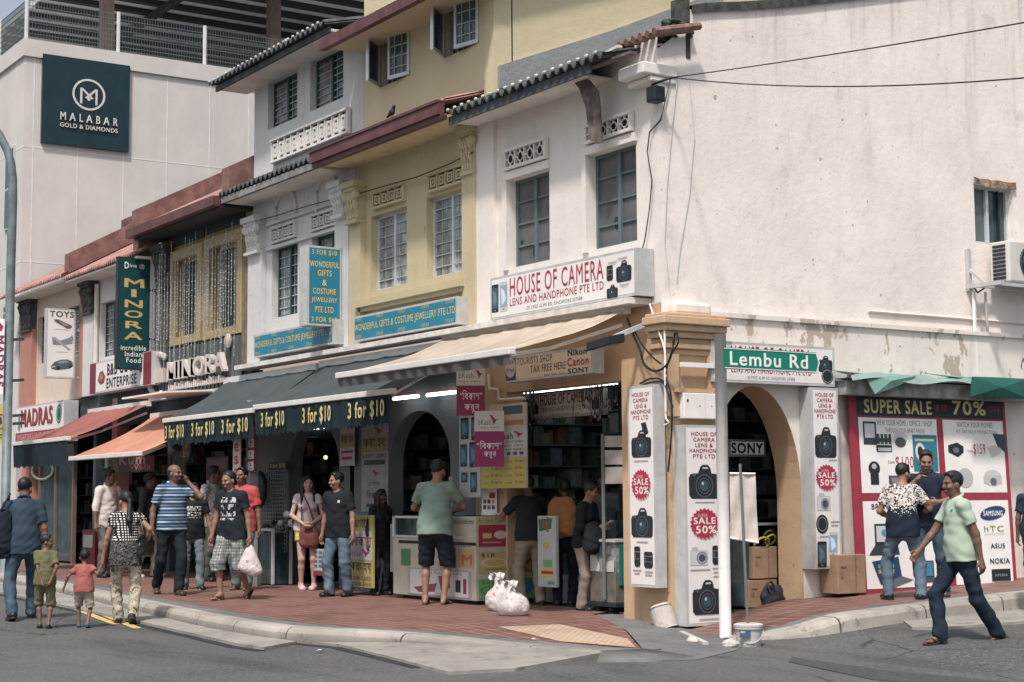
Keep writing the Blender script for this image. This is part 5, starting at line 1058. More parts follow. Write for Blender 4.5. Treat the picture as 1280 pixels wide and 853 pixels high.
m = MB(); pt = [gx(1218,420,XU+.05), gx(1219,400,XU+.05), gx(1218,356,XU+.08)]; zl = gx(1216,468,XU+.05).z
m.tube([(XU+.06,pt[0].y,zl),(XU+.06,pt[0].y,AB-.1)], .025, WHITE, 6); m.tube([(XU+.06,gx(1228,400,XU).y,AB-.1),(XU+.06,gx(1232,440,XU).y,zl)], .018, GREYM, 6)
pts = [gx(1215,356,XU+.1),gx(1222,366,XU+.12),gx(1231,360,XU+.1)]; m.tube(pts, .012, BLACKM, 5); m.build('pipe', t)
# pipes and conduits on the walls
a = gx(1086,389,XU+.02); b = gx(1290,389,XU+.02); m = MB(); zc = a.z; m.tube([(XU+.02,a.y,zc),(XU+.02,b.y+.5,zc)], .016, WHL, 6); m.tube([(XS+.03,gx(1250,600,XS).y+.9,0.3),(XS+.03,gx(1250,600,XS).y+.9,2.6)], .04, DARK, 8)
tag(m.build('wall_conduit'), 'white conduit and dark drain pipe running along the blank side wall', 'conduit')
# cables from the corner across to the far side
p0 = gd(826,101,(-14.2,11.2,0)); Q = Vector((-6.,13.5,0))
for ex_, sag, lab in (((1300,25),.02,'upper black overhead cable rising to the right across the blank wall'),((1300,96),.09,'lower black overhead cable sagging across the blank wall')):
    e = gd(ex_[0],ex_[1],Q); m = MB(); n = 24; s0 = gd(840,97,Vector((-14.1,11.2,0)))
    m.tube([s0+(e-s0)*(i/n)-Vector((0,0,sag*4*(i/n)*(1-i/n))) for i in range(int(n*2.6))], .0065, BLACKM, 5); tag(m.build('overhead_cable'), lab, 'cable', 'overhead cables')
t = thing('wall_junction_box', 'small black junction box with loose cables at the top of the house corner', 'junction box', gy(822,118,YF-.1)); m = MB(); p = gy(821,117,YF-.08); m.box(p.x-.10,p.x+.06,p.y-.08,p.y+.08,p.z-.1,p.z+.08,BLACKM); m.build('box', t, bevel=.02)
m = MB(); m.tube([gy(815,106,YF-.12),gy(826,102,YF-.1),gd(840,97,Vector((-14.1,11.2,0)))], .016, BLACKM, 5)
m.tube([gx(*q_,XU+.03) for q_ in ((838,98),(832,125),(826,150))]+[gy(*q_,YF-.05) for q_ in ((812,165),(809,190),(815,225),(812,260),(806,300),(798,330))], .009, BLACKM, 4); m.tube([gx(*q_,XU+.02) for q_ in ((846,104),(840,160),(834,230),(831,300),(838,370))], .005, GREYM, 4); m.tube([gx(*q_,XU+.02) for q_ in ((862,104),(868,170),(862,240),(850,310),(846,350))], .005, GREYM, 4); m.build('cable', t)
t = thing('corner_cables', 'bundle of looping black and white cables clipped to the tan corner pillar', 'cables', gy(815,470,11.15)); m = MB()
for pts, r, m_ in ((((784,398),(790,415),(800,438),(805,455),(818,464),(832,458),(840,440),(843,420),(846,416)),.014,BLACKM),(((792,412),(802,430),(815,446),(826,455)),.010,BLACKM),(((846,418),(848,428),(838,446),(832,470),(838,490),(840,520),(838,560),(835,590)),.011,BLACKM),(((800,480),(812,474),(825,474),(834,482)),.012,BLACKM),(((803,482),(815,478),(830,480),(841,510)),.012,BLACKM),(((812,380),(822,410),(831,440),(832,480),(832,520),(836,528),(830,532)),.010,WHITE),(((830,384),(831,430),(832,515)),.012,WHITE)):
    m.tube(smooth_path([gy(x,y,11.13-.004*(i%3)) for i,(x,y) in enumerate(pts)]), r, m_, 6)
m.build('cable_loops', t)
t = thing('flood_lamp', 'black flood lamp on an arm under the beige awning end', 'flood lamp', gy(757,430,10.7)); c = gy(757,434,10.7); m = MB(); m.prism([c+Vector((-.2,-.12,.06)),c+Vector((.2,-.12,.1)),c+Vector((.22,.1,.14)),c+Vector((-.18,.1,.1))], (0,0,-.1), BLACKM); m.build('housing', t, bevel=.01); m = MB(); m.prism([c+Vector((-.15,-.1,-.035)),c+Vector((.16,-.1,.0)),c+Vector((.17,.06,.03)),c+Vector((-.14,.06,.0))], (0,0,-.012), M('lamp_glass', (.35,.36,.34), .2)); m.build('lens', t); m = MB(); m.bar(c+Vector((0,.08,.1)), c+Vector((0,.55,.28)), .05, .05, GREYM); m.build('arm', t)
t = thing('meter_box', 'white electric meter cabinet on the side of the tan pillar', 'cabinet', gx(875,520,XS+.2)); O,U,V = ss(855,491,523,898,XS+.22); m = MB(); m.prism([O,O+U,O+U+V,O+V], (-.22,0,0), WHITE); m.build('cabinet_body', t, bevel=.008); art(t,O,U,V,[('c',.1,.3,.03,.06,BK),('c',.45,.5,.015,.03,BK),('c',.8,.5,.015,.03,BK),('r',.6,.0,.605,1,(.4,.4,.4))],'cover_screws')
m = MB(); O,U,V = ss(853,452.5,458.5,900,XS+.2); m.prism([O,O+U,O+U+V,O+V], (-.05,0,0), WHITE); O,U,V = ss(846,485,490,892,XS+.2); m.prism([O,O+U,O+U+V,O+V], (-.05,0,0), M('orange_trim', (.5,.33,.2), .7)); tag(m.build('pillar_trim_rails'), 'white and tan rails across the recessed panel of the pillar', 'rail')
# the mall sign
O,U,V = ss(54,67,178,162,XM+.10)
t = panel('mall_sign', 'large dark square jewellery sign with a round emblem high on the white building', 'sign', O,U,V,M('mall_sign_dark', (.009,.028,.038), .35, .15, 2), [], .09)
art(t,O,U,V,[('o',.525,.40,.19,.18,.13,(.55,.54,.52)),('p',[(.425,.33),(.45,.33),(.45,.51),(.425,.51)],(.55,.54,.52)),('p',[(.60,.33),(.625,.33),(.625,.51),(.60,.51)],(.55,.54,.52)),('p',[(.425,.33),(.455,.33),(.58,.44),(.55,.45)],(.55,.54,.52)),('p',[(.625,.33),(.595,.33),(.48,.44),(.51,.45)],(.55,.54,.52)),('c',.525,.455,.018,.016,(.55,.54,.52)),('t','M A L A B A R',.20,.635,.86,.725,(.60,.59,.57),.012),('t','GOLD & DIAMONDS',.20,.755,.86,.805,(.58,.57,.55),.012)],'lettering',.01,.03)
# ================================================================ THINGS ON THE PAVEMENT
# sim card kiosk
kx0 = gz(518,746,.15).x; ka = gz(595,757,.15); ky0 = ka.y; kx1 = ka.x; ky1 = ky0+.95; kt = gy(520,645,ky0).z; kt = gd(596,646,ka).z
KC = M('kiosk_cream', (.42,.40,.32), .5, .1, 4)
t = thing('sim_card_kiosk', 'cream sim card kiosk with a glass case and phone card posters on both faces', 'kiosk', ((kx0+kx1)/2,(ky0+ky1)/2,.15))
zg = .15+(kt-.15)*.74
m = MB(); m.box(kx0,kx1-.02,ky0,ky1,.2,zg,KC); m.box(kx0+.55*(kx1-kx0)+.35,kx1,ky0-.004,ky1+.004,.2,kt,KC); m.build('cabinet', t, bevel=.01)
m = MB(); m.box(kx0-.02,kx0+.03,ky0,ky0+.03,zg,kt,ALU); m.box(kx0,kx1-.5,ky0,ky0+.03,kt-.03,kt,ALU); m.box(kx0,kx0+.03,ky1-.03,ky1,zg,kt,ALU); m.box(kx0,kx1-.3,ky0-.012,ky0+.02,zg,zg+.03,ALU); m.build('case_frame', t)
m = MB(); m.box(kx0+.01,kx1-.45,ky0+.02,ky0+.028,zg+.03,kt-.03,GLASS); m.box(kx0,kx1-.3,ky0+.01,ky1,kt,kt+.012,GLASS); m.build('glass_case', t)
m = MB(); m.box(kx0+.1,kx1-.1,ky0+.1,ky1-.1,.15,.2,DARK); m.build('plinth', t)
fw = kx1-kx0; fl = .55+.35/fw
stretch = lambda it: (it[0],[(.08+(x-.02)*1.45,y) for x,y in it[1]],it[2]) if it[0] == 'p' else ('r',.08+(it[1]-.02)*1.45,it[2],.08+(it[3]-.02)*1.45,it[4],it[5]) if it[0] == 'r' else ('t',it[1],.08+(it[2]-.02)*1.45,it[3],.08+(it[4]-.02)*1.45,*it[5:])
art(t,(kx0,ky0-.004,zg),(fw,0,0),(0,0,.2-zg),[stretch(q) for q in [('r',.02,.05,.66,.10,KBLK),('t','E-Sim Available Here',.2,.035,.62,.13,BK),('r',.04,.2,.12,.48,(.06,.2,.1)),('r',.4,.17,.46,.46,(.25,.04,.05)),('r',.46,.14,.5,.48,KBLK),('r',.52,.16,.64,.46,(.42,.30,.14)),('t','M',.55,.25,.63,.42,(.35,.12,.06),.02),('r',.10,.52,.62,.97,(.30,.30,.31)),('r',.12,.54,.60,.95,(.50,.50,.50)),('t','e-Load Available here',.2,.55,.55,.60,BK),('p',[(.36,.63),(.44,.62),(.46,.82),(.38,.86)],(.28,.04,.05)),('r',.50,.68,.54,.88,KBLK),('r',.56,.65,.585,.9,(.25,.04,.06)),('p',[(.15,.85),(.35,.75),(.33,.9),(.2,.93)],(.2,.06,.08))]],'front_posters')
art(t,(kx1-.01-(1-fl)*fw+.0,ky0-.012,kt),((1-fl)*fw,0,0),(0,0,.2-kt),[('t','All Sim Card Available Here',.03,.02,.97,.09,BK)],'front_lettering')
sp = (('r',.0,.01,1,.08,(.42,.36,.16)),('t','All Sim Card Available Here',.03,.02,.97,.07,BK),('r',.04,.10,.96,.36,(.28,.035,.06)),('r',.5,.12,.72,.17,(.5,.42,.1)),('t','hi!',.78,.12,.95,.21,KWH,.01),('c',.38,.22,.1,.05,(.5,.45,.4)),('r',.1,.2,.24,.26,(.45,.4,.15)),('c',.65,.24,.12,.04,(.1,.02,.03)),('t','$38',.72,.27,.95,.34,KWH,.01),('r',.1,.3,.4,.32,(.4,.2,.2)),
      ('r',.04,.42,.96,.68,(.42,.31,.14)),('t','M',.62,.5,.93,.62,(.30,.08,.06),.03),('t','CARD',.62,.63,.93,.67,(.30,.08,.06),.01),('t','$18',.08,.44,.28,.49,BK,.01),('o',.28,.55,.2,.05,.15,(.5,.45,.35)),('r',.12,.62,.5,.64,(.25,.18,.08)),
      ('r',.04,.74,.96,.98,(.13,.33,.14)),('t','$28',.08,.76,.28,.81,(.05,.2,.08),.01),('o',.28,.88,.22,.055,.15,(.06,.2,.08)),('p',[(.6,.9),(.9,.74),(.96,.74),(.96,.85),(.7,.98),(.6,.98)],(.05,.22,.3)))
art(t,(kx1,ky0,kt),(0,ky1-ky0,0),(0,0,.2-kt),list(sp),'side_posters',.006)
p = gd(602,645,Vector((kx1-.1,ky0+.35,0)))
t2 = thing('leaflet_stand', 'small white leaflet stand on top of the kiosk', 'leaflet stand', (kx1-.15,ky0+.35,kt)); P0 = Vector((kx1-.15,ky0+.35,kt)); a = gd(602,606,P0); b = gd(602,642,P0); c = gd(621,606,P0); U = Vector((c.x-a.x,c.y-a.y,0)); m = MB(); m.prism([a,a+U,a+U+Vector((0,0,b.z-a.z)),a+Vector((0,0,b.z-a.z))], Vector((_f.x,_f.y,0))*.02, WHITE); m.build('card', t2); m = MB(); m.box(P0.x-.12,P0.x+.12,P0.y-.1,P0.y+.12,kt+.012,b.z+.005,WHITE); m.build('foot', t2)
art(t2,a,U,Vector((0,0,b.z-a.z)),[('r',.1,.06,.9,.085,BK),('r',.5,.28,.88,.48,(.28,.03,.05))]+[('r',.1+.28*(k%3),.52+.2*(k//3),.3+.28*(k%3),.66+.2*(k//3),c) for k,c in enumerate(((.1,.2,.1),(.2,.03,.04),(.4,.35,.2),(.05,.06,.08),(.3,.1,.1),(.05,.1,.15)))],'print')
t2 = thing('notice_sheet', 'white notice sheet propped on the kiosk before the man in the green shirt', 'notice', (kx0+.5,ky0+.3,kt)); P0 = Vector((kx0+.75,ky0+.35,kt)); a = gd(561,596,P0); b = gd(561,640,P0); c = gd(588,596,P0); U = Vector((c.x-a.x,c.y-a.y,0)); m = MB(); m.prism([a,a+U,a+U+Vector((0,0,kt+.012-a.z)),a+Vector((0,0,kt+.012-a.z))], Vector((_f.x,_f.y,0))*.015, M('poster_pale', (.40,.42,.43), .5, .1)); m.build('sheet', t2); art(t2,a,U,Vector((0,0,kt-a.z)),[('r',.1,.1+.09*k,.1+.8*(.6+.4*((k*7)%5)/5),.12+.09*k,(.2,.2,.22)) for k in range(6)],'print')
# long counter of the camera shop
cy = 11.75; m = MB(); a = gy(640,735,cy); b = gy(775,735,cy); t = thing('shop_counter', 'long low counter with blue and red bands running across the shop opening', 'counter', ((a.x+b.x)/2,cy+.3,.15))
m.box(a.x,b.x,cy,cy+.6,.17,.52,M('counter_pale', (.25,.28,.29), .6, .1)); m.build('base_panel', t); m = MB(); m.box(a.x,b.x,cy+.02,cy+.6,.52,.78,M('counter_blue', (.03,.07,.16), .5, .1)); m.box(a.x,b.x,cy+.01,cy+.6,.78,.98,M('counter_red', (.10,.03,.03), .5, .1)); m.build('band', t); m = MB(); m.box(a.x,b.x,cy,cy+.62,.98,1.2,GLASS); m.build('glass_top', t)
O,U,V = fs(694,668,695,716,cy-.03); panel('price_poster', 'yellow price list fixed to the counter behind the orange backpack', 'poster', O,U,V,M('poster_yellow', (.37,.33,.12), .5, .1),[('t','১০ টাকা  ১৯৯',.08,.06+.32*k,.92,.26+.32*k,BK) for k in range(3)])
O,U,V = fs(672,645,733,695,11.35); panel('standing_board', 'narrow white board with a green and red flag behind the man in khaki trousers', 'poster board', O,U,V,M('poster_pale', (.40,.42,.43), .5, .1),[('p',[(.05,.05),(.8,.03),(.75,.18),(.1,.22)],(.02,.16,.08)),('c',.38,.12,.12,.05,(.4,.04,.05)),('c',.45,.42,.14,.05,(.45,.4,.05)),('r',.3,.62,.8,.72,(.15,.35,.12)),('r',.15,.74,.9,.86,(.5,.45,.08)),('r',.2,.775,.85,.82,KRED),('r',.55,.92,.9,.96,(.1,.25,.1))],.04)
# plastic bags on the ground
def bag_mesh(root, c, w, d, h, m_, seed, name='bag'):
    "a tied carrier bag: slumped sack, gathered neck, two floppy ear handles"
    G = SDF((-w*.8,-d*.8,-.02), (w*.8,d*.8,h*1.15), .011); rr = random.Random(seed); lean = rr.uniform(-.06,.06)
    for q in range(5): a_ = q*1.3+seed; G.ell((w*.2*math.cos(a_), d*.2*math.sin(a_), h*(.22+.06*(q%2))), (w*.33,d*.33,h*(.26+.03*q%3)), None, .05)
    G.cone((0,0,h*.35), (lean,0,h*.8), w*.30, .035, .08); G.cone((lean,0,h*.78), (lean+.02,.01,h*.9), .035, .05, .02)
    G.folds(.005, seed, 1.6); G.folds(.0022, seed+5, 2.5); G.half((0,0,0), (0,0,-1)); P, F = G.mesh(); np_obj(name, P+np.array(c)-np.array(wloc(root)), F, m_, root)
    for s in (-1, 1):
        m = MB(); T = Vector(c)+Vector((lean+.02,0,h*.86)); L = [T, T+Vector((s*.06,.0,.05)), T+Vector((s*.12,-.02,.055)), T+Vector((s*.13,-.05,.0)), T+Vector((s*.08,-.05,-.03)), T+Vector((s*.02,-.03,-.01))]
        m.grid([[q-Vector((.022,.01,0)), q+Vector((.0,.014,.004)), q+Vector((.022,.01,0))] for q in L], m_); m.build('handle', root, True)
def plastic(name, col):
    t = NT(name); c = t.mix(t.rng(t.noise(6, 6, .7), .4, .65), mul(col, .8), col); c = t.mix(t.math('MULTIPLY', t.rng(t.noise(13, 2, .4, t.mp((1,1,1), loc=(2,1,.3))), .66, .69), .7), c, (.34,.10,.10)); t.bump(t.noise(9, 6, .7, None, 1.2), 1.0, .04)
    t.b.inputs['Subsurface Weight'].default_value = .25; t.b.inputs['Subsurface Radius'].default_value = (.03,.03,.03); return t.fin(c, .4, 0, .4)
PLB = plastic('white_carrier_bag', (.66,.62,.61))
# metal cart
c0 = gz(737,766,.13); c1 = gz(771,771,.11); cy = c0.y*.5+c1.y*.5; zt_ = gd(740,677,Vector((c0.x,cy,0))).z; x0, x1 = c0.x, c1.x; y1 = gx(793,740,x1).y-.0
y1 = max(cy+.6, y1); t = thing('steel_cart', 'scuffed metal trolley cart with a teal side and bare wheels by the pillar sign', 'cart', ((x0+x1)/2,cy+.4,.12)); z0 = .26; zm = z0+(zt_-z0)*.50
m = MB(); m.box(x0,x1,cy,y1,z0,zm,M('brown_steel', (.135,.12,.105), .6, .35, 5)); m.box(x0-.02,x1+.02,cy-.02,y1+.02,z0-.05,z0,DARK); m.build('lower_cabinet', t, bevel=.008)
m = MB(); m.box(x0,x1,cy+.005,y1,zm,zt_,M('scratched_mirror_steel', (.33,.34,.33), .3, .55, 9, metal=.3)); m.build('upper_cabinet', t); m = MB(); m.box(x1+.001,x1+.02,cy+.05,y1,z0+.2,zt_+.02,M('teal_panel', (.022,.16,.14), .5, .12)); m.build('side_panel', t); m = MB(); m.box(x0-.03,x1+.03,cy-.03,y1+.02,zt_,zt_+.03,GREYM); m.build('top', t)
art(t,(x0,cy,zt_),(x1-x0,0,0),(0,0,zm-zt_),[('p',[(.03,.25),(.3,.5),(.42,.8),(.4,.98),(.03,.98)],(.48,.47,.46)),('p',[(.6,.75),(.8,.62),(.97,.6),(.97,.98),(.6,.98)],(.5,.48,.46)),('r',.35,.05,.5,.5,(.06,.08,.09)),('r',.7,.1,.85,.4,(.12,.14,.15)),('r',.15,.1,.3,.25,(.08,.1,.12))],'stickers',.007)
for wx in (x0+.12,x1-.12):
    for wy in (cy+.08,y1-.08):
        m = MB(); m.tube([(wx-.025,wy,.19),(wx+.025,wy,.19)], .07, BLACKM, 14); m.bar((wx,wy,.19),(wx,wy,.26), .05, .03, GREYM); m.build('wheel', t)
p = gd(755,690,Vector((x0+.3,cy-.1,0))); t = thing('notice_stand', 'thin steel pole with three small blank boards clipped to it in front of the cart', 'notice stand', (p.x,p.y,.3)); zt2 = gd(755,543,p).z; m = MB(); m.tube([(p.x,p.y,.3),(p.x,p.y,zt2)], .022, M('dull_rod', (.13,.15,.15), .4), 8); m.build('pole', t)
for ty,by in ((545,559),(563,581),(584,605)):
    a = gd(753,ty,p); b = gd(753,by,p); c = gd(784,ty,p); U = Vector((c.x-a.x,c.y-a.y,0)); m = MB(); m.prism([a,a+U,a+U+Vector((0,0,b.z-a.z)),a+Vector((0,0,b.z-a.z))], Vector((_f.x,_f.y,0))*.03, M('worn_board', (.40,.37,.34), .6, .15)); m.build('blank_board', t)
# stump, stones, bucket with the cloth on a rod
STN = concrete('broken_stump_concrete', (.52,.48,.44))
p = gz(834,789,.03); t = thing('concrete_stump', 'tilted stump of a pale concrete bollard beside the pillar', 'stump', p); m = MB(); d = Vector((-.30,-.1,.95)).normalized(); m.tube([p+Vector((0,0,.02)),p+d*.16,p+d*.27], .125, STN, 18); m.tube([p+d*.27,p+d*.30], .118, STN, 18, .09); m.build('stump', t, False, .01)
for px,py,r,lab in ((802,789,.085,'lump of broken concrete left of the tilted stump'),(866,803,.07,'flat stone at the foot of the standing sign box'),(913,806,.075,'pale stone touching the white bucket')):
    p = gz(px,py,.03); m = MB(); rr = random.Random(px); m.ball((0,0,0), 1, STN, 9, 7); m.v = [(p.x+v[0]*r*1.3*rr.uniform(.8,1.1), p.y+v[1]*r*rr.uniform(.8,1.1), p.z+max(-.2,v[2])*r*.8*rr.uniform(.8,1.1)) for v in m.v]; tag(m.build('stone'), lab, 'stone', 'broken stones')
p = gz(874,800,.02); m = MB(); m.bar(gz(852,792,.05), gz(882,806,.03), .06, .05, STN); tag(m.build('rubble_strip'), 'strip of broken mortar lying along the foot of the sign box', 'rubble')
p = gz(936,808,.0); t = thing('bucket', 'dirty white paint bucket with a lid holding up the rod', 'bucket', p); r = .135; h = gd(936,781,p).z; BW = concrete('bucket_plastic', (.50,.49,.47)); m = MB(); m.lathe(p, [(r*.86,0),(r*.9,.02),(r*.97,h*.8),(r*1.06,h*.82),(r*1.06,h*.9),(r*1.0,h*.92)], BW); m.build('pail', t, False); m = MB(); m.lathe((p.x,p.y,p.z+h*.92), [(r*1.08,0),(r*1.08,.02),(r*.9,.03)], BW); m.build('lid', t); m = MB(); m.tube([p+Vector((_r.x*r*1.05*math.cos(a),_r.y*r*1.05*math.cos(a),h*.85-.14*math.sin(a)))-Vector((_f.x,_f.y,0))*r*.95*math.sin(a) for a in [math.pi*i/12*.6 for i in range(13)]], .006, GREYM, 5); m.build('handle', t)
a = p - Vector((_f.x,_f.y,0))*r*1.0; art(t, gd(924,786,a), gd(938,786,a)-gd(924,786,a), Vector((0,0,gd(930,800,a).z-gd(930,786,a).z)), [('r',0,.1,1,.8,(.05,.09,.16)),('r',.1,.2,.5,.4,(.4,.35,.1))], 'label_patch', .01)
t = thing('cloth_banner', 'plain stained white cloth hanging on a thin steel rod that stands in the bucket', 'banner', p+Vector((0,0,h))); top = gd(925,580,p); m = MB(); m.tube([p+Vector((0,0,.05)), top], .014, M('dull_rod', (.13,.15,.15), .4), 8); m.build('rod', t)
CL = cloth_mat('stained_white_cloth', (.56,.50,.47), dirt=.35); m = MB(); q = p + Vector((_f.x,_f.y,0))*.05; rows = []
for i in range(13):
    f = i/12; L = gd(912+.5*f*2,592+f*81-3*math.sin(f*3),q); Rr = gd(944+f*4.,592.5+f*86,q); rows.append([L.lerp(Rr,j/8)+Vector((_f.x,_f.y,0))*(.012*math.sin(j*1.3+i*.6)) for j in range(9)])
m.grid(rows, CL); m.grid([[v+Vector((_f.x,_f.y,0))*.01 for v in r_] for r_ in rows], CL); m.build('cloth', t, True)
m = MB(); m.tube([rows[0][0],rows[0][-1]], .012, WHITE, 6); m.tube([rows[-1][0],rows[-1][-1]], .012, WHITE, 6); m.build('batten', t)
# cardboard box by the poster, boxes and bag in the doorway
KRAFT = M('cardboard', (.30,.20,.13), .85, .15, 5)
def carton(label, O, U, D, V, tape=True):
    t = thing('cardboard_box', label, 'cardboard box', O+U*.5, 'cardboard boxes'); m = MB(); m.add([O,O+U,O+U+D,O+D,O+V,O+U+V,O+U+D+V,O+D+V], [(3,2,1,0),(4,5,6,7),(0,1,5,4),(1,2,6,5),(2,3,7,6),(3,0,4,7)], KRAFT); m.build('carton', t, bevel=.006)
    art(t, O+V, U, -V, [('r',.62,.0,.64,1,(.18,.12,.08)),('r',.1,.3,.3,.34,(.12,.08,.06)),('r',.08,.42,.2,.6,(.22,.15,.10))] + [('r',.62,.1+.22*k,.68,.115+.22*k,(.1,.07,.05)) for k in range(4)], 'flap_marks')
O = gx(1048,743,XS+.33); zt_ = gx(1048,694,XS+.33).z; Ur = gx(1083,741,XS+.33)
carton('brown cardboard box standing on the pavement against the wall by the big poster', Vector((O.x,O.y,O.z)), Vector((0,Ur.y-O.y,0)), Vector((-.28,0,0)), Vector((0,0,zt_-O.z)))
Xi = XS-.55
for (lx,ty,by,rx,lab) in ((942,682,724,972,'upper carton in the shop doorway, with cables on top'),(936,724,760,972,'lower carton in the shop doorway, under the other one')):
    O = gx(lx,by,Xi); c = gx(rx,by,Xi); carton(lab, O, Vector((0,c.y-O.y,0)), Vector((-.4,0,0)), Vector((0,0,gx(lx,ty+2,Xi).z-O.z)))
t = thing('coiled_cables', 'yellow and black coiled cables heaped on the cartons in the doorway', 'cables', gx(958,684,Xi)); m = MB(); c = gx(956,676,Xi-.1); rr = random.Random(2)
for k in range(8): r = rr.uniform(.05,.11); o_ = Vector((rr.uniform(-.1,.1),rr.uniform(-.15,.17),rr.uniform(-.05,.06))); m.tube([c+o_+Vector((r*.5*math.sin(i),r*math.cos(i),r*.8*math.sin(i))) for i in [2*math.pi*j/12 for j in range(13)]], .012, M('yellow_cable', (.40,.34,.06), .5) if k % 3 == 0 else BLACKM, 5)
m.build('coils', t)
# inside the arched side door: sign with an added glow, dark shelves
O,U,V = ss(911,549,571,957,XS-1.25); signbox('shop_sign', 'pale brand sign inside the arched side door', 'shop sign', O,U,V,.1,M('sign_pale_added_glow', (.45,.46,.44), .4, .05, emit=.15),SIGNS,[('t','SONY',.06,.2,.92,.82,KBLK,.03)])  # faint glow added to the face so it shows in the dark doorway
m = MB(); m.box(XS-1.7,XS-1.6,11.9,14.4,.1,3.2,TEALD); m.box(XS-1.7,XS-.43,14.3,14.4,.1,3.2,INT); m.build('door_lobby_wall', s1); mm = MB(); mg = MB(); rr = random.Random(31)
pal = [M('door_goods_%d' % i, c, .35, .3, 9) for i, c in enumerate(((.03,.045,.05),(.015,.02,.025),(.10,.12,.12),(.2,.21,.2),(.05,.03,.03)))]
for k in range(9):
    z = .3+k*.3; mm.box(XS-1.6,XS-1.3,12.0,14.2,z-.01,z+.01,M('shelf_edge', (.08,.10,.11), .5)); y = 12.05
    while y < 14.1: w = rr.uniform(.06,.2); mg.box(XS-1.55,XS-1.33,y,y+w,z+.011,z+rr.uniform(.08,.24),rr.choice(pal)); y += w+rr.uniform(.01,.06)
mm.build('door_shelving', s1); tag(mg.build('door_shelf_goods', s1), kind='stuff')
t = thing('glass_door_case', 'dark glass case edged with aluminium just inside the arched door', 'display case', (XS-.75,12.6,.2)); m = MB(); zc = gx(940,655,XS-.6).z; m.box(XS-1.1,XS-.6,11.95,gx(972,660,XS-.6).y,zc-.02,zc+.01,ALU); m.build('top', t); m = MB(); m.box(XS-1.08,XS-.62,11.97,gx(942,660,XS-.6).y-.05,.2,zc-.02,GLASS); m.build('body', t)
# gift shop grilles and low cases under the dark awning
t = thing('wire_display_grid', 'tall wire mesh display grid with bags in the gift shop front', 'display grid', gy(345,700,11.15)); m = MB(); a = gy(320,590,11.1); b = gy(358,690,11.1); gm_ = M('grid_wire', (.16,.19,.19), .5)
for k in range(15): x = a.x+(b.x-a.x)*k/14; m.box(x-.006,x+.006,11.10,11.112,b.z,a.z,gm_)
for k in range(22): z = b.z+(a.z-b.z)*k/21; m.box(a.x,b.x,11.09,11.10,z-.006,z+.006,gm_)
m.build('mesh', t); m = MB(); c = gy(325,612,11.0); m.ball((c.x,c.y,c.z), (.22,.08,.3), BLACKM, 12, 8); m.build('hanging_pouch', t, True)
t = thing('display_case', 'low aluminium framed glass case of trinkets beside the pole', 'display case', gy(335,715,10.95)); m = MB(); a = gy(320,662,10.9); b = gy(341,718,10.9); z0,z1 = .17,a.z
for x in (a.x, b.x): 
    for y in (10.9,11.2): m.box(x-.02,x+.02,y-.02,y+.02,z0,z1,ALU)
for y in (10.9,11.2): m.box(a.x,b.x,y-.02,y+.02,z1-.02,z1+.02,ALU)
m.build('frame', t); m = MB(); m.box(a.x+.02,b.x-.02,10.93,11.17,z0,z1-.05,GLASS); m.build('glass', t); m = MB(); rr = random.Random(8)
for k in range(40): m.ball((rr.uniform(a.x,b.x+1.2),11.05+rr.uniform(-.1,.2),z1+rr.uniform(.0,.25)), rr.uniform(.03,.08), rr.choice(pal+[GREYM]), 6, 5)
tag(m.build('trinket_heap', t), kind='stuff')
t = thing('bulb_lamp', 'single warm bulb glowing deep in the arch under the dark awning', 'lamp', gy(407,572,12.2)); p = gy(407,572,12.2); m = MB(); m.ball(p, .035, M('warm_bulb', (1,.7,.35), .3, 0, emit=1.2), 10, 8); m.build('bulb', t); m = MB(); m.tube([p+Vector((0,0,.04)),(p.x,p.y,3.28)], .006, BLACKM, 5); m.build('cord', t)
# dark shop windows at the far left: neon ring on glass, menu boards
t = thing('glass_shopfront', 'dark glass shop front with faint rings and figures at the left end', 'shop window', gy(60,690,11.4)); a = gy(50,560,11.38); b = gy(92,690,11.38); m = MB(); m.box(a.x,b.x,11.38,11.4,.2,2.9,GLASS); m.build('glass', t); m = MB()
for px in (50,70,92): x = gy(px,600,11.36).x; m.box(x-.04,x+.04,11.34,11.42,.15,2.95,M('brown_frame', (.14,.10,.08), .6))
m.build('frame', t); c = gy(53,588,11.35); m = MB(); m.tube([(c.x+.75*math.cos(q),11.35,c.z+.2*math.sin(q)) for q in [2*math.pi*i/24 for i in range(25)]], .03, M('ring_pale', (.40,.42,.38), .5), 6); m.build('ring_emblem', t)
O,U,V = fs(215,565,600,232,11.2); panel('menu_board', 'dim menu board with a round plate picture left of the neon sign', 'menu board', O,U,V,M('board_brown', (.05,.045,.04), .6),[('c',.5,.5,.42,.4,(.03,.06,.06)),('o',.5,.5,.42,.4,.12,(.12,.12,.08))])
O,U,V = fs(258,572,612,285,11.25); panel('menu_board', 'framed board with a red lower half beside the strip sign', 'menu board', O,U,V,M('board_grey', (.06,.075,.08), .5),[('r',.05,.45,.95,.95,(.09,.012,.018)),('r',.1,.08,.9,.38,(.10,.12,.13))])
t = thing('red_cabinet', 'red cabinet standing beside the pink pillar', 'cabinet', gy(110,705,10.9)); a = gy(103,662,10.9); b = gy(118,705,10.9); m = MB(); m.box(a.x,b.x,10.9,11.25,.15,a.z,M('red_enamel', (.16,.02,.03), .5)); m.build('cabinet_body', t, bevel=.01); m = MB(); m.box(a.x+.1,b.x-.1,10.885,10.9,a.z-.35,a.z-.1,M('pale_label', (.4,.4,.4), .5)); m.build('door_label', t)
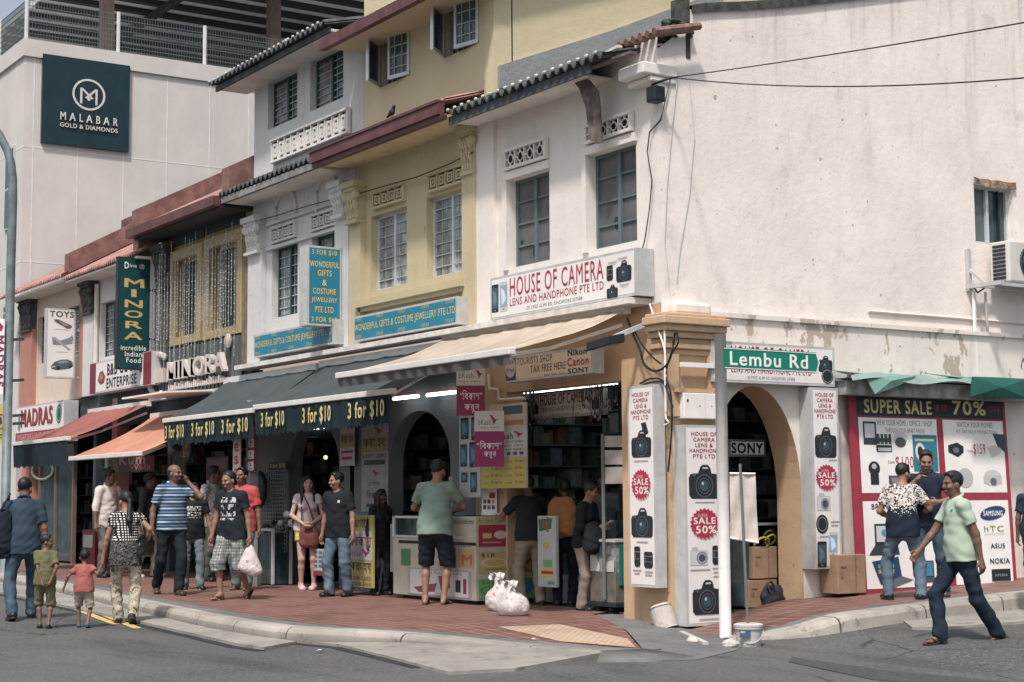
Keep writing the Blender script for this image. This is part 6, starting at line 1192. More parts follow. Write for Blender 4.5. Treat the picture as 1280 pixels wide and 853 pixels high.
# litter
for px,py,w,lab in ((793,673+160,.12,None),(395,816,.1,'scrap of white paper in the gutter below the kerb'),(520,745,.22,'flattened paper by the kiosk foot'),(664,802,.08,'paper scrap on the beige tiles')):
    if lab: p = gz(px,py,.0 if py > 812 else .155); m = MB(); m.poly([(p.x,p.y,p.z+.02),(p.x+w,p.y+.03,p.z+.035),(p.x+w*.8,p.y+w*.6,p.z+.02),(p.x-.02,p.y+w*.5,p.z+.03)], WHITE); tag(m.build('paper_scrap'), lab, 'litter', 'paper litter')

# small things on the fronts
t = thing('bird', 'small dark bird perched on the maroon gutter of the yellow house', 'bird', gy(490,146,10.65)); c = gy(490,142,10.65); BF = M('bird_feathers', (.02,.022,.025), .7, .3); G_ = MB(); G_.ball((c.x,c.y,c.z+.02), (.055,.04,.045), BF, 10, 8); G_.ball((c.x+.055,c.y,c.z+.085), (.026,.024,.026), BF, 8, 6); G_.tube([(c.x+.03,c.y,c.z+.05),(c.x+.052,c.y,c.z+.08)], .03, BF, 8, .022); G_.tube([(c.x+.07,c.y,c.z+.085),(c.x+.10,c.y,c.z+.08)], .008, BF, 5, .002); G_.tube([(c.x-.03,c.y,c.z+.01),(c.x-.14,c.y,c.z-.03)], .03, BF, 6, .012)
for dy in (-.015,.015): G_.tube([(c.x,c.y+dy,c.z-.02),(c.x+.005,c.y+dy,c.z-.06)], .005, BF, 4)
G_.build('body', t, True)
for pts, r, lab in (([(446,243),(480,233),(520,222),(560,206),(592,190)], .009, 'thin black cable strung across the yellow house above its vents'), ([(322,276),(345,270),(380,259),(410,251),(432,246)], .009, 'thin black cable strung across the arches of the grey house')):
    m = MB(); m.tube([gy(x,y,YF-.12) for x,y in pts], r, BLACKM, 5); tag(m.build('wall_cable'), lab, 'cable', 'cables on the house fronts')
m = MB(); m.tube([gy(x,y,YF-.05) for x,y in ((611,468),(612,486),(623,487),(624,500),(656,498))], .022, WHITE, 6); tag(m.build('wall_pipe'), 'white plastic pipe bending along the tan fascia behind the banners', 'pipe')
# ================================================================ PEOPLE
def surface_nets(d, org, h):
    s = d < 0
    c = [(0,0,0),(1,0,0),(0,1,0),(1,1,0),(0,0,1),(1,0,1),(0,1,1),(1,1,1)]
    nx, ny, nz = d.shape; sl_ = lambda A, o: A[o[0]:nx-1+o[0], o[1]:ny-1+o[1], o[2]:nz-1+o[2]]
    cnt = np.zeros((nx-1, ny-1, nz-1), np.int8)
    for o in c: cnt += sl_(s, o)
    I = np.argwhere((cnt > 0) & (cnt < 8))
    if len(I) == 0: return np.zeros((0,3)), np.zeros((0,4), int)
    idx = -np.ones(cnt.shape, np.int32); idx[I[:,0],I[:,1],I[:,2]] = np.arange(len(I))
    V = np.stack([d[I[:,0]+o[0], I[:,1]+o[1], I[:,2]+o[2]] for o in c], 1); acc = np.zeros((len(I), 3)); n = np.zeros(len(I))
    for a in range(8):
        for b in range(a+1, 8):
            if sum(abs(c[a][k]-c[b][k]) for k in range(3)) != 1: continue
            m = (V[:,a] < 0) != (V[:,b] < 0); t = V[:,a]/(V[:,a]-V[:,b]+1e-12)
            p = np.array(c[a])[None] + t[:,None]*(np.array(c[b])-np.array(c[a]))[None]; acc[m] += p[m]; n[m] += 1
    P = org + (I + acc/n[:,None])*h; F = []
    for ax in range(3):
        o1, o2 = [k for k in range(3) if k != ax]
        A = [slice(1,-1)]*3; Bs = [slice(1,-1)]*3; A[ax] = slice(0,-1); Bs[ax] = slice(1,None)
        sa = s[tuple(A)]; sb = s[tuple(Bs)]; E = np.argwhere(sa != sb)
        if len(E) == 0: continue
        off = [1,1,1]; off[ax] = 0; E = E + np.array(off); q = []
        for d1, d2 in ((-1,-1),(0,-1),(0,0),(-1,0)):
            K = E.copy(); K[:,o1] += d1; K[:,o2] += d2; q.append(idx[K[:,0],K[:,1],K[:,2]])
        q = np.stack(q, 1); flip = s[E[:,0],E[:,1],E[:,2]]
        if ax == 1: flip = ~flip
        q[~flip] = q[~flip][:, ::-1]; F.append(q)
    F = np.concatenate(F); return P, F[(F >= 0).all(1)]
class SDF:
    def __init__(s, lo, hi, h):
        s.h = h; s.lo = np.array(lo, float); n = np.ceil((np.array(hi)-s.lo)/h).astype(int)+1; s.n = n
        s.d = np.full(n, .2, np.float32); s.ax = [s.lo[k]+h*np.arange(n[k]) for k in range(3)]
    def sub(s, lo, hi):
        a = np.clip(np.floor((np.array(lo)-s.lo)/s.h).astype(int), 0, s.n-1); b = np.clip(np.ceil((np.array(hi)-s.lo)/s.h).astype(int)+1, 1, s.n)
        sl = tuple(slice(a[k], b[k]) for k in range(3)); g = np.meshgrid(*[s.ax[k][sl[k]] for k in range(3)], indexing='ij', sparse=True); return sl, g
    def put(s, sl, d, k, mode='u'):
        o = s.d[sl]
        if mode == 'u':
            if k > 0: hh = np.maximum(k-np.abs(o-d), 0)/k; s.d[sl] = np.minimum(o, d)-hh*hh*k*.25
            else: s.d[sl] = np.minimum(o, d)
        else: s.d[sl] = np.maximum(o, -d)
    def cone(s, a, b, ra, rb, k=.02, cut=None, sq=None):
        a = np.array(a, float); b = np.array(b, float); m = max(ra, rb)+k+2*s.h
        sl, (X,Y,Z) = s.sub(np.minimum(a,b)-m, np.maximum(a,b)+m); ab = b-a; L2 = max(ab@ab, 1e-9)
        t = np.clip(((X-a[0])*ab[0]+(Y-a[1])*ab[1]+(Z-a[2])*ab[2])/L2, 0, 1)
        d = np.sqrt((X-a[0]-t*ab[0])**2+(Y-a[1]-t*ab[1])**2+(Z-a[2]-t*ab[2])**2)-(ra+(rb-ra)*t)
        if cut is not None:   # flat end at b
            u = ab/np.sqrt(L2); d = np.maximum(d, (X-b[0])*u[0]+(Y-b[1])*u[1]+(Z-b[2])*u[2])
        s.put(sl, d.astype(np.float32), k)
    def ell(s, c, r, Rm=None, k=.02, mode='u'):
        c = np.array(c, float); r = np.array(r, float); m = r.max()+k+2*s.h; sl, (X,Y,Z) = s.sub(c-m, c+m); x, y, z = X-c[0], Y-c[1], Z-c[2]
        if Rm is not None: x, y, z = (Rm[0][i]*x+Rm[1][i]*y+Rm[2][i]*z for i in range(3))
        k0 = np.sqrt((x/r[0])**2+(y/r[1])**2+(z/r[2])**2); k1 = np.sqrt((x/r[0]**2)**2+(y/r[1]**2)**2+(z/r[2]**2)**2)
        d = np.where(k0 < 1e-3, -r.min(), k0*(k0-1)/np.maximum(k1, 1e-6)); s.put(sl, d.astype(np.float32), k, mode)
    def half(s, p, n):
        "keep what lies behind the plane through p with normal n"
        g = np.meshgrid(*s.ax, indexing='ij', sparse=True); n = np.array(n, float)/np.linalg.norm(n)
        s.d = np.maximum(s.d, ((g[0]-p[0])*n[0]+(g[1]-p[1])*n[1]+(g[2]-p[2])*n[2]).astype(np.float32))
    def folds(s, amp, seed, sx=1.):
        X,Y,Z = np.meshgrid(*s.ax, indexing='ij', sparse=True); q = seed*1.7
        w = np.sin(9*X+3*Y+q)+np.sin(7*Y-4*Z+2*q)+.6*np.sin(11*Z+5*X+q)
        s.d = s.d + (amp*(np.sin(34*Z+16*X*sx+2.2*w+q)*.5+np.sin(21*X-25*Z-17*Y+1.7*w)*.5+.35*np.sin(60*Z-30*X+3*w))).astype(np.float32)
    def mesh(s): return surface_nets(s.d, s.lo, s.h)
def np_obj(name, P, F, mat, parent, col=None):
    me = bpy.data.meshes.new(name); n = len(P); me.vertices.add(n); me.vertices.foreach_set('co', np.asarray(P, np.float32).ravel())
    me.loops.add(len(F)*4); me.loops.foreach_set('vertex_index', F.astype(np.int32).ravel()); me.polygons.add(len(F))
    me.polygons.foreach_set('loop_start', np.arange(0, len(F)*4, 4, dtype=np.int32)); me.polygons.foreach_set('loop_total', np.full(len(F), 4, np.int32))
    me.polygons.foreach_set('use_smooth', np.ones(len(F), bool)); me.materials.append(mat)
    if col is not None:
        a = me.color_attributes.new('tone', 'FLOAT_COLOR', 'POINT'); a.data.foreach_set('color', np.concatenate([col, np.ones((n,1))], 1).astype(np.float32).ravel())
    me.update(calc_edges=True); me.validate(); o = bpy.data.objects.new(name, me); link(o, parent); return o
def skin_mat():
    t = NT('skin'); a = t.n('ShaderNodeAttribute', attribute_name='tone'); c = t.mix(t.rng(t.noise(30, 4), .3, .7), a.outputs['Color'], (.5,.5,.5), 'MIX') if False else a.outputs['Color']
    t.b.inputs['Subsurface Weight'].default_value = .08; t.b.inputs['Subsurface Radius'].default_value = (.02,.008,.004); return t.fin(c, .5, 0, .35)
SKIN = skin_mat()
HAIR = M('black_hair', (.010,.011,.013), .45, .4, 30, .6, 120)
def fabric(name, kind, a, b=None, c=None, rough=.85):
    k = 'cloth_'+name
    if k in MC: return MC[k]
    t = NT(k); x, y, z = t.xyz(); base = t.mix(t.rng(t.noise(4, 5, .6), .3, .7), mul(a, .85), mul(a, 1.1))
    def band(v, sc, lo, hi, off=0.): return t.math('MULTIPLY', t.math('GREATER_THAN', t.math('FRACT', t.math('ADD', t.math('MULTIPLY', v, sc), off)), lo), t.math('LESS_THAN', t.math('FRACT', t.math('ADD', t.math('MULTIPLY', v, sc), off)), hi))
    def box(x0, x1, z0, z1):
        f = t.math('MULTIPLY', t.math('GREATER_THAN', x, x0), t.math('LESS_THAN', x, x1)); f = t.math('MULTIPLY', f, t.math('MULTIPLY', t.math('GREATER_THAN', z, z0), t.math('LESS_THAN', z, z1))); return f
    if kind == 'denim': base = t.mix(t.math('MULTIPLY', t.rng(t.noise(3.2, 4, .6, t.mp((1.5,1.5,.7))), .45, .7), .7), a, b); base = t.mix(t.math('MULTIPLY', t.rng(t.noise(160, 2), .5, .7), .15), base, mul(b, 1.2))
    elif kind == 'stripes': base = t.mix(band(z, 11.5, .0, .20, .15), base, b); base = t.mix(band(z, 11.5, .5, .62, .15), base, c)
    elif kind == 'dots':
        fx = t.math('SUBTRACT', t.math('FRACT', t.math('MULTIPLY', t.math('ADD', x, t.math('MULTIPLY', y, .6)), 30.)), .5); fz = t.math('SUBTRACT', t.math('FRACT', t.math('MULTIPLY', z, 30.)), .5)
        r2 = t.math('ADD', t.math('MULTIPLY', fx, fx), t.math('MULTIPLY', fz, fz)); m = t.math('LESS_THAN', r2, .085); up = t.math('GREATER_THAN', z, 1.06); base = t.mix(t.math('MULTIPLY', m, up), base, b)
        lowp = t.rng(t.noise(22, 5, .7, None, 2.5), .50, .53); base = t.mix(t.math('MULTIPLY', t.math('MULTIPLY', lowp, t.math('LESS_THAN', z, 1.06)), .85), base, c)
    elif kind == 'plaid':
        base = t.mix(t.math('MULTIPLY', band(x, 13, 0, .45), .65), base, b); base = t.mix(t.math('MULTIPLY', band(z, 12, 0, .4), .65), base, b); base = t.mix(band(x, 13, .68, .78), base, c); base = t.mix(band(z, 12, .62, .72), base, c); base = t.mix(t.math('MULTIPLY', band(y, 13, .1, .35), .5), base, b)
    elif kind == 'floral':
        base = t.mix(t.rng(t.noise(13, 4, .6, None, 1.5), .55, .58), base, b); base = t.mix(t.rng(t.noise(9, 5, .7, t.mp((1,1,1), loc=(3,2,1)), 2.), .60, .63), base, c)
    elif kind == 'print':   # pale shoulders dissolving into dots on navy
        v = t.n('ShaderNodeTexVoronoi'); v.inputs['Scale'].default_value = 42; t.l(t.obj, v.inputs['Vector']); dots = t.math('LESS_THAN', v.outputs['Distance'], t.rng(z, 1.0, 1.22, .12, .62)); base = t.mix(t.math('MULTIPLY', dots, t.rng(z, .99, 1.05)), base, b); base = t.mix(t.math('MULTIPLY', t.rng(t.noise(40, 3, .6), .5, .56), t.rng(z, 1.22, 1.32, .0, .7)), base, c)
    elif kind == 'graphic':
        g = t.math('MULTIPLY', t.rng(t.noise(c[4], 4, .6, t.mp((1.2,.2,1)), c[5]), .50, .53), box(*c[:4])); g = t.math('MULTIPLY', g, t.math('GREATER_THAN', y, .0)); g = t.math('MULTIPLY', g, band(z, 11., .1, .86)); base = t.mix(g, base, b)
    elif kind == 'badge': base = t.mix(t.math('MULTIPLY', box(*c), t.math('GREATER_THAN', y, 0.)), base, b)
    elif kind == 'speck': base = t.mix(t.rng(t.noise(26, 3, .7), .52, .58), base, b)
    t.bump(t.noise(180, 2), .12, .002); MC[k] = t.fin(base, rough, 0, .2); return MC[k]
def unit(v): v = np.array(v, float); return v/max(np.linalg.norm(v), 1e-9)
def ik(a, t, l1, l2, hint):
    a = np.array(a, float); t = np.array(t, float); d = t-a; L = np.linalg.norm(d); L = min(max(L, abs(l1-l2)+.01), l1+l2-.003); u = unit(d); x = (l1*l1-l2*l2+L*L)/(2*L); y = math.sqrt(max(l1*l1-x*x, 0))
    hn = np.array(hint, float); hn = hn-u*(hn@u); hn = unit(hn); return a+u*x+hn*y, a+u*L
def Rz(a): c, s = math.cos(a), math.sin(a); return np.array([[c,-s,0],[s,c,0],[0,0,1.]])
def Rx(a): c, s = math.cos(a), math.sin(a); return np.array([[1,0,0],[0,c,-s],[0,s,c]])
def Ry(a): c, s = math.cos(a), math.sin(a); return np.array([[c,0,s],[0,1,0],[-s,0,c]])
TONES = {'dark': (.150,.085,.060), 'mid': (.23,.135,.094), 'fair': (.42,.28,.215), 'deep': (.075,.045,.035)}
def person(label, loc, face, Ht, pose=None, tone='mid', shirt=None, lower=None, shoes=None, hair='short', fem=False, girth=1., group=None, child=0., h=.0085, extra=None, beard=False):
    """local frame: +Y forward, +X the person's right, Z up; lengths in the pose are for a body 1.7 m tall.
    face: degrees from looking at the camera, 90 = looking to the right of the photo, 180 = away"""
    p = dict(hz=.905, lean=4., twist=0., side=0., fl=(-.1,0,0,0), fr=(.1,0,0,0), yawl=8, yawr=-8, hl=None, hr=None, el=(-.5,-1,-.1), er=(.5,-1,-.1), hyaw=0., hpit=0., htilt=0., px=0., py=0.)
    p.update(pose or {})
    root = bpy.data.objects.new('person', None); link(root); root.location = loc; s = Ht/(p['hz']+.62+.205*(1+child*.35))
    root.rotation_euler.z = CY+math.pi+R(face)-math.pi/2; root.scale = (s,s,s); tag(root, label, 'person', group)
    w = (.86 if fem else 1.)*(.9 if child else 1.); T = Rz(R(p['twist'])) @ Rx(-R(p['lean'])) @ Ry(R(p['side'])); hip = np.array([p['px'], p['py'], p['hz']]); g = girth
    tp = lambda x, y, z: hip + T @ np.array([x, y, z])
    hw = .092 if not fem else .098
    hips = {-1: hip+Rz(R(p['twist']*.4)) @ np.array([-hw,0,-.02]), 1: hip+Rz(R(p['twist']*.4)) @ np.array([hw,0,-.02])}
    thl, shl = .425, .405; knee, ank, toe = {}, {}, {}
    for sd, f, yw in ((-1, p['fl'], p['yawl']), (1, p['fr'], p['yawr'])):
        a = np.array([f[0], f[1], f[2]+.075]); pit = R(f[3] if len(f) > 3 else 0); yv = Rz(R(yw)) @ np.array([0,1.,0]); k_, a_ = ik(hips[sd], a, thl, shl, yv+np.array([sd*.12,0,.15])); knee[sd], ank[sd] = k_, a_
        toe[sd] = yv*math.cos(pit)-np.array([0,0,math.sin(pit)])
    sh = {-1: tp(-.178*w,0,.487), 1: tp(.178*w,0,.487)}; neck = tp(0,-.012,.55); HR = Rz(R(p['hyaw'])) @ Rx(-R(p['hpit'])) @ Ry(R(p['htilt'])); HR = (Rz(R(p['twist'])) @ HR); hs = 1+child*.35
    hc = neck + T @ np.array([0,.02,.07]) + HR @ np.array([0,.012,.075])*hs
    elb, wri = {}, {}
    for sd, key, eh in ((-1,'hl','el'),(1,'hr','er')):
        t = p[key]
        if t is None: t = (sd*.27, .04, .80)
        elb[sd], wri[sd] = ik(sh[sd], np.array(t, float), .285, .25, T @ np.array(p[eh], float))
    allp = np.array(list(knee.values())+list(ank.values())+list(elb.values())+list(wri.values())+[hc+np.array([0,0,.14]), hip]); lo = allp.min(0)-np.array([.25,.25,.12]); hi = allp.max(0)+np.array([.25,.25,.03]); lo[2] = min(lo[2], -.03); lo[:2] = np.minimum(lo[:2], hip[:2]-.25); hi[:2] = np.maximum(hi[:2], hip[:2]+.25)
    hh = h/max(s,.55) if child else h
    S = SDF(lo, hi, hh)
    # ---- body
    S.ell(tp(0,-.01,.02), (.155*(1.03 if fem else 1)*g,.108*g,.13), T, .03); S.ell(tp(0,.008*g,.17), (.128*w*g,.098*g,.16), T, .06); S.ell(tp(0,.0,.37), (.155*w*g,.108*g,.19), T, .06); [S.cone(sh[q_]+T@np.array([-q_*.012,0,-.004]), tp(0,-.012,.518), .047, .060, .04) for q_ in (-1,1)]
    if fem and not child:
        for sd in (-1,1): S.ell(tp(sd*.07,.085,.36), (.062,.055,.062), T, .03)
    S.cone(tp(0,-.012,.50), neck+(hc-neck)*.55, .060, .053*(1-.1*fem), .03)
    rt = .9 if (fem or child) else 1.
    def hand(sd):
        a, b = elb[sd], wri[sd]; u = unit(b-a); inw = unit(np.cross(np.cross(u, np.array([-sd,0.25,0])), u)); fw = np.cross(u, inw)*(-sd)
        if p.get('palm%d' % sd) is not None: inw = unit(p['palm%d' % sd]); inw = unit(inw-u*(inw@u)); fw = np.cross(u, inw)*(-sd)
        if fw@np.array([0,1,.3]) < 0: fw = -fw
        return u, inw, fw
    for sd in (-1,1):
        a, b = elb[sd], wri[sd]; S.cone(sh[sd], a, .046*rt, .037*rt, .03); S.cone(a, a+(b-a)*.35, .037*rt, .038*rt, .02); S.cone(a+(b-a)*.3, b, .037*rt, .025*rt, .015)
        u, inw, fw = hand(sd); pc = b+u*.05; S.cone(b, b+u*.085+fw*.012, .024, .026, .012); S.cone(b+u*.02-fw*.012, b+u*.085-fw*.022, .020, .020, .012)
        curl = p.get('curl%d' % sd, .5)
        for q in range(4):
            L = (.068,.076,.070,.055)[q]; o = b+u*.088+fw*(.030-.0195*q); d1 = unit(u+inw*curl*.7); d2 = unit(u+inw*curl*2.6); m_ = o+d1*L*.5; S.cone(o-u*.02, m_, .0098, .0092, .004); S.cone(m_, m_+d2*L*.55, .0092, .0078, .003)
        o = b+u*.03+fw*.022; d1 = unit(u*.7+fw*.75+inw*.35); S.cone(o, o+d1*.04, .0125, .0105, .01); S.cone(o+d1*.04, o+d1*.045+unit(u+inw*.4+fw*.1)*.03, .0105, .009, .004)
        kn, an = knee[sd], ank[sd]; S.cone(hips[sd], kn, .080*(1.04 if fem else 1)*(.9 if child else 1), .053, .04); cal = kn+(an-kn)*.3; S.cone(kn, cal-toe[sd]*.010, .047, .049, .02); S.cone(cal-toe[sd]*.010, an, .049, .031, .02)
        td = toe[sd]; dn = unit(np.cross(np.cross(td, np.array([0,0,-1.])), td)); heel = an-td*.035+dn*.045; ball = an+td*.115+dn*.052; S.cone(an, heel, .034, .030, .02); S.cone(an+td*.01, ball, .036, .027, .02); side = np.cross(td, np.array([0,0,1.]))
        S.cone(ball-side*.02, ball+side*.02, .024, .022, .015)
        for q in range(5): S.cone(ball+side*(-.032+.016*q)*1.05, ball+side*(-.034+.017*q)*1.05+td*(.05-.004*abs(q-1)), .0115, .0105, .005)
    # head
    E = lambda c, r, k=.015, mode='u': S.ell(hc+HR@(np.array(c)*hs), np.array(r)*hs, HR, k, mode)
    E((0,-.012,.035), (.075,.094,.084)); E((0,.014,-.030), (.061,.068,.078), .03); E((0,.036,-.082), (.033,.036,.026), .03)
    E((0,.078,.028), (.050,.014,.014), .02); E((0,.098,-.020), (.0125,.017,.020), .012); S.cone(hc+HR@(np.array([0,.086,.018])*hs), hc+HR@(np.array([0,.102,-.018])*hs), .009*hs, .011*hs, .012)
    for sd in (-1,1): E((sd*.077,-.005,-.012), (.012,.021,.032), .006); E((sd*.033,.095,.007), (.017,.012,.010), .008, 's'); E((sd*.042,.062,-.022), (.022,.026,.02), .025)
    E((0,.086,-.058), (.024,.012,.0085), .008); E((0,.083,-.070), (.021,.0115,.0075), .006)
    P, F = S.mesh(); base = np.array(TONES[tone]); col = np.tile(base, (len(P),1))
    q = ((P-hc) @ HR)/hs; zl = q[:,2]; xl = q[:,0]; yl = q[:,1]; fr = yl > .05
    def paint(m, c, f=1.): col[m] = col[m]*(1-f)+np.array(c)*f
    paint(fr & (np.abs(zl+.064) < .0125) & (np.abs(xl) < .024) & (yl > .07), base*np.array([.95,.62,.62]), .8)
    if not fem and not child: paint(np.full(len(P), beard, bool) & (yl > .025) & (zl < -.045) & (zl > -.115) & (np.abs(q).max(1) < .13) & ~((np.abs(zl+.064) < .012) & (np.abs(xl) < .024)), base*.6, .35); paint(np.full(len(P), beard, bool) & fr & (np.abs(zl+.046) < .006) & (np.abs(xl) < .026) & (yl > .07), (.012,.011,.012), .7)
    ex = np.abs(xl)-.032
    paint(fr & (np.abs(zl-.007) < .0075) & (np.abs(ex) < .015) & (yl > .06), base*1.25+.03, .8); paint(fr & (np.abs(zl-.007) < .0085) & (np.abs(ex) < .0068) & (yl > .06), (.010,.009,.009)); paint(fr & (np.abs(zl-.0155) < .004) & (np.abs(ex) < .015) & (yl > .06), (.02,.014,.012), .5)
    paint(fr & (np.abs(zl-.029+np.abs(ex)*.25) < .0065) & (np.abs(ex) < .018) & (yl > .05), (.014,.012,.012), .75)
    np_obj('body', P, F, SKIN, root, col)
    # ---- hair
    def grow(name, fn, mat, lo_, hi_, fold=0., seed=1, hh_=None):
        G = SDF(lo_, hi_, hh_ or h); fn(G)
        if fold: G.folds(fold, seed)
        Pm, Fm = G.mesh()
        return np_obj(name, Pm, Fm, mat, root) if len(Fm) else None
    if hair:
        def hf(G):
            Eh = lambda c, r, k=.01, mode='u': G.ell(hc+HR@(np.array(c)*hs), np.array(r)*hs, HR, k, mode); Hf = lambda c, n: G.half(hc+HR@(np.array(c)*hs), HR@np.array(n, float))
            if hair == 'bald': Eh((0,-.022,.020), (.0785,.092,.078)); Hf((0,.0,.045), (0,.15,1)); Hf((0,.022,0), (0,1,.2)); Hf((0,0,-.05), (0,.3,-1)); Eh((0,.0,.065), (.068,.08,.05), .01, 's')
            else:
                top = .012 if hair != 'thin' else .004; Eh((0,-.016,.040+top*.6), (.081,.100,.088+top*.5))
                if hair in ('short','thick'): Eh((-.01,.03,.095), (.056,.052,.036), .02)
                if hair == 'thick': Eh((.01,-.01,.10), (.068,.075,.042), .02)
                Hf((0,.062 if hair != 'thin' else .035,.060), (0,1,-.62)); Hf((0,.030,-.01), (0,1.,-.28)) if hair not in ('long','pony') else None; Hf((0,-.03,-.058), (0,.42,-1))
                Hf((0,.066,.03), (0,1,-.1)); Eh((0,.088,-.012), (.058,.045,.062), .01, 's')
                if hair == 'long':
                    for sd in (-1,1): G.cone(hc+HR@np.array([sd*.068,-.005,.03]), hc+HR@np.array([sd*.085,.0,-.12]), .030, .036, .03); G.cone(hc+HR@np.array([sd*.085,.0,-.12]), tp(sd*.085,.075,.38), .034, .026, .03)
                    G.cone(hc+HR@np.array([0,-.07,.02]), tp(0,-.09,.42), .07, .075, .03); G.cone(hc+HR@np.array([-.02,.02,.115]), hc+HR@np.array([.06,.055,.06]), .022, .018, .03)
                if hair == 'pony': E2 = hc+HR@np.array([0,-.112,-.02]); G.cone(hc+HR@np.array([0,-.085,.0]), E2, .026, .026, .02); G.cone(E2, tp(.03,-.14,.44), .028, .038, .02); G.cone(tp(.03,-.14,.44), tp(.06,-.135,.27), .038, .014, .02)
            X,Y,Z = np.meshgrid(*G.ax, indexing='ij', sparse=True); G.d = G.d + (.0016*np.sin(210*X+90*Z+5*np.sin(70*Y+40*Z))*np.sin(190*Z+150*Y+4*np.sin(80*X))).astype(np.float32)
        low = .62 if hair in ('long','pony') else .2
        grow('hair', hf, HAIR, hc-np.array([.2,.26,low]), hc+np.array([.2,.2,.2]), hh_=.0065)
    sd_ = abs(hash(label)) % 97 if False else sum(map(ord, label)) % 97
    # ---- lower garment
    if lower:
        kind = lower['kind']; lm = lower['mat']; lf = lower.get('len', .8); wide = lower.get('wide', 1.); rise = lower.get('rise', .07)
        def lw(G):
            G.ell(tp(0,-.01,.01), (.176*g*(1.04 if fem else 1),.126*g,.16), T, .03)
            for sd in (-1,1):
                kn, an = knee[sd], ank[sd]
                if kind == 'trousers':
                    td = toe[sd]; e = an+np.array([0,0,-.035])+(kn-an)*.0-td*.008; G.cone(hips[sd], kn, .094*wide*g**.5, .068*wide, .045); G.cone(kn, e, .071*wide, .063*wide, .03, cut=1); G.cone(kn, kn+(an-kn)*.45-td*.008, .066*wide, .066*wide, .02); G.cone(kn+(an-kn)*.72-td*.02, an+(kn-an)*.08+td*.03, .05*wide, .055*wide, .03)
                else:
                    if lf <= 1.: e = hips[sd]+(kn-hips[sd])*lf; G.cone(hips[sd], e, .100*wide*g**.5, (.100*(1-lf)+.086*lf)*wide, .04, cut=1)
                    else: e = kn+(an-kn)*(lf-1); G.cone(hips[sd], kn, .100*wide*g**.5, .086*wide, .04); G.cone(kn, e, .086*wide, .084*wide, .03, cut=1)
            G.half(tp(0,0,rise), T@np.array([0,0,1.]))
        bx = np.array(list(hips.values())+list(knee.values())+list(ank.values())); grow(kind, lw, lm, bx.min(0)-np.array([.2,.2,.08]), np.maximum(bx.max(0)+np.array([.2,.2,.0]), tp(0,0,rise+.03)+np.array([.21,.16,0])), lower.get('fold', .0058), sd_)
        if lower.get('belt'):
            m = MB(); bpts = [tp(.163*g*1.04*math.cos(q), -.01+.121*g*math.sin(q), .045) for q in [2*math.pi*i/24 for i in range(25)]]; m.tube(bpts, .016, lower['belt'], 6); o = m.build('belt', None, True); o.parent = root
    # ---- shirt
    if shirt:
        sm = shirt['mat']; sl = shirt.get('sleeve', .62); hem = shirt.get('hem', -.06); inf = shirt.get('loose', .016); flare = shirt.get('flare', 1.)
        def sf(G):
            lr = (.094 if (lower or {}).get('kind') == 'trousers' else .100)*(lower or {}).get('wide', 1.)*g**.5; G.ell(tp(0,-.008,.03), (max((.158+inf+.012)*g*flare, hw+lr+.004),max((.112+inf+.010)*g*flare, lr+.022),.36), T, .04); G.ell(tp(0,.008*g,.17), ((.128*w+inf+.012*(not fem))*g,(.098+inf+.008)*g,.18), T, .07); G.ell(tp(0,0,.37), ((.155*w+inf)*g,(.108+inf)*g,.185), T, .06); [G.cone(sh[q_]+T@np.array([-q_*.012,0,-.004]), tp(0,-.012,.516), .047+inf*.8, .062+inf*.5, .04) for q_ in (-1,1)]
            if fem and not child:
                for sd in (-1,1): G.ell(tp(sd*.07,.087,.36), (.070,.064,.068), T, .035)
            for sd in (-1,1): G.cone(hips[sd]+np.array([0,0,.05]), hips[sd]-np.array([0,0,.2]), lr+.007, lr+.010, .05)
            for sd in (-1,1):
                if sl <= 1: e = sh[sd]+(elb[sd]-sh[sd])*sl; G.cone(sh[sd], e, .049+inf*.85, .048+inf*.9, .04, cut=1)
                else: e = elb[sd]+(wri[sd]-elb[sd])*(sl-1); G.cone(sh[sd], elb[sd], .052+inf*.8, .043+inf*.7, .04); G.cone(elb[sd], e, .043+inf*.7, .032+inf*.6, .02, cut=1)
            G.half(tp(0,0,hem), T@np.array([0,0,-1.]))
            if shirt.get('collar'):
                for q in range(14):
                    a0, a1 = (2*math.pi*(q+k)/14 for k in (0,1)); r_ = lambda a: tp(.067*math.cos(a), -.010+.062*math.sin(a), .572-.030*math.sin(a)); 
                    if math.sin((a0+a1)/2) < .95: G.cone(r_(a0), r_(a1), .0145, .0145, .004)
            else: G.half(tp(0,0,.570), T@np.array([0,-.35,1.])); G.ell(tp(0,.03,.59), (.062,.068,.05), T, .01, 's')
        bx = np.array([tp(-.2,0,.5),tp(.2,0,.5),tp(-.2,0,hem),tp(.2,0,hem),*elb.values(),*(wri.values() if sl > 1 else [])]); grow('shirt', sf, sm, bx.min(0)-np.array([.16,.2,.1]), bx.max(0)+np.array([.16,.2,.16]), shirt.get('fold', .0052), sd_+3)
        if shirt.get('placket'):
            m = MB(); a_ = (.108+inf)*g+.006; m.grid([[tp(-.014,a_*.93,.50),tp(.014,a_*.93,.50)],[tp(-.014,a_+.012,.40),tp(.014,a_+.012,.40)]], shirt['placket']); o = m.build('placket', None); o.parent = root
